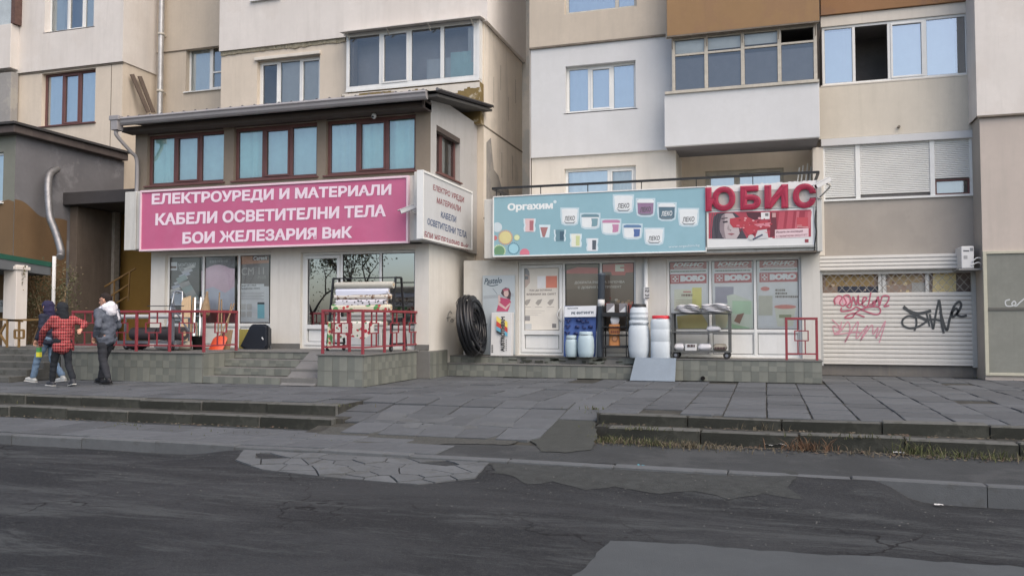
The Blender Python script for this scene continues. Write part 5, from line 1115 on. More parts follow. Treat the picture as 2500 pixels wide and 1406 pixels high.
# ================================================================== GREY ANNEXE AND ITS CORNER
XN = -18.27; YN = 16.1
an = thing('grey_annexe', 'dark grey rendered annexe with overhanging eaves at the left edge', 'building', (-20, 17.5, 0))
m_rend = mat('render_grey', sr(112, 112, 116), .95, .12, 1.1, .4, 80, patch=.7, pc=sr(134, 134, 138), ps=.8, pt=.52)
m_brownp = mat('plaster_brown', sr(112, 90, 66), .95, .12, 1, .3, 80, streak=.3, sc=(.07, .055, .04))
zE_ = 6.02
wN = (at(-60, 400, YN).x, at(8, 420, YN).x, 4.3, 5.6)
wall(an, 'wall', front(YN), -27, XN, 0, zE_, [wN], mat('render_grey_green', sr(120, 122, 114), .95, .1, 1.2, .4, 80), .2)
window(an, front(YN), wN, (.5,), m_pvc, g_blue, .06, .06, [(0, 1, 0, 1, m_cur, .02)], m_pvc)
wall(an, 'side_wall', side(XN+.003), YN+.002, YA, 0, zE_, [], m_rend, .02)
b = MB(); zz = lambda y: 4.02+.12*nz3(y, 0, 1.3)+.35*S(y, 16.9, 16.1)
n = 30
for k in range(n):
    y0 = YN+.003+(17.75-YN)*k/n; y1 = YN+.003+(17.75-YN)*(k+1)/n; b.add([(XN+.012, y0, .66), (XN+.012, y1, .66), (XN+.012, y1, zz(y1)), (XN+.012, y0, zz(y0))], [(0, 1, 2, 3)])
b.build('brown_plaster', m_brownp, an, fix=False)
b = MB()
for k in range(10):
    x0 = XN-.6+.6*k/10; x1 = x0+.06; b.add([(x0, YN-.008, .66), (x1, YN-.008, .66), (x1, YN-.008, 4.32+.1*nz3(x1, 3, 3)), (x0, YN-.008, 4.32+.1*nz3(x0, 3, 3))], [(0, 1, 2, 3)])
b.build('brown_plaster', m_brownp, an, fix=False)
m_eave = mat('eave_dark', sr(86, 78, 76), .9, .15, 2, streak=.3)
b = MB(); b.box(-27, XN+.22, YN-.25, YA-.07, zE_, zE_+.2); b.build('eaves', m_eave, an, .02)
b = MB(); b.box(-27, XN+.3, YN-.33, YA-.07, zE_+.2, zE_+.27); b.build('roof', mat('roof_tar', (.05, .048, .05), .9, .2, 3), an, .01)
b = MB(); b.box(XN+.0, XN+.26, YN+1.75, 19.25, .66, 4.41); b.build('pier', mat('pier_grey', sr(100, 90, 82), .95, .15, 2, .4, 70, streak=.4), an, .01)
b = MB(); b.box(XN+.26, XN+.36, 19.1, 19.3, .66, 4.41); b.build('pier_edge', mat('pier_edge', sr(140, 134, 126), .95, .25, 9, streak=.4), an)
b = MB(); b.box(XN+.02, -14.3, YA-.09, YA-.01, .0, 4.6); b.build('stairwell_wall', mat('plaster_ochre', sr(150, 118, 62), .95, .12, .8, .3, 80, patch=.4, pc=sr(128, 92, 60), ps=.7, pt=.5), an)
b = MB(); b.box(XN+.005, -15.05, 17.6, YA-.1, 4.42, 4.76); b.build('canopy', mat('canopy_dark', sr(66, 64, 66), .95, .15, 2), an, .015)
# silver flue
fl = thing('flue_duct', 'silver flexible flue duct hanging down the annexe side wall', 'duct', ax(148, 630, XN+.25))
pts = [(XN+.01, 17.22, 5.28)]+[tuple(ax(x, y, XN+.22+.12*k)) for k, (x, y) in enumerate(((138, 414), (122, 425), (117, 450), (118, 490), (122, 530), (133, 560), (143, 590), (149, 615), (147, 628)))]
pp = spline([Vector(p_) for p_ in pts], 14)
b = MB(); b.tube(pp, [.088+.007*(k % 2) for k in range(len(pp))], 12); b.build('duct', mat('foil', (.27, .27, .28), .5, .2, 8, .3, 30, metal=.7), fl)
# awning, posts, brown rail
aw = thing('green_awning', 'grey awning with a green edge over the cafe front at the far left', 'awning', (-17.6, 15.2, 2.6))
za = [ax(0, 613, -17.3).z, ax(131, 640, -17.3).z]; y0 = 13.6; y1 = 16.35
b = MB(); b.prism([(-17.3, y0, 2.93), (-17.3, y1, 2.72), (-17.3, y1, 2.42), (-17.3, y0, 2.58)], (-2.2, 0, 0)); b.build('fascia', mat('awning_grey', sr(96, 100, 104), .8, .1, 3), aw)
b = MB(); b.prism([(-17.28, y0-.02, 2.96), (-17.28, y1+.02, 2.75), (-17.28, y1+.02, 2.63), (-17.28, y0-.02, 2.84)], (-2.24, 0, 0)); b.build('green_trim', mat('awning_green', sr(36, 84, 70), .6, .1, 3), aw)
po = thing('white_post', 'thick white square post under the green awning', 'post', at(42, 830, 15.5)); q0, q1 = at(26, 700, 15.5).x, at(57, 700, 15.5).x
b = MB(); b.box(q0, q1, 15.3, 15.62, .62, 2.62); b.build('shaft', m_white, po, .01); b = MB(); b.box(q0-.04, q1+.04, 15.26, 15.66, 2.5, 2.58); b.build('capital', m_white, po, .01)
q = at(131, 700, 16.35); pl = MB(); pl.tube([(q.x, 16.35, .66), (q.x, 16.35, 2.9)], .045, 10); tag(pl.build('thin_pole', m_white2, org=Vector((q.x, 16.35, .66))), 'thin white pole beside the climbing shrub at the left', 'pole')
cs = thing('cafe_sign', 'pale panel with dark letters half hidden behind the white post', 'sign', at(5, 760, 15.7))
b = MB(); a_ = at(-60, 733, 15.7); c_ = at(26, 762, 15.7); b.box(a_.x, c_.x, 15.7, 15.74, c_.z, a_.z); b.build('panel', mat('cafe_panel', sr(150, 152, 150), .6, .05), cs)
pr = Print(15.7); pr.text('ЗМА', (1, 737), (25, 741), (1, 748), sr(50, 52, 54), 1, .02); pr.build('lettering', cs)
def simple_rail(name, label, segs, posts, m, r=.02):
    t = thing(name, label, 'railing', posts[0][0])
    for p0, p1 in segs: b = MB(); b.bar(p0, p1, r*1.8, r*1.8); b.build('rail', m, t)
    for p0, p1 in posts: b = MB(); b.bar(p0, p1, r*1.6, r*1.6); b.build('post', m, t)
    return t
m_brr = mat('rail_brown', sr(124, 98, 60), .7, .15, 5)
P = lambda x, y, Y=18.25: at(x, y, Y)
simple_rail('stair_railing', 'brown metal railing climbing the stairs by the yellow wall', [(P(256, 700), P(331, 655)), (P(262, 728), P(313, 695)), (P(284, 740), P(313, 723))], [(P(278, 757), P(279, 688)), (P(313, 735), P(317, 664))], m_brr, .022)
P = lambda x, y: at(x, y, 14.9)
simple_rail('entrance_railing', 'brown railing with a curl beside the entrance steps at far left', [(P(-40, 776), P(55, 784)), (P(20, 782), P(100, 780)), (P(36, 806), P(58, 806)), (P(36, 825), P(58, 825))], [(P(17, 848), P(18, 783)), (P(46, 848), P(47, 783)), (P(36, 825), P(36, 806)), (P(58, 825), P(58, 806)), (P(14, 790), P(0, 815)), (P(0, 815), P(16, 840))], m_brr, .025)
# planks on the shop roof, white profiles in the loggia
for k, (x0, y0, x1, y1, lab) in enumerate(((322, 182, 360, 275, 'weathered dark plank leaning on the wall above the shop roof, left one'), (341, 187, 372, 275, 'weathered dark plank leaning on the wall above the shop roof, right one'))):
    a_ = ax(x0, y0, XA+.12); c_ = ax(x1, y1, XA+.12); c_.z = max(c_.z, 6.45); t = MB(); t.bar(c_+Vector((.3, -.3, -.1)), a_, .16, .035, up=(1, 0, 0)); tag(t.build('plank', mat('old_wood', sr(100, 88, 80), .9, .25, 3, .4, 30, aniso=(8, 8, 1)), org=Vector(c_)), lab, 'plank', 'planks on the shop roof')
labs = ('first from the left', 'second from the left', 'third from the left', 'rightmost')
for k, (x0, x1, t0) in enumerate(((1945, 1952, 410), (1954, 1961, 405), (1966, 1972, 400), (1978, 1980, 408))):
    a_ = at(x1, t0, 20.9); c_ = at(x0-5, 470, 20.7); t = MB(); t.bar((c_.x, 20.6, 4.11), (a_.x, 20.95, a_.z), .07, .03, up=(1, 0, 0)); tag(t.build('window_profile', m_pvc, org=Vector((c_.x, 20.6, 4.11))), 'white window profile leaning in the loggia, '+labs[k], 'profile', 'white profiles leaning in the loggia')
# ================================================================== RED RAILINGS
m_red = mat('rail_red', sr(138, 58, 66), .55, .12, 6, .15, 60, streak=.25, sc=(.1, .05, .045))
def railing(label, path, z, bays, h=.84):
    """path: corner points in plan; bays: how many bays in each leg"""
    t = thing('red_railing', label, 'railing', (path[0][0], path[0][1], z), 'red railings on the shop terraces')
    ends = set()
    for (a, c), nb in zip(zip(path, path[1:]), bays):
        a = Vector((*a, z)); c = Vector((*c, z)); up = Vector((0, 0, 1)); d = (c-a).normalized()
        b = MB(); b.bar(a+up*h-d*.025, c+up*h+d*.025, .055, .05); b.build('top_rail', m_red, t, .006)
        b = MB(); b.bar(a+up*.13, c+up*.13, .03, .03); b.build('bottom_rail', m_red, t)
        for k in range(nb+1):
            p_ = a+(c-a)*k/nb; key = (round(p_.x, 2), round(p_.y, 2))
            if key in ends: continue
            ends.add(key); b = MB(); b.bar(p_, p_+up*(h-.026), .05, .05); b.build('post', m_red, t, .005)
        L_ = (c-a).length/nb
        for k in range(nb):
            m_ = a+(c-a)*(k+.5)/nb; e = min(.19, L_*.22); f = e*.55; b = MB()
            for s_ in (-1, 1):
                b.bar(m_+d*s_*f+up*.145, m_+d*s_*f+up*.4, .024, .024); b.bar(m_+d*s_*f+up*.6, m_+d*s_*f+up*(h-.026), .024, .024)
                b.bar(m_+d*s_*e+up*.39, m_+d*s_*e+up*.61, .024, .024)
            b.bar(m_-d*e+up*.4, m_+d*e+up*.4, .022, .022); b.bar(m_-d*e+up*.6, m_+d*e+up*.6, .022, .022)
            b.build('square_motif', m_red, t)
    return t
railing('long red railing at the left, in front of the tools and trolley', [(-14.45, 14.27), (-11.06, 14.27), (-11.06, 15.35)], T1, (4, 1))
railing('red railing round the corner of the terrace in front of the oilcloth rack', [(-8.3, 15.35), (-8.3, 14.27), (-7.43, 14.27), (-7.43, 17.1)], T1, (1, 1, 3))
a_, c_ = at(1920, 830, 17.85), at(1994, 830, 17.85); railing('short red railing at the right end of the paint shop terrace', [(a_.x, 17.85), (c_.x, 17.85)], T2, (1,), .85)

# ================================================================== GOODS ON THE LEFT TERRACE
m_alu = mat('aluminium', (.55, .56, .58), .35, .1, 5, metal=.8); m_grm = mat('grey_metal', sr(120, 124, 132), .5, .12, 5, metal=.3); m_darkm = mat('dark_metal', sr(58, 60, 64), .5, .15, 5)
m_rub = mat('rubber', (.02, .02, .021), .8, .1); m_wood = mat('wood_pale', sr(196, 170, 136), .8, .15, 3, .2, 30, aniso=(8, 8, 1)); m_woodd = mat('wood_stick', sr(138, 116, 90), .8, .2, 4, aniso=(8, 8, 1))
def wheel(par, c, r, w_, axis=(1, 0, 0)):
    c = Vector(c); a = Vector(axis); b = MB(); n = 16
    b.tube([c-a*w_/2, c-a*w_*.3, c+a*w_*.3, c+a*w_/2], [r*.86, r, r, r*.86], n); w1 = b.build('wheel', m_rub, par); b = MB(); b.cyl(c-a*(w_/2+.004), c+a*(w_/2+.004), r*.45, n=12); b.build('hub', m_grm, w1)
def box_thing(name, label, cat, c, hx, hy, hz, m, group=None, bev=.006):
    c = Vector(c); b = MB(); b.obox(c, hx, hy, hz); return tag(b.build(name, m, bevel=bev, org=c.copy()), label, cat, group)
Yc = 14.95
ct = thing('goods_trolley', 'grey metal trolley with a T-post behind the long red railing', 'trolley', at(370, 860, Yc)-Vector((0, 0, 0)))
x0, x1 = at(282, 840, Yc).x, at(445, 840, Yc).x; zt_ = at(360, 776, Yc).z
for y in (14.7, 15.2):
    b = MB(); b.bar((x0, y, .8), (x1, y, .8), .05, .05); b.build('side_bar', m_grm, ct)
for x in (x0, (x0+x1)/2, x1): b = MB(); b.bar((x, 14.7, .8), (x, 15.2, .8), .05, .05); b.build('cross_bar', m_grm, ct)
for x in (x0+.1, x1-.1):
    for y in (14.72, 15.18): wheel(ct, (x, y, T1+.085), .085, .05, (0, 1, 0)); 
for x in (x0+.03, x1-.03):
    for y in (14.7, 15.2): b = MB(); b.bar((x, y, .82), (x, y, zt_), .035, .035); b.build('upright', m_grm, ct)
b = MB(); b.bar((x0, 14.7, zt_), (x1, 14.7, zt_), .03, .03); b.bar((x0, 15.2, zt_), (x1, 15.2, zt_), .03, .03); b.bar((x0, 14.7, zt_), (x0, 15.2, zt_), .03, .03); b.bar((x1, 14.7, zt_), (x1, 15.2, zt_), .03, .03); b.build('top_frame', m_grm, ct)
q = at(422, 740, 14.66); b = MB(); b.bar((q.x, 14.66, .82), (q.x, 14.66, q.z), .06, .04); b.bar((q.x+.02, 14.66, q.z-.1), (q.x+.42, 14.66, 1.05), .03, .03); b.build('t_post', m_grm, ct)
for py in (747, 757, 775): a_ = at(360 if py == 747 else 418, py, 14.64); c_ = at(449 if py == 747 else 440, py, 14.64); b = MB(); b.bar(a_, c_, .018, .018); b.build('hook_bar', m_darkm, ct)
xm = at(368, 770, Yc).x
box_thing('white_board', 'white sheet lying on top of the trolley behind the red railing', 'board', (xm, 14.95, zt_+.045), (.66, 0, 0), (0, .22, 0), (0, 0, .028), m_white2)
def roll(name, label, cat, p0, p1, r, m, end=None, group=None, parts=True):
    p0 = Vector(p0); p1 = Vector(p1); d = (p1-p0).normalized(); b = MB(); b.tube([p0, p0+d*.01, p1-d*.01, p1], [r*.97, r, r, r*.97], 18)
    o = tag(b.build(name, m, org=(p0+p1)/2), label, cat, group)
    if end:
        b = MB(); b.cyl(p0-d*.006, p0+d*.004, r*.35, n=10); b.build('core', end, o); b = MB(); b.cyl(p1+d*.006, p1-d*.004, r*.35, n=10); b.build('core', end, o)
    return o
m_memb = mat('membrane', sr(66, 62, 66), .8, .15, 5)
roll('membrane_roll', 'dark grey membrane roll lying on the trolley, right one', 'roll', (at(392, 810, 14.9).x, 14.9, .99), (at(450, 810, 14.9).x, 14.9, .99), .15, m_memb, m_wood, 'rolls on the trolley')
roll('membrane_roll', 'dark grey membrane roll lying on the trolley, left one', 'roll', (at(325, 810, 14.9).x, 14.9, .98), (at(387, 810, 14.9).x, 14.9, .98), .14, m_memb, m_wood, 'rolls on the trolley')
def sack(name, label, cat, c, L_, W_, H_, m, rz=0, group=None, band=None, seed=0):
    c = Vector(c); b = MB(); nu, nv = 18, 10
    def fn(i, j):
        t = 2*math.pi*i; u = -1+2*j; k = (1-abs(u)**5)**.5 if abs(u) < 1 else 0; k = max(k, .12)
        x = u*L_/2; y = math.cos(t)*W_/2*(.75+.25*k); z = math.sin(t)*H_/2*k; s_ = 1+.12*nz3(x*5+seed, t, 1.2)
        p_ = Vector((x, y*s_, z*s_)); p_.rotate(Matrix.Rotation(rz, 3, 'Z')); return c+p_
    b.grid(fn, nu, nv); o = b.build(name, m, org=c.copy()); return tag(o, label, cat, group)
m_bag = mat('bag_white', sr(206, 206, 210), .55, .06, 5, .3, 20); m_bagg = mat('bag_grey', sr(150, 144, 132), .7, .2, 5)
s_ = sack('cement_sack', 'white sack with a black triangle under the trolley', 'sack', (at(412, 842, 14.95).x, 14.95, T1+.11), .6, .36, .2, m_bag)
pr = Print(14.77); pr.poly([(405, 832), (418, 828), (420, 838)], sr(50, 50, 54), 1); pr.build('print', s_)
sack('rag_sack', 'crumpled brownish sack on the terrace right of the white sack', 'sack', (at(449, 845, 15.1).x, 15.1, T1+.1), .34, .3, .22, m_bagg, .5, None, None, 3)
sack('rag_sack', 'small dark sack at the left end under the trolley', 'sack', (at(335, 850, 15.25).x, 15.25, T1+.09), .4, .3, .18, m_memb, .2, None, None, 5)
# stepladder
ld = thing('stepladder', 'aluminium stepladder with rounded top leaning at the shop window', 'ladder', (at(424, 800, 16.4).x, 16.4, T1))
L0 = at(405, 800, 16.4).x; L1 = at(447, 800, 16.4).x; zt_ = at(425, 712, 16.5).z; xc = (L0+L1)/2
b = MB(); b.tube(spline([(L0, 16.3, T1), (xc-.13, 16.5, zt_-.12), (xc-.1, 16.51, zt_-.02), (xc, 16.51, zt_+.01), (xc+.1, 16.51, zt_-.02), (xc+.13, 16.5, zt_-.12), (L1, 16.3, T1)]), .022, 8); b.build('front_frame', m_alu, ld)
for k in range(6):
    f = (k+.6)/6.6; w_ = (L1-L0)/2*(1-f)+.13*f; z = T1+(zt_-.15-T1)*f; b = MB(); b.box(xc-w_, xc+w_, 16.26+.22*f, 16.34+.22*f, z, z+.03); b.build('step', m_alu, ld)
b = MB(); b.box(xc-.11, xc+.11, 16.5, 16.515, zt_-.3, zt_-.05); b.build('tool_tray', mat('tray', sr(120, 130, 140), .4, .1), ld)
b = MB(); b.bar((L0+.02, 16.62, T1), (xc-.1, 16.55, zt_-.1), .03, .02); b.bar((L1-.02, 16.62, T1), (xc+.1, 16.55, zt_-.1), .03, .02); b.build('rear_frame', m_alu, ld)
def leaning(name, label, cat, pxb, pxt, pyt, yb, yt, w_, th, m, group=None):
    a_ = at(pxb, 860, yb); c_ = at(pxt, pyt, yt); b = MB(); b.bar((a_.x, yb, T1), c_, w_, th, up=(0, -1, 0)); return tag(b.build(name, m, org=Vector((a_.x, yb, T1)), bevel=.004), label, cat, group)
leaning('wooden_board', 'wide pale wooden board leaning at the shop window', 'board', 452, 455, 726, 16.1, 16.5, .26, .03, m_wood)
leaning('wooden_board', 'narrow brown board leaning right of the wide pale board', 'board', 463, 473, 726, 16.12, 16.52, .05, .03, m_woodd)
al = thing('aluminium_ladder', 'narrow aluminium ladder leaning between board and brooms', 'ladder', (at(480, 860, 16.1).x, 16.1, T1))
a_, c_ = at(472, 860, 16.1), at(477, 727, 16.5); e_ = at(486, 860, 16.1).x-a_.x
for dx in (0, e_): b = MB(); b.bar((a_.x+dx, 16.1, T1), (c_.x+dx, 16.5, c_.z), .03, .05); b.build('stile', m_alu, al)
for k in range(7): f = (k+.7)/7.4; p_ = Vector((a_.x, 16.1, T1)).lerp(c_, f); b = MB(); b.bar(p_, p_+Vector((e_, 0, 0)), .025, .025); b.build('rung', m_alu, al)
m_bris = mat('bristle', sr(140, 120, 96), .95, .3, 12, .6, 60)
for k, (pb, pt, py, lab) in enumerate(((491, 506, 712, 'twig broom standing head up, left of the three sticks'), (531, 536, 714, 'tall thin stick leaning in the middle window, left one'), (540, 541, 731, 'shorter thin stick leaning in the middle window, right one'))):
    a_ = at(pb, 860, 16.05); c_ = at(pt, py, 16.5); t = thing('broom' if k == 0 else 'wooden_stick', lab, 'broom' if k == 0 else 'stick', (a_.x, 16.05, T1))
    b = MB(); b.tube([(a_.x, 16.05, T1), c_], .016, 8); b.build('handle', m_woodd, t)
    if k == 0:
        d = (c_-Vector((a_.x, 16.05, T1))).normalized(); b = MB(); b.tube([c_-d*.62, c_-d*.5, c_-d*.3, c_-d*.12, c_], [.1, .12, .08, .035, .03], 12); b.build('head', m_bris, t)
bk = thing('black_bucket', 'black bucket holding tool handles behind the railing', 'bucket', (at(484, 860, 15.5).x, 15.5, T1)); q = Vector((at(484, 850, 15.5).x, 15.5, T1))
b = MB(); b.lathe(q, [(.11, 0), (.15, .3), (.16, .3), (.16, .31), (.145, .31), (.11, .03)], 18); b.build('pail', m_rub, bk)
for k in range(3): b = MB(); b.tube([q+Vector((.03*k-.03, .02, .05)), q+Vector((.07*k-.09, .03, .62+.05*k))], .014, 6); b.build('handle', (m_woodd, mat('handle_green', sr(60, 96, 80), .5), m_grm)[k], bk)
# snow shovels
def shovel(label, px, m, Yq, w_, z1_, tilt):
    q = at(px, 855, Yq); q.z = T1; t = thing('snow_shovel', label, 'shovel', q, 'snow shovels')
    b = MB()
    def fn(i, j): u = -1+2*i; k = 1 if j < .7 else math.sqrt(max(0, 1-((j-.7)/.3)**2*.55)); return (q.x+u*w_*k, Yq+tilt*j-.09*(1-u*u)*.8+.0, T1+z1_*j)
    b.grid(fn, 12, 10); b.grid(lambda i, j: tuple(Vector(fn(i, j))+Vector((0, .012, 0))), 12, 10); b.build('blade', m, t)
    b = MB(); b.tube([(q.x+.02, Yq+tilt*.55-.05, T1+.12), (q.x-.02, Yq+tilt*.9+.03, T1+z1_+.0), (q.x-.03, 16.4, T1+1.05)], .016, 8); b.build('handle', m_woodd, t)
shovel('orange plastic snow shovel blade standing behind the railing', 526, mat('orange_plastic', sr(206, 78, 44), .4, .06, 3), 15.7, .19, .3, .2)
shovel('black snow shovel behind the orange one', 536, m_rub, 15.95, .18, .37, .25)
box_thing('tan_board', 'small tan board standing right of the orange shovel', 'board', (at(556, 840, 15.9).x, 15.9, T1+.22), (.09, 0, 0), (0, .02, .004), (0, .05, .22), m_woodd)
# tub of a wheelbarrow, on end
tb = thing('wheelbarrow_tub', 'black wheelbarrow tub standing on edge by the white pillar', 'tub', (at(622, 857, 16.2).x, 16.2, T1))
pts = [(587, 845), (606, 857), (648, 857), (655, 845), (655, 795), (648, 791), (618, 791), (612, 796)]
o = [at(x, y, 16.15) for x, y in pts]; cx = sum((p_ for p_ in o), Vector())/len(o)
b = MB(); inn = [cx+(p_-cx)*.72+Vector((.02, .22, 0)) for p_ in o]; n = len(o)
b.add(o+inn, [(i, (i+1) % n, n+(i+1) % n, n+i) for i in range(n)]+[tuple(range(n, 2*n))]); b.add([p_+Vector((0, -.01, 0)) for p_ in o]+[cx+(p_-cx)*.93+Vector((0, -.01, 0)) for p_ in o], [(i, (i+1) % n, n+(i+1) % n, n+i) for i in range(n)]); b.add([cx+(p_-cx)*.93+Vector((0, -.008, 0)) for p_ in o]+[cx+(p_-cx)*.9+Vector((0, -.05, .0)) for p_ in o], [(i, (i+1) % n, n+(i+1) % n, n+i) for i in range(n)]+[tuple(range(n, 2*n))])
b.build('tub', mat('tub_black', sr(34, 38, 46), .45, .1, 4), tb, .01)
pr = Print(16.095); pr.poly([(638, 824), (641, 822), (644, 828), (642, 830)], sr(200, 204, 206), 1); pr.build('sticker', tb)
for px in (604, 650): b = MB(); a_ = at(px, 850, 16.25); b.bar((a_.x, 16.42, T1), (a_.x, 16.3, T1+.3), .03, .03); b.build('strut', m_grm, tb)
box_thing('yellow_box', 'olive yellow box behind the black tub', 'box', (at(600, 820, 16.5).x, 16.5, T1+.23), (.1, 0, 0), (0, .12, 0), (0, 0, .22), mat('box_olive', sr(150, 140, 74), .7, .1))

# ================================================================== OILCLOTH RACK
Yr = 15.9
rk = thing('oilcloth_rack', 'black metal rack on castors holding rolls of oilcloth by the door', 'rack', (at(890, 860, Yr).x, Yr, T1))
xl, xr = at(816, 760, Yr).x, at(968, 760, Yr).x; zt_ = at(890, 679, Yr).z
for x in (xl, xr):
    b = MB(); b.bar((x, Yr-.28, T1+.15), (x, Yr-.05, zt_), .04, .04); b.build('front_upright', m_blk, rk); b = MB(); b.bar((x+.06, Yr+.35, T1+.15), (x+.06, Yr+.1, zt_), .04, .04); b.build('rear_upright', m_blk, rk)
    b = MB(); b.bar((x, Yr-.28, T1+.16), (x+.06, Yr+.35, T1+.16), .04, .04); b.build('foot', m_blk, rk); b = MB(); b.bar((x, Yr-.05, zt_), (x+.06, Yr+.1, zt_), .04, .04); b.build('top_link', m_blk, rk)
    wheel(rk, (x, Yr-.26, T1+.07), .07, .04, (1, 0, 0)); wheel(rk, (x+.06, Yr+.33, T1+.07), .07, .04, (1, 0, 0))
b = MB(); b.bar((xl, Yr-.05, zt_), (xr, Yr-.05, zt_), .025, .025); b.build('top_bar', m_blk, rk)
def pat(key, base, spots, sc_=9., th=.58):
    if key in MATS: return MATS[key]
    m, nt, N, L, P_ = nodes(key); P_.inputs['Roughness'].default_value = .4; tc = N.new('ShaderNodeTexCoord'); prev = None
    for k, (c, s2, t2) in enumerate(spots):
        v = N.new('ShaderNodeTexVoronoi'); v.inputs['Scale'].default_value = s2; mp_ = N.new('ShaderNodeMapping'); mp_.inputs['Location'].default_value = (k*3.1, k*1.7, k*.9); L.new(tc.outputs['Object'], mp_.inputs[0]); L.new(mp_.outputs[0], v.inputs['Vector'])
        lt = N.new('ShaderNodeMath'); lt.operation = 'LESS_THAN'; lt.inputs[1].default_value = t2; L.new(v.outputs['Distance'], lt.inputs[0])
        x = N.new('ShaderNodeMix'); x.data_type = 'RGBA'; L.new(lt.outputs[0], x.inputs[0]); x.inputs[7].default_value = tuple(c)+(1,)
        if prev is None: x.inputs[6].default_value = tuple(base)+(1,)
        else: L.new(prev, x.inputs[6])
        prev = x.outputs[2]
    L.new(prev, P_.inputs['Base Color']); MATS[key] = m; return m
m_o = [mat('oil_beige', sr(178, 176, 166), .5, .06), mat('oil_white', sr(208, 212, 226), .4, .04), pat('oil_brown_flower', sr(206, 200, 190), [(sr(120, 96, 80), 9, .34), (sr(160, 140, 120), 14, .3)]), pat('oil_black_leaf', sr(200, 198, 204), [(sr(70, 66, 70), 16, .34)]), pat('oil_green_red', sr(206, 200, 178), [(sr(84, 140, 84), 6, .42), (sr(176, 66, 66), 9, .3)]), mat('oil_grey', sr(172, 172, 168), .5, .06), mat('oil_grey2', sr(150, 150, 148), .5, .06), pat('oil_strawberry', sr(216, 214, 204), [(sr(178, 48, 60), 8, .33), (sr(70, 120, 84), 12, .26)])]
rl_ = ((697, .075, 820, 961, 'beige oilcloth roll, topmost on the rack'), (712, .06, 822, 950, 'plain white oilcloth roll, second from the top'), (725, .055, 818, 955, 'white roll with brown flowers, third from the top'), (738, .06, 822, 945, 'white roll with a black leaf pattern'), (751, .065, 812, 955, 'green and red fruit patterned roll at rail height'), (768, .055, 860, 955, 'pale grey roll just below the railing top'), (779, .045, 815, 955, 'darker grey roll above the strawberry cloth'), (791, .06, 812, 945, 'strawberry patterned roll with its cloth hanging down'))
for k, (py, r_, p0, p1, lab) in enumerate(rl_):
    f = (py-679)/170; y = Yr-.05-.23*f-.09; a_ = at(p0, py, y); c_ = at(p1, py-1, y); zc = (a_.z+c_.z)/2
    o = roll('oilcloth_roll', lab, 'roll', (a_.x, y, zc), (c_.x, y, zc), r_, m_o[k], m_wood, 'oilcloth rolls on the rack')
    if k in (1, 3, 4, 7):                    # free edge hanging over the front
        dr = {1: .09, 3: .08, 4: .1, 7: .3}[k]; b = MB(); w1 = (c_.x-a_.x); L_ = w1*(.96 if k != 7 else .78)
        def fn(i, j): x = a_.x+.02+L_*i; dd = dr*(1-.35*i*(k in (1, 3))+.08*math.sin(i*9+k)-(.4*max(0, i-.75)*4 if k == 7 else 0)); return (x, y-r_-.004+.02*math.sin(i*11+j*2)*j*(k == 7)-.0, zc-dd*j)
        b.grid(fn, 30, 6); b.build('hanging_cloth', m_o[k], o, fix=False)
    b = MB(); b.bar((xl, y+.04, zc-.0), (xr, y+.04, zc-.0), .014, .014); b.build('support_bar', m_blk, rk)
b = MB(); a_ = at(802, 800, Yr-.3); b.grid(lambda i, j: (a_.x+.14*i, Yr-.34+.03*math.sin(i*5), 1.25-(.55+.05*math.sin(i*4))*j), 8, 6); tag(b.build('oilcloth_remnant', m_o[4], org=Vector((a_.x, Yr-.34, 1.0)), fix=False), 'green patterned cloth strip hanging at the left of the rack', 'cloth')

# ================================================================== GOODS ON THE PAINT SHOP TERRACE
# coil of black hose
C0 = Vector((at(1153, 795, 17.85).x, 17.85, 0)); C0.z = T2+.70
axd = Vector((.985, .05, .16)).normalized(); u_ = Vector((0, 0, 1)); u_ = (u_-axd*u_.dot(axd)).normalized(); v_ = axd.cross(u_)
b = MB(); pts = []; rh = .037
for layer, (off, R0, turns) in enumerate(((-.13, .70, 1), (-.075, .715, 1), (-.02, .72, 1), (.035, .715, 1), (.09, .70, 1), (.13, .65, 1), (.14, .59, 1), (.13, .53, 1), (.12, .47, 1), (.1, .41, 1), (.07, .36, 1), (-.13, .64, 1), (-.05, .33, 1), (.02, .3, 1), (.04, .25, 1), (.03, .19, 1), (.02, .13, 1), (.0, .07, 1), (-.1, .28, 1), (-.1, .2, 1), (-.1, .12, 1))):
    b.tube([C0+axd*(off+.02*math.sin(2*t+layer*1.7))+(u_*math.cos(t)+v_*math.sin(t)*1.0)*(R0*.94*(1+.03*math.sin(2*t+layer*2.3)+.015*math.sin(5*t+layer))) for t in [2*math.pi*k/40 for k in range(40)]], rh, 8, closed=True)
hs_ = thing('hose_coil', 'big coil of black plastic pipe leaning on the white corner wall', 'hose coil', (C0.x, C0.y, T2)); b.build('coil', mat('black_pe', (.012, .013, .016), .32, .15, 4), hs_)
b = MB()
for t in (.6, 2.7, 4.7): b.tube([C0+(u_*math.cos(t)+v_*math.sin(t))*(.55+.24*math.cos(s_*math.pi/6))+axd*(.21*math.sin(s_*math.pi/6)) for s_ in range(12)], .008, 6, closed=True)
b.build('strap', m_blk, hs_)
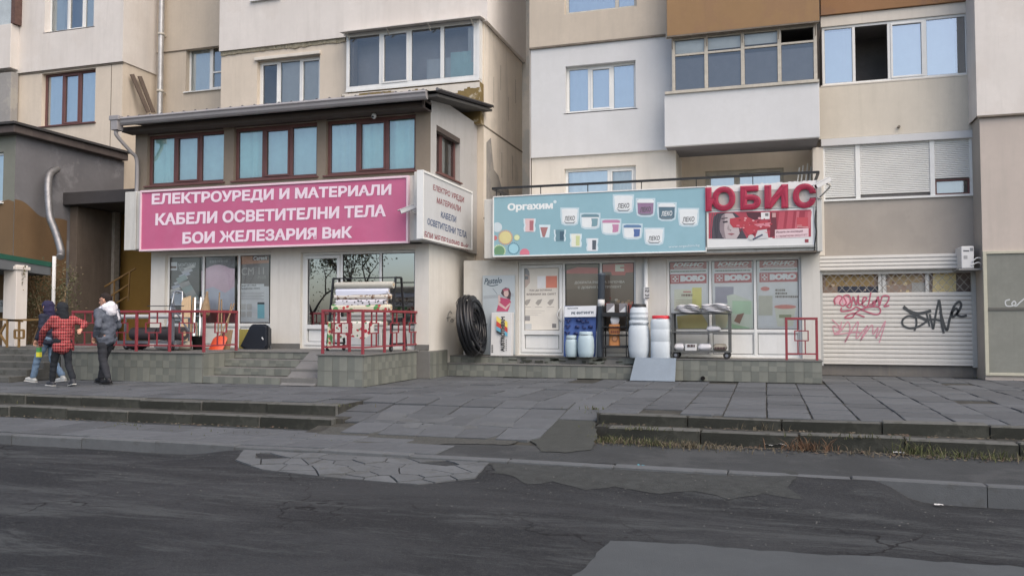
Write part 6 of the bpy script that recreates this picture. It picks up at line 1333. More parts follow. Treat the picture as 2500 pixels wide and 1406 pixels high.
# poster board with a woman in pink
pb = thing('poster_board', 'grey-blue poster board with a woman in pink beside the shop door', 'poster', (at(1218, 868, 18.4).x, 18.42, T2))
x0, x1, z0, z1 = RC(1178, 673, 1257, 866, 18.4); b = MB(); b.box(x0, x1, 18.4, 18.44, z0, z1); b.build('board', mat('poster_blue', sr(176, 186, 192), .5, .05, .7), pb, .004)
pr = Print(18.4); pr.text('Pastelo', (1183, 680), (1226, 677), (1182, 694), sr(62, 84, 100), 1, .02, .2); pr.stroke(spline([(1188, 694), (1200, 698), (1216, 695)]), 2, sr(62, 84, 100), 1)
pr.poly([(1226, 707), (1234, 702), (1243, 704), (1248, 716), (1246, 732), (1238, 728), (1228, 722), (1223, 716)], sr(84, 66, 72), 1); pr.disc(1236, 716, 6, 9, sr(206, 178, 172), 1.6); pr.poly([(1228, 706), (1242, 704), (1242, 709), (1229, 711)], sr(176, 92, 114), 2.2)
pr.poly([(1222, 726), (1232, 728), (1244, 730), (1248, 738), (1240, 760), (1212, 760), (1216, 744)], sr(186, 70, 108), 2); pr.poly([(1217, 736), (1234, 750), (1246, 738), (1247, 742), (1235, 756), (1216, 744)], sr(206, 176, 172), 2.6); pr.poly([(1216, 722), (1221, 720), (1222, 736), (1217, 738)], sr(206, 176, 172), 2.4); pr.poly([(1180, 722), (1254, 716), (1254, 724), (1180, 730)], sr(160, 170, 178), .6)
pr.stroke([(1203, 704), (1214, 718)], 1.2, sr(110, 124, 134), 1); pr.build('print', pb)
# insulation pack
ip = thing('insulation_pack', 'white insulation board pack with coloured stripes and vertical lettering', 'pack', (at(1222, 866, 18.2).x, 18.25, T2))
x0, x1, z0, z1 = RC(1198, 763, 1248, 865, 18.15); b = MB(); b.prism([(x0, 18.13, T2), (x0, 18.2, z1), (x0, 18.38, z1), (x0, 18.33, T2)], (x1-x0, 0, 0)); b.build('pack', m_white2, ip, .008)
pr = Print(18.125)
for (pts, c) in (([(1212, 771), (1224, 780), (1224, 792), (1212, 783)], sr(236, 214, 70)), ([(1212, 783), (1224, 792), (1224, 803), (1212, 796)], sr(204, 66, 54)), ([(1212, 796), (1224, 803), (1224, 812), (1212, 806)], sr(94, 176, 206)), ([(1212, 806), (1224, 812), (1224, 818), (1212, 811)], sr(60, 66, 70)), ([(1232, 781), (1239, 786), (1239, 800), (1232, 795)], sr(236, 214, 70)), ([(1232, 795), (1239, 800), (1239, 812), (1232, 807)], sr(204, 66, 54)), ([(1232, 807), (1239, 812), (1239, 822), (1232, 817)], sr(94, 176, 206))): pr.poly(pts, c, 1)
pr.text('AUSTROTHERM', (1222, 858), (1223, 773), (1232, 858), sr(44, 46, 50), 2, .04)
[pr.rect(1235, 828+5*k, 1237, 831+5*k, sr(90, 92, 96), 2) for k in range(6)]; [pr.rect(1200, 842+5*k, 1204, 845+5*k, sr(80, 82, 86), 2) for k in range(4)]; pr.build('print', ip)
# fittings board
fb = thing('fittings_board', 'blue display board for pipe fittings with a white header', 'display board', (at(1415, 868, 18.3).x, 18.35, T2))
x0, x1, z0, z1 = RC(1378, 747, 1456, 867, 18.3); b = MB(); b.prism([(x0, 18.2, T2), (x0, 18.32, z1), (x0, 18.35, z1), (x0, 18.23, T2)], (x1-x0, 0, 0)); b.build('board', mat('board_blue', sr(70, 96, 158), .5, .06), fb)
pr = Print(18.19); pr.poly([(1379, 748), (1456, 746), (1455, 773), (1378, 774)], sr(218, 222, 228), 1); pr.text('РЕ ФИТИНГИ', (1395, 761), (1449, 759), (1395, 768), sr(60, 78, 96), 2, .04); pr.text('ПИПЛАЙФ', (1384, 751), (1412, 750), (1384, 755), sr(70, 90, 110), 2, .03, .3); pr.build('header_print', fb)
m_fit = mat('fitting_navy', sr(34, 46, 92), .4, .1)
for (px, py, k) in ((1387, 783, 0), (1412, 782, 1), (1423, 784, 2), (1434, 783, 2), (1386, 797, 0), (1409, 798, 1), (1426, 798, 2), (1441, 798, 1), (1385, 813, 0), (1406, 814, 1)):
    q = at(px, py, 18.22); b = MB(); r_ = .035
    if k == 0: b.tube([q+Vector((-.06, 0, .03)), q, q+Vector((.06, 0, .03))], .02, 8); b.cyl(q, q+Vector((0, 0, -.05)), .024, n=8)
    elif k == 1: b.tube([q+Vector((-.05, 0, 0)), q+Vector((.05, 0, 0))], .028, 8); b.cyl(q+Vector((.0, 0, -.03)), q+Vector((0, 0, .04)), .02, n=8)
    else: b.tube(spline([q+Vector((-.03, 0, .04)), q+Vector((-.02, 0, -.02)), q+Vector((.04, 0, -.03))]), .02, 8)
    b.build('fitting', m_fit, fb)
# barrels
m_bar = mat('barrel_white', sr(194, 203, 210), .5, .08, 3, streak=.2, sc=(.35, .36, .36)); m_barb = mat('barrel_bluish', sr(172, 192, 202), .5, .08, 3, streak=.2, sc=(.3, .34, .35))
def barrel(label, px0, px1, pyt, Yq, z0, m, lid=None, lidm=None, shape='drum', sq=.25):
    a_, c_ = at(px0, 820, Yq), at(px1, 820, Yq); r_ = (c_.x-a_.x)/2*.97; z1 = at((px0+px1)/2, pyt, Yq).z; h = z1-z0; q = Vector(((a_.x+c_.x)/2, Yq, z0))
    t = thing('barrel', label, 'barrel', q, 'white plastic barrels'); b = MB()
    if shape == 'drum': pf = [(r_*.8, 0), (r_*.86, h*.02), (r_*.97, h*.22), (r_, h*.5), (r_*.97, h*.78), (r_*.87, h*.93), (r_*.8, h*.96), (r_*.78, h)]
    elif shape == 'can': pf = [(r_*.86, 0), (r_*.95, h*.03), (r_*.98, h*.3), (r_, h*.32), (r_*.98, h*.34), (r_*.98, h*.6), (r_, h*.62), (r_*.98, h*.64), (r_*.95, h*.85), (r_*.82, h*.95), (r_*.78, h)]
    else: pf = [(r_*.96, 0), (r_, h*.02), (r_, h*.4), (r_*.985, h*.41), (r_*.985, h*.43), (r_, h*.44), (r_, h*.72), (r_*.985, h*.73), (r_, h*.75), (r_, h*.9), (r_*.92, h*.98), (r_*.85, h)]
    b.lathe(q, pf, 28, 0, sq); b.build('body', m, t)
    if lid:
        b = MB(); b.lathe(q+Vector((0, 0, h)), [(r_*lid, -.03), (r_*lid*1.03, 0), (r_*lid*1.03, .05), (r_*lid*.94, .07)], 24, 0, sq); b.build('lid', lidm, t)
        b = MB(); b.tube([q+Vector((r_*lid*1.03*math.cos(k*math.pi/12), r_*lid*1.03*math.sin(k*math.pi/12), h)) for k in range(24)], .01, 6, closed=True); b.build('clamp_ring', m_grm, t)
    return t
barrel('small bluish plastic barrel in front of the blue board, lower left one', 1380, 1410, 826, 18.02, T2, m_barb, .8, m_barb)
barrel('small bluish plastic barrel in front of the blue board, taller right one', 1410, 1451, 817, 18.0, T2, m_barb, .78, m_barb)
barrel('large bulging white barrel under the upturned container', 1533, 1587, 789, 17.98, T2, m_bar, .88, m_bar)
barrel('white container stacked on top of the bulging barrel', 1537, 1584, 750, 17.98, at(1560, 785, 17.98).z+.0, m_bar, .75, m_blk, 'can')
barrel('tall square-shouldered white barrel with a red lid', 1588, 1639, 778, 17.98, T2, m_bar, .84, mat('lid_red', sr(196, 50, 60), .4, .05), 'tall', .55)
# grey pipe
gp = thing('grey_pipe', 'tall grey drainage pipe standing between board and rack', 'pipe', (at(1466, 868, 18.05).x, 18.05, T2))
a_ = Vector((at(1465, 868, 18.05).x, 18.05, T2)); c_ = at(1469, 668, 18.33); b = MB(); b.tube([a_, a_.lerp(c_, .97), a_.lerp(c_, .972), c_], [.078, .078, .09, .09], 18); b.build('tube', mat('pipe_grey', sr(92, 100, 110), .45, .06), gp)
p0, p1 = a_.lerp(c_, .6), a_.lerp(c_, .68); b = MB(); b.tube([p0, p1], .0795, 18); b.build('label', m_white2, gp)
gp2 = MB(); gp2.tube([(a_.x-.1, 18.1, T2), (a_.x-.08, 18.3, T2+.9)], .018, 8); tag(gp2.build('thin_pipe', m_bar, org=Vector((a_.x-.1, 18.1, T2))), 'thin pale pipe standing left of the grey drainage pipe', 'pipe')
# black rack with mail boxes and charcoal
Yk = 18.12
kr = thing('black_display_rack', 'black metal display rack between the grey pipe and white barrels', 'rack', (at(1505, 868, Yk).x, Yk, T2)); xl, xr = at(1474, 800, Yk).x, at(1531, 800, Yk).x
for x in (xl, xr): 
    for y in (Yk-.12, Yk+.2): b = MB(); b.bar((x, y, T2), (x, y+.03, at(1500, 745, Yk).z), .022, .022); b.build('upright', m_blk, kr)
for py, dz in ((846, .05), (817, .02), (798, .02), (768, .09)):
    z = at(1500, py, Yk).z; b = MB(); b.box(xl-.01, xr+.01, Yk-.14, Yk+.2, z-dz/2, z+dz/2); b.build('shelf', m_blk, kr, .004)
zs_ = at(1500, 768, Yk).z+.05
for k, px in enumerate((1491, 1522)):
    q = at(px, 755, Yk); o = box_thing('mail_box', 'grey letter box package on the black rack, '+('left' if k == 0 else 'right')+' one', 'box', (q.x, Yk-.02, zs_+.1), (.085, 0, 0), (0, .06, 0), (0, 0, .1), mat('mailbox_grey', sr(128, 126, 130), .5, .1), 'boxes on the black rack')
    pr = Print(Yk-.082); pr.poly([(px-10, 762), (px+9, 744), (px+9, 762)], sr(206, 208, 210), 1); pr.build('print', o)
zs_ = at(1500, 846, Yk).z+.026; q = at(1500, 830, Yk)
cb_ = thing('charcoal_bag', 'orange-brown paper charcoal bag on the black rack', 'bag', (q.x, Yk, zs_)); b = MB()
def fn(i, j):
    t = 2*math.pi*i; u = j; k = 1-.18*max(0, u-.75)*4; x = math.copysign(abs(math.cos(t))**.6, math.cos(t))*.12*(1-.05*math.sin(u*7)); y = math.copysign(abs(math.sin(t))**.6, math.sin(t))*.075*k
    return (q.x+x+.006*math.sin(9*u+t), Yk+y, zs_+.47*u)
b.grid(fn, 24, 10); b.poly([fn(k/24, 1) for k in range(24)]); b.build('bag', mat('paper_orange', sr(190, 130, 82), .8, .12, 6, .3, 25), cb_)
pr = Print(Yk-.082); pr.dash(1491, 807, 1511, 6, sr(120, 66, 44), 1); pr.disc(1501, 826, 7, 8, sr(120, 76, 52), 1); pr.disc(1501, 826, 5.5, 6.5, sr(190, 130, 82), 1.6); pr.rect(1489, 797, 1513, 801, sr(186, 70, 62), 1); pr.build('print', cb_)
q = at(1501, 784, Yk); sack('white_bag', 'small white bag on top of the charcoal bag', 'bag', (q.x, Yk, zs_+.47+.1), .2, .12, .24, m_bag, .3, None, None, 9)
# trolley with bags
Yv = 18.05
tv = thing('shelf_trolley', 'dark grey three-shelf trolley with bags in front of the poster window', 'trolley', (at(1712, 870, Yv).x, Yv, T2)); xl, xr = at(1645, 820, Yv).x, at(1782, 820, Yv).x
m_tv = mat('trolley_grey', sr(86, 88, 88), .6, .15, 5, .1, 60)
for x in (xl, xr):
    for y in (Yv-.2, Yv+.22): b = MB(); b.bar((x, y, T2+.16), (x, y, at(1712, 764, Yv).z), .05, .05); b.build('upright', m_tv, tv, .004); wheel(tv, (x+(.06 if x == xl else -.06), y, T2+.075), .075, .04, (0, 1, 0))
for py in (764, 809, 856):
    z = at(1712, py, Yv).z; b = MB(); b.box(xl-.03, xr+.03, Yv-.24, Yv+.26, z-.03, z); b.build('shelf', m_tv, tv, .005)
zt_ = at(1712, 764, Yv).z
for k, (p0, p1, lab) in enumerate(((1647, 1712, 'left stack of flat white bags on the trolley top'), (1706, 1786, 'right stack of flat white bags on the trolley top'))):
    a_, c_ = at(p0, 755, Yv).x, at(p1, 755, Yv).x; t = thing('bag_stack', lab, 'bags', ((a_+c_)/2, Yv, zt_), 'bags on the trolley top')
    for j in range(5):
        b = MB(); W_ = (c_-a_)/2*(1-.05*j); cc = Vector(((a_+c_)/2+.02*math.sin(j*2.1+k), Yv-.05, zt_+.022+.034*j+.012*k)); 
        def fn(i, jj): t_ = 2*math.pi*i; u = -1+2*jj; kk = max(.05, (1-abs(u)**3)); return tuple(cc+Vector((u*W_, math.cos(t_)*.24, math.sin(t_)*.02*kk*1.3+.012*math.sin(u*5+j+t_)-.02*abs(u)**3)))
        b.grid(fn, 14, 12); b.build('bag', m_bag, t)
zt_ = at(1712, 809, Yv).z; sack('crumpled_bag', 'crumpled white bag on the middle trolley shelf', 'bag', (at(1742, 800, Yv).x, Yv, zt_+.055), .3, .16, .12, m_bag, .1, None, None, 4)
zt_ = at(1712, 856, Yv).z
for k, (p0, p1, m_, lab, tx) in enumerate(((1647, 1672, m_bag, 'white packet with a blank face, leftmost on the bottom shelf', ''), (1674, 1702, m_white2, 'square white packet with a printed line, second on the bottom shelf', 'ТЕРАКОЛ'), (1705, 1738, m_bag, 'white bag in grey wrap, third on the bottom shelf', ''), (1741, 1776, m_bagg, 'grey-brown bag with dark lettering, rightmost on the bottom shelf', 'Lepilo'))):
    a_, c_ = at(p0, 850, Yv).x, at(p1, 850, Yv).x
    if k == 1: o = box_thing('packet', lab, 'packet', ((a_+c_)/2, Yv-.05, zt_+.075), ((c_-a_)/2, 0, 0), (0, .12, 0), (0, 0, .072), m_, 'packets on the bottom shelf', .012)
    else: o = sack('packet', lab, 'packet', ((a_+c_)/2, Yv-.05, zt_+.075), c_-a_, .24, .17, m_, 0, 'packets on the bottom shelf', None, k)
    if tx: pr = Print(Yv-.178); pr.dash(p0+4, 847 if k == 3 else 841, p1-5, 6, sr(80, 60, 60), 1); pr.build('print', o)
# sheet-metal ramp over the step
rm = thing('ramp_sheet', 'bluish sheet-metal ramp lying against the terrace step', 'ramp', (at(1593, 930, 17.5).x, 17.5, 0)); q = [gz(1537, 929, .004), gz(1648, 931, .004), at(1651, 874, 17.75), at(1551, 871, 17.75)]
q[2].z = T2+.008; q[3].z = T2+.008; q[2].y = q[3].y = 17.74; q[0].y = q[1].y = 17.38
b = MB(); b.prism([tuple(p_) for p_ in q], (0, -.003, .004)); b.prism([tuple(q[3]), tuple(q[2]), (q[2].x+.0, 17.98, T2+.008), (q[3].x, 17.98, T2+.008)], (0, 0, .004)); b.build('sheet', mat('sheet_blue', sr(122, 134, 146), .6, .12, 2, metal=.1), rm)
# ================================================================== PEOPLE
def capsule(mb, p0, p1, r0, r1, n=14):
    p0 = Vector(p0); p1 = Vector(p1); d = p1-p0
    if d.length < 1e-5: d = Vector((0, 0, 1e-4))
    a = d.normalized(); u = Vector((0, 0, 1)) if abs(a.z) < .9 else Vector((1, 0, 0)); u = (u-a*u.dot(a)).normalized(); w_ = a.cross(u); rings = []
    for t in (-.97, -.7, -.35, 0): rings.append((p0+a*r0*t, r0*math.sqrt(1-t*t)))
    for t in (0, .35, .7, .97): rings.append((p1+a*r1*t, r1*math.sqrt(1-t*t)))
    vs = []; fs = []
    for c, r_ in rings:
        for k in range(n): t = 2*math.pi*k/n; vs.append(c+(u*math.cos(t)+w_*math.sin(t))*r_)
    for i in range(len(rings)-1):
        for k in range(n): fs.append((i*n+k, i*n+(k+1) % n, (i+1)*n+(k+1) % n, (i+1)*n+k))
    fs.append(tuple(range(n))[::-1]); fs.append(tuple((len(rings)-1)*n+k for k in range(n))); mb.add(vs, fs)
def skin_mesh(name, caps, m, parent, voxel=.011, fold=0., fs_=8., smooth=6, squash=None):
    mb = MB()
    for c in caps: capsule(mb, *c)
    org = ORG.get(parent.name, Vector()); me = mb.mesh('raw', [m], org)
    bm = bmesh.new(); bm.from_mesh(me); bmesh.ops.recalc_face_normals(bm, faces=bm.faces); bm.to_mesh(me); bm.free()
    o = bpy.data.objects.new('raw', me); TMP.collection.objects.link(o)
    md = o.modifiers.new('r', 'REMESH'); md.mode = 'VOXEL'; md.voxel_size = voxel
    sm = o.modifiers.new('s', 'SMOOTH'); sm.iterations = smooth; sm.factor = .5
    TVL.update(); me2 = bpy.data.meshes.new_from_object(o.evaluated_get(TVL.depsgraph)); bpy.data.objects.remove(o); bpy.data.meshes.remove(me)
    me2.name = name
    if fold:
        ns_ = [v.normal.copy() for v in me2.vertices]
        for v, nn in zip(me2.vertices, ns_):
            p_ = v.co*fs_; k = noise.noise(Vector((p_.x, p_.y, p_.z*1.6)))+.5*noise.noise(p_*2.3); v.co += nn*fold*k
    me2.materials.clear(); me2.materials.append(m)
    for p_ in me2.polygons: p_.use_smooth = True
    q = bpy.data.objects.new(name, me2); COL.objects.link(q); q.parent = parent; ORG[q.name] = org; return q
m_skin = mat('skin', sr(196, 150, 128), .6, .06, 5)
def plaid():
    m, nt, N, L, P_ = nodes('plaid_red'); P_.inputs['Roughness'].default_value = .95; tc = N.new('ShaderNodeTexCoord'); sp = N.new('ShaderNodeSeparateXYZ'); L.new(tc.outputs['Object'], sp.inputs[0]); ms = []
    ad = N.new('ShaderNodeMath'); ad.operation = 'ADD'; L.new(sp.outputs[0], ad.inputs[0]); L.new(sp.outputs[1], ad.inputs[1])
    for so in (ad.outputs[0], sp.outputs[2]):
        x = N.new('ShaderNodeMath'); x.operation = 'MULTIPLY'; x.inputs[1].default_value = 17; L.new(so, x.inputs[0]); fr = N.new('ShaderNodeMath'); fr.operation = 'FRACT'; L.new(x.outputs[0], fr.inputs[0])
        lo = N.new('ShaderNodeMath'); lo.operation = 'LESS_THAN'; lo.inputs[1].default_value = .42; L.new(fr.outputs[0], lo.inputs[0])
        hi = N.new('ShaderNodeMath'); hi.operation = 'GREATER_THAN'; hi.inputs[1].default_value = .82; L.new(fr.outputs[0], hi.inputs[0]); ms.append((lo.outputs[0], hi.outputs[0]))
    def mx(f, a, c):
        x = N.new('ShaderNodeMix'); x.data_type = 'RGBA'; ml = _mul(N, L, f, .62); L.new(ml, x.inputs[0]); (L.new(a, x.inputs[6]) if hasattr(a, 'links') else setattr(x.inputs[6], 'default_value', (*a, 1))); x.inputs[7].default_value = (*c, 1); return x.outputs[2]
    c = mx(ms[0][0], sr(164, 52, 58), sr(56, 20, 28)); c = mx(ms[1][0], c, sr(56, 20, 28)); c = mx(ms[0][1], c, sr(190, 120, 116)); c = mx(ms[1][1], c, sr(190, 120, 116)); L.new(c, P_.inputs['Base Color']); return m
def person(label, pos, ang, hgt, J, wear, hood=None, hair=None, loose=1.):
    """J: joints as (forward, left, up) for a 1.75 m figure; wear: materials"""
    t = thing('person', label, 'person', pos); k = hgt/1.75; f = Vector((math.cos(ang), math.sin(ang), 0)); l = Vector((-f.y, f.x, 0)); P0 = Vector(pos)
    W = lambda q: P0+(f*q[0]+l*q[1]+Vector((0, 0, q[2])))*k
    j = {n: W(v) for n, v in J.items() if n != 'turn'}
    hd = (W(J['head'])); hf = Vector((math.cos(ang+J['turn'][0]), math.sin(ang+J['turn'][0]), J['turn'][1])).normalized(); hl = Vector((-hf.y, hf.x, 0)).normalized(); hu = hf.cross(hl)
    Hd = lambda a, b, c: hd+(hf*a+hl*b+hu*c)*k
    c = lambda a, b, r0, r1: (a, b, r0*k, r1*k)
    body = [c(Hd(-.015, 0, .03), Hd(.0, 0, .045), .095, .09), c(Hd(.02, 0, -.02), Hd(.045, 0, -.075), .075, .05), c(Hd(.09, 0, .01), Hd(.115, 0, -.03), .013, .018), c(Hd(.085, .03, .035), Hd(.085, -.03, .035), .02, .02), c(Hd(.085, .02, -.062), Hd(.085, -.02, -.062), .014, .014), c(Hd(-.01, .09, -.02), Hd(-.02, .095, .02), .016, .02), c(Hd(-.01, -.09, -.02), Hd(-.02, -.095, .02), .016, .02), c(j['neck'], Hd(-.02, 0, -.06), .058, .055),
            c(j['chest']+l*.08*k, j['chest']-l*.08*k, .12, .12), c(j['belly']+l*.05*k, j['belly']-l*.05*k, .12, .12), c(j['pelvis']+l*.07*k, j['pelvis']-l*.07*k, .115, .115), c(j['chest'], j['belly'], .13, .125), c(j['belly'], j['pelvis'], .125, .12), c(j['chest'], j['neck'], .1, .06)]
    for s_ in 'lr':
        body += [c(j['chest'], j['sh'+s_], .1, .06), c(j['sh'+s_], j['el'+s_], .055, .042), c(j['el'+s_], j['wr'+s_], .042, .03), c(j['hip'+s_], j['kn'+s_], .088, .058), c(j['kn'+s_], j['an'+s_], .056, .04), c(j['an'+s_], j['an'+s_]+Vector((0, 0, -.04*k)), .04, .04)]
        d = (j['wr'+s_]-j['el'+s_]).normalized(); sd_ = d.cross(Vector((0, 0, 1))); sd_ = (f if sd_.length < .3 else sd_).normalized(); pl_ = d.cross(sd_).normalized(); w0 = j['wr'+s_]
        body += [c(w0, w0+d*.07*k, .026, .03), c(w0+d*.04*k+sd_*.02*k, w0+d*.085*k+sd_*.022*k, .02, .019), c(w0+d*.04*k-sd_*.02*k, w0+d*.08*k-sd_*.024*k, .02, .018)]
        for q, (o_, ln) in enumerate(((.031, .062), (.011, .072), (-.011, .068), (-.031, .052))):
            a0 = w0+d*.088*k+sd_*o_*k; a1 = a0+(d*.6+pl_*.25).normalized()*ln*.55*k; a2 = a1+(d*.35+pl_*.75).normalized()*ln*.55*k; body += [c(a0, a1, .0095, .009), c(a1, a2, .009, .0075)]
        a0 = w0+d*.02*k+sd_*.03*k; a1 = a0+(sd_*.7+d*.6).normalized()*.04*k; body += [c(a0, a1, .0125, .011), c(a1, a1+(d+pl_*.5).normalized()*.03*k, .011, .009)]
    skin_mesh('body', body, m_skin, t, .0085, 0, smooth=3)
    b = MB()
    for s_ in (1, -1): b.lathe(Hd(.083, .033*s_, .012), [(.002, -.008), (.011, -.004), (.011, .004), (.002, .008)], 8)
    b.build('eyes', mat('eye_dark', (.02, .015, .012), .3, 0), t)
    b = MB(); b.tube([Hd(.098, .022, -.06), Hd(.102, 0, -.058), Hd(.098, -.022, -.06)], .004, 6); b.build('mouth', mat('lip', sr(150, 92, 84), .5), t)
    q = loose
    jk = [c(j['chest']+l*.09*k, j['chest']-l*.09*k, .14*q, .14*q), c(j['chest'], j['belly'], .155*q, .155*q), c(j['belly']+l*.06*k, j['belly']-l*.06*k, .14*q, .14*q), c(j['belly'], j['hem'], .155*q, .15*q), c(j['hem']+l*.085*k, j['hem']-l*.085*k, .115*q, .115*q), c(j['chest'], j['neck'], .12*q, .085)]
    for s_ in 'lr':
        jk += [c(j['chest']+Vector((0, 0, .03*k)), j['sh'+s_], .1, .082), c(j['sh'+s_], j['el'+s_], .08*q, .066*q), c(j['el'+s_], j['wr'+s_].lerp(j['el'+s_], .06), .066*q, .046*q)]
    skin_mesh('jacket', jk, wear['jacket'], t, .012, .016, 9., 5)
    tr = [c(j['pelvis']+l*.065*k, j['pelvis']-l*.065*k, .125, .125), c(j['belly'], j['pelvis'], .11, .12)]
    for s_ in 'lr': tr += [c(j['hip'+s_], j['kn'+s_], .1, .074), c(j['kn'+s_], j['an'+s_].lerp(j['kn'+s_], .08), .074, .062)]
    skin_mesh('trousers', tr, wear['trousers'], t, .012, .012, 8., 5)
    for s_ in 'lr':
        a = j['an'+s_]; tf = W(J['toe'+s_]); d = (tf-a); d.z = 0; d = d.normalized(); z0 = Vector((a.x, a.y, tf.z))
        heel = Vector((a.x, a.y, 0))-d*.05*k; heel.z = J['an'+s_][2]*k+P0.z-.055*k; toe = tf.copy()
        skin_mesh('shoe', [c(heel, toe-d*.05*k, .042, .046), c(toe-d*.06*k, toe, .046, .034), c(a+Vector((0, 0, -.01*k)), heel.lerp(toe, .35), .05, .046)], wear['shoe'], t, .01, 0, smooth=3)
        sl_ = MB(); side_ = d.cross(Vector((0, 0, 1))); up_ = (toe-heel).normalized(); nn = side_.cross(up_).normalized(); cc = (heel+toe)/2+up_*.0; zz_ = -nn if nn.z > 0 else nn
        sl_.obox(cc+zz_*.04*k, up_*((toe-heel).length/2+.035*k), side_*.042*k, zz_*.01*k); sl_.build('sole', wear['sole'], t, .008)
    if hair:
        skin_mesh('hair', [c(Hd(-.03, 0, .05), Hd(.0, 0, .075), .1, .088), c(Hd(-.05, 0, .0), Hd(-.055, 0, .05), .075, .08), c(Hd(.04, .03, .1), Hd(.04, -.03, .1), .04, .04)], hair, t, .01, .006, 30., 3)
    if hood:
        mh, up_h = hood
        if up_h: skin_mesh('hood', [c(Hd(-.045, 0, .03), Hd(-.015, 0, .055), .118, .112), c(Hd(-.05, 0, -.05), Hd(-.04, 0, .03), .105, .115), c(Hd(-.03, .05, -.07), Hd(-.03, -.05, -.07), .075, .075), c(Hd(-.06, 0, -.09), j['neck']-f*.04*k, .1, .11)], mh, t, .011, .008, 12., 4)
        else: skin_mesh('hood', [c(j['neck']-f*.08*k+l*.07*k+Vector((0, 0, .02)), j['neck']-f*.1*k-l*.07*k+Vector((0, 0, .02)), .085, .085), c(j['neck']-f*.12*k+Vector((0, 0, .05)), j['neck']-f*.13*k-Vector((0, 0, .06)), .1, .1), c(j['neck']+l*.1*k, j['neck']+l*.13*k+f*.06*k-Vector((0, 0, .04)), .06, .05), c(j['neck']-l*.1*k, j['neck']-l*.17*k-f*.02*k-Vector((0, 0, .12)), .06, .05), c(j['neck']-l*.15*k-f*.06*k-Vector((0, 0, .06)), j['neck']-l*.2*k-f*.06*k-Vector((0, 0, .2)), .05, .045)], mh, t, .011, .008, 12., 4)
    return t, W
base = dict(head=(.03, 0, 1.63), neck=(0, 0, 1.47), chest=(0, 0, 1.3), belly=(-.01, 0, 1.1), pelvis=(-.02, 0, .93), hem=(-.02, 0, .9), shl=(-.01, .19, 1.4), shr=(-.01, -.19, 1.4), hipl=(-.01, .09, .9), hipr=(-.01, -.09, .9), turn=(0, -.1))
ANG = math.pi
# youth in the navy hood (further from the camera)
J = dict(base, head=(.06, 0, 1.6), neck=(.03, 0, 1.45), ell=(-.06, .25, 1.14), wrl=(.08, .24, .92), elr=(.05, -.24, 1.14), wrr=(.3, -.18, .98), knl=(.2, .09, .5), anl=(.3, .09, .1), toel=(.47, .1, .07), knr=(-.02, -.09, .48), anr=(-.3, -.09, .13), toer=(-.15, -.09, .05), turn=(-.1, -.25))
m_navy = mat('navy_cloth', sr(44, 42, 70), .95, .12, 8); m_jean = mat('jeans_blue', sr(104, 126, 150), .95, .12, 6, .2, 60); m_wshoe = mat('shoe_pale', sr(176, 178, 176), .7, .12, 9); m_sole = mat('sole_white', sr(196, 196, 192), .7, .05)
pA = gz(117, 933); tA, WA = person('youth with navy hood up and pale blue jeans, walking left behind the plaid jacket', pA, ANG+.02, 1.68, J, dict(jacket=mat('jacket_navy', sr(40, 44, 60), .9, .12, 8), trousers=m_jean, shoe=m_wshoe, sole=m_sole), (m_navy, True), None)
# youth in the plaid jacket
J = dict(base, head=(.05, 0, 1.6), neck=(.02, 0, 1.45), ell=(.2, .3, 1.15), wrl=(.46, .24, .88), elr=(-.16, -.38, 1.3), wrr=(-.26, -.26, 1.2), hem=(-.02, 0, .82), knl=(.14, .1, .5), anl=(.2, .1, .1), toel=(.36, .12, .05), knr=(-.05, -.1, .48), anr=(-.28, -.1, .14), toer=(-.13, -.11, .05), turn=(-.25, -.15))
m_blkc = mat('black_cloth', sr(34, 38, 44), .95, .15, 8); m_dsh = mat('shoe_dark', sr(58, 60, 66), .7, .15, 9)
pB = gz(150, 942); tB, WB = person('youth in a red plaid jacket with black hood up, arm stretched back', pB, ANG-.34, 1.62, J, dict(jacket=plaid(), trousers=m_blkc, shoe=m_dsh, sole=m_sole), (m_blkc, True), None, 1.08)
# man in the grey jacket
J = dict(base, head=(.05, 0, 1.62), ell=(-.12, .25, 1.14), wrl=(.06, .2, .93), elr=(.02, -.26, 1.13), wrr=(.2, -.24, .98), hem=(-.02, 0, .88), knl=(-.04, .09, .48), anl=(-.24, .1, .12), toel=(-.08, .12, .05), knr=(.19, -.09, .5), anr=(.27, -.09, .1), toer=(.43, -.1, .06), turn=(.45, -.05))
m_gj = mat('jacket_grey', sr(84, 90, 102), .8, .1, 6)
pC = gz(257, 937); tC, WC = person('man in a grey jacket with white hood down, walking left', pC, ANG-.22, 1.8, J, dict(jacket=m_gj, trousers=mat('trousers_dark', sr(46, 48, 54), .95, .15, 8), shoe=mat('shoe_black', sr(26, 26, 30), .6, .1), sole=mat('sole_dark', sr(40, 40, 42), .8)), (mat('hood_white', sr(214, 214, 222), .9, .04), False), mat('hair_dark', sr(38, 30, 28), .9, .2, 30))
# things in their hands
hb = pB+Vector((0, 0, 0)); f_ = Vector((math.cos(ANG-.34), math.sin(ANG-.34), 0)); l_ = Vector((-f_.y, f_.x, 0)); hk = 1.62/1.75
hp = pB+(f_*.52+l_*.235+Vector((0, 0, .80)))*hk
bt = thing('juice_carton', 'small green and yellow juice carton in the hand of the plaid youth', 'carton', hp-Vector((0, 0, .2)))
b = MB(); b.box(hp.x-.04, hp.x+.04, hp.y-.03, hp.y+.03, hp.z-.19, hp.z); b.build('box', mat('carton_green', sr(76, 140, 84), .5, .08), bt, .006)
b = MB(); b.box(hp.x-.041, hp.x+.041, hp.y-.031, hp.y+.031, hp.z-.18, hp.z-.09); b.build('yellow_band', mat('carton_yellow', sr(214, 206, 70), .5, .06), bt)
b = MB(); b.cyl(hp, hp+Vector((0, 0, .025)), .016, n=10); b.build('cap', m_white2, bt)
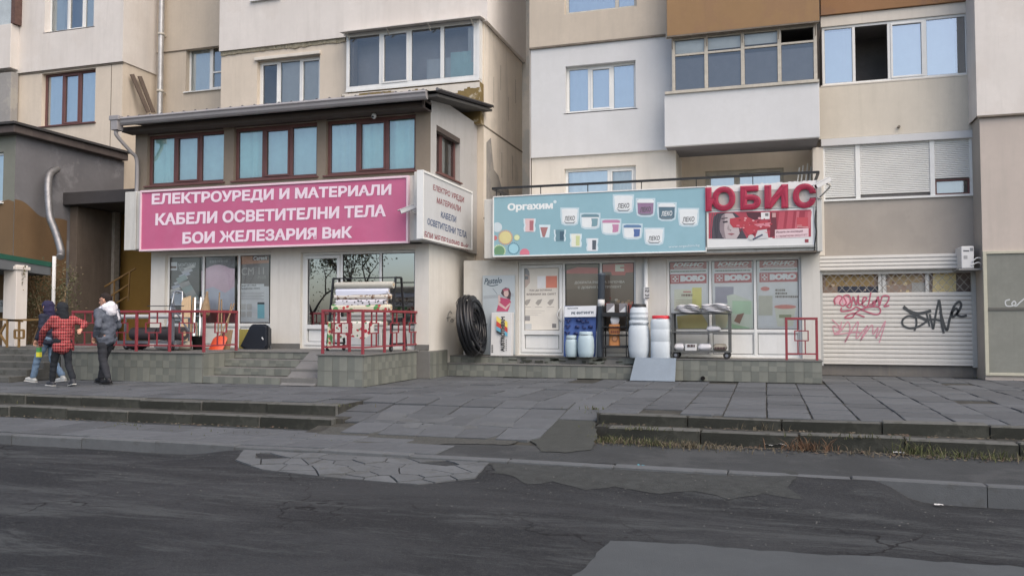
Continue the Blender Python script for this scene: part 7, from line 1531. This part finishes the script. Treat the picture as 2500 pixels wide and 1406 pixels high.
fk = pA+(Vector((-1, -.02, 0))*.42+Vector((-.02, 1, 0))*.17*1+Vector((0, 0, .99)))*(1.68/1.75)
b = MB(); b.lathe(fk, [(.01, -.03), (.05, -.02), (.06, .01), (.035, .035), (.01, .04)], 12); tag(b.build('bread_roll', mat('bread', sr(170, 140, 96), .9, .15, 8), org=fk.copy()), 'small bread roll in the outstretched hand of the navy-hooded youth', 'bread')

# ================================================================== PLANTS, LEAVES, LITTER
m_leafs = [mat('ivy_leaf_a', (.085, .09, .045), .7, .25, 9), mat('ivy_leaf_b', (.17, .14, .085), .7, .25, 9)]
iv = thing('climbing_shrub', 'dark straggly climbing shrub on the annexe corner behind the white pole', 'shrub', at(120, 835, 16.3))
b = MB(); r3 = random.Random(4)
def leaf(b, p_, s_, mi):
    n_ = Vector((r3.uniform(-1, 1), r3.uniform(-1, .2), r3.uniform(-.3, 1))).normalized(); u = n_.cross(Vector((r3.uniform(-1, 1), r3.uniform(-1, 1), r3.uniform(-1, 1)))).normalized(); v = n_.cross(u)
    b.add([p_-u*s_, p_+v*s_*.55+n_*s_*.15, p_+u*s_*1.1, p_-v*s_*.55+n_*s_*.15], [(0, 1, 2, 3)], mi)
cl = []
for k in range(46): px, py = r3.uniform(62, 182), r3.uniform(655, 845); cl.append(at(px, py, 16.5+r3.uniform(-.25, .5) if px < 170 else 17.4))
for c_ in cl:
    for q in range(60):
        p_ = c_+Vector((r3.gauss(0, .13), r3.gauss(0, .1), r3.gauss(0, .15))); leaf(b, p_, r3.uniform(.018, .038), 0 if r3.random() < .6 else 1)
for k in range(120): leaf(b, at(r3.uniform(5, 62), 650+abs(r3.gauss(0, 30)), 15.45), r3.uniform(.02, .04), r3.choice((0, 1)))
b.build('foliage', m_leafs, iv, fix=False)
for k in range(9):
    p0 = at(r3.uniform(70, 170), 840, 16.5); p0.z = .66; p1 = cl[r3.randrange(len(cl))]; b = MB(); b.tube(spline([p0, (p0+p1)/2+Vector((r3.uniform(-.2, .2), 0, 0)), p1]), [.016]*12+[.01], 6); b.build('stem', m_woodd, iv)
# dry weeds along the kerb steps, fallen leaves, grit
m_weed = [mat('weed_straw', (.13, .11, .075), .95, .3, 20), mat('weed_green', (.075, .085, .035), .95, .3, 20), mat('weed_brown', (.13, .075, .045), .95, .3, 20)]
b = MB()
def tuft(px, py, z, n, h, sp, mi):
    if z < -.2: py += 17
    elif z < -.1: py += 9
    c_ = gz(px, py, z)
    for k in range(n):
        a = r3.uniform(0, 6.28); r_ = abs(r3.gauss(0, sp)); p_ = c_+Vector((math.cos(a)*r_*1.6, math.sin(a)*r_*.5, 0)); t_ = Vector((r3.gauss(0, .35), r3.gauss(0, .3), 1)).normalized()*h*r3.uniform(.4, 1.1); w_ = Vector((r3.uniform(-1, 1), r3.uniform(-1, 1), 0)).normalized()*.0055
        m_ = p_+t_*.55+Vector((0, 0, .0)); e_ = p_+t_+Vector((t_.x*.5, t_.y*.5, -.2*h*r3.random()))
        b.add([p_-w_, p_+w_, m_+w_*.8, m_-w_*.8], [(0, 1, 2, 3)], mi if r3.random() < .8 else 0); b.add([m_-w_*.8, m_+w_*.8, e_], [(0, 1, 2)], mi if r3.random() < .8 else 0)
for px, py, z, n, h, sp, mi in ((1970, 1082, -.31, 130, .2, .16, 2), (2230, 1092, -.31, 90, .2, .12, 1), (1480, 1015, -.16, 110, .16, .16, 1), (1560, 1040, -.16, 60, .1, .25, 1), (1480, 1062, -.31, 130, .12, .14, 1), (1600, 1070, -.31, 120, .13, .3, 1), (1680, 1076, -.31, 150, .12, .2, 0), (1520, 1064, -.31, 160, .09, .2, 0), (1620, 1070, -.31, 160, .08, .3, 0), (1500, 1010, -.16, 120, .1, .2, 0), (1780, 1082, -.31, 80, .07, .3, 0), (2120, 1092, -.31, 90, .07, .4, 0), (1720, 1030, -.16, 40, .12, .15, 0), (1860, 1040, -.16, 40, .12, .2, 0), (2340, 1100, -.31, 100, .12, .25, 1), (2450, 1105, -.31, 120, .14, .3, 1), (2420, 1050, -.16, 90, .1, .4, 1), (2100, 1060, -.16, 60, .08, .3, 1), (2470, 925, 0, 90, .1, .3, 1), (2390, 916, 0, 50, .08, .2, 1), (2050, 905, 0, 50, .08, .25, 1), (2180, 908, 0, 40, .06, .3, 1), (700, 985, -.15, 60, .07, .3, 1), (120, 975, -.15, 40, .06, .5, 1), (620, 1040, -.31, 40, .05, .5, 1), (330, 1022, -.31, 40, .05, .6, 1), (820, 990, -.03, 40, .07, .25, 1), (1450, 1000, -.03, 40, .08, .12, 1)): tuft(px, py, z, n, h, sp, mi)
tag(b.build('dry_weeds', m_weed, fix=False), 'dry straw and green weeds growing along the kerb steps', 'weeds', kind='stuff')
b = MB(); m_fl = [mat('leaf_tan', (.12, .1, .07), .9, .3, 15), mat('leaf_brown', (.1, .07, .05), .9, .3, 15), mat('grit_pale', (.11, .11, .105), .9, .2, 20)]
for k in range(2600):
    side_ = r3.random()
    if side_ < .5: x = r3.uniform(-2.4, 6); y = 10.72-abs(r3.gauss(0, .16)); z = -.318
    elif side_ < .6: x = r3.uniform(-2.2, 6); y = r3.uniform(11.0, 11.2); z = -.155
    elif side_ < .7: x = r3.uniform(-15, -6.5); y = 10.5-abs(r3.gauss(0, .12)); z = -.30
    else: x = r3.uniform(-9, 4); y = 8.85-abs(r3.gauss(0, 1.1)); z = road_z(x, y)+.004
    s_ = r3.uniform(.012, .035) if side_ < .7 else r3.uniform(.005, .015); a = r3.uniform(0, 6.28); u = Vector((math.cos(a), math.sin(a), r3.uniform(-.3, .3)))*s_; v = Vector((-math.sin(a), math.cos(a), r3.uniform(-.3, .3)))*s_*.6; p_ = Vector((x, y, z+.012))
    b.add([p_-u, p_+v, p_+u, p_-v], [(0, 1, 2, 3)], 2 if side_ > .7 else r3.choice((0, 0, 1)))
tag(b.build('fallen_leaves', m_fl, fix=False), 'fallen leaves and grit scattered along the kerb steps', 'leaves', kind='stuff')
m_pap = mat('paper_litter', (.55, .55, .55), .9, .1, 9)
def scrap(px, py, z, s_, lab, m=m_pap):
    c_ = gz(px, py, z); b = MB(); seed = r3.uniform(0, 50)
    b.grid(lambda i, j: c_+Vector(((i-.5)*s_*1.6, (j-.5)*s_, .006+.4*s_*abs(noise.noise(Vector((i*2.3+seed, j*2.1, seed)))))), 6, 5); tag(b.build('litter_scrap', m, org=c_.copy(), fix=False), lab, 'litter', 'litter on the ground')
scrap(1893, 1087, -.305, .16, 'crumpled white paper lying below the right steps'); scrap(2195, 1106, -.305, .08, 'small pale paper scrap by the dry weed tuft'); scrap(1545, 1064, -.305, .09, 'white plastic scrap in the leaves below the right steps'); scrap(2292, 1233, -.5, .05, 'tiny white scrap in the gutter under the high kerb'); scrap(1763, 1038, -.15, .05, 'tiny white scrap on the middle step'); scrap(1565, 1138, -.33, .05, 'small turquoise scrap beside the kerb', mat('scrap_blue', sr(70, 150, 170), .6)); scrap(1277, 1079, -.31, .07, 'pale chip of paper at the foot of the ramp')

# ================================================================== TREES ACROSS THE ROAD, seen mirrored in the shop glass
m_bark = mat('bark', (.07, .055, .045), .95, .25, 8, .5, 30); m_tl = [mat('tree_leaf_a', (.06, .075, .03), .8, .25, 9), mat('tree_leaf_b', (.11, .09, .045), .8, .25, 9)]
def tree(label, x, y, h, seed):
    r4 = random.Random(seed); t = thing('street_tree', label, 'tree', (x, y, -.45), 'trees across the road'); b = MB(); tips = []
    def branch(p_, d, l_, r_, n_):
        q = p_+d*l_; b.tube([p_, (p_+q)/2+Vector((r4.uniform(-.1, .1), r4.uniform(-.1, .1), 0))*l_*.4, q], [r_, r_*.8, r_*.6], 6)
        if n_ == 0: tips.append(q); return
        for k in range(r4.choice((2, 3))): dd = (d+Vector((r4.uniform(-.8, .8), r4.uniform(-.8, .8), r4.uniform(-.1, .5)))).normalized(); branch(q, dd, l_*r4.uniform(.6, .8), r_*.6, n_-1)
        tips.append(q)
    branch(Vector((x, y, -.45)), Vector((0, 0, 1)), h*.3, .16, 4); b.build('trunk', m_bark, t)
    b = MB()
    for p_ in tips:
        for k in range(20): leaf(b, p_+Vector((r4.gauss(0, .3), r4.gauss(0, .3), r4.gauss(0, .25))), r4.uniform(.05, .1), r4.choice((0, 1)))
    b.build('crown', m_tl, t, fix=False)
tree('leafy street tree across the road, leftmost seen in the shop glass', -33, -12, 7.5, 1); tree('leafy street tree across the road, right of the leftmost', -28.0, -13, 7, 2); tree('leafy street tree across the road, opposite the pink sign', -24.5, -12, 8, 3); tree('leafy street tree across the road, rightmost', -16, -14, 7.5, 5)
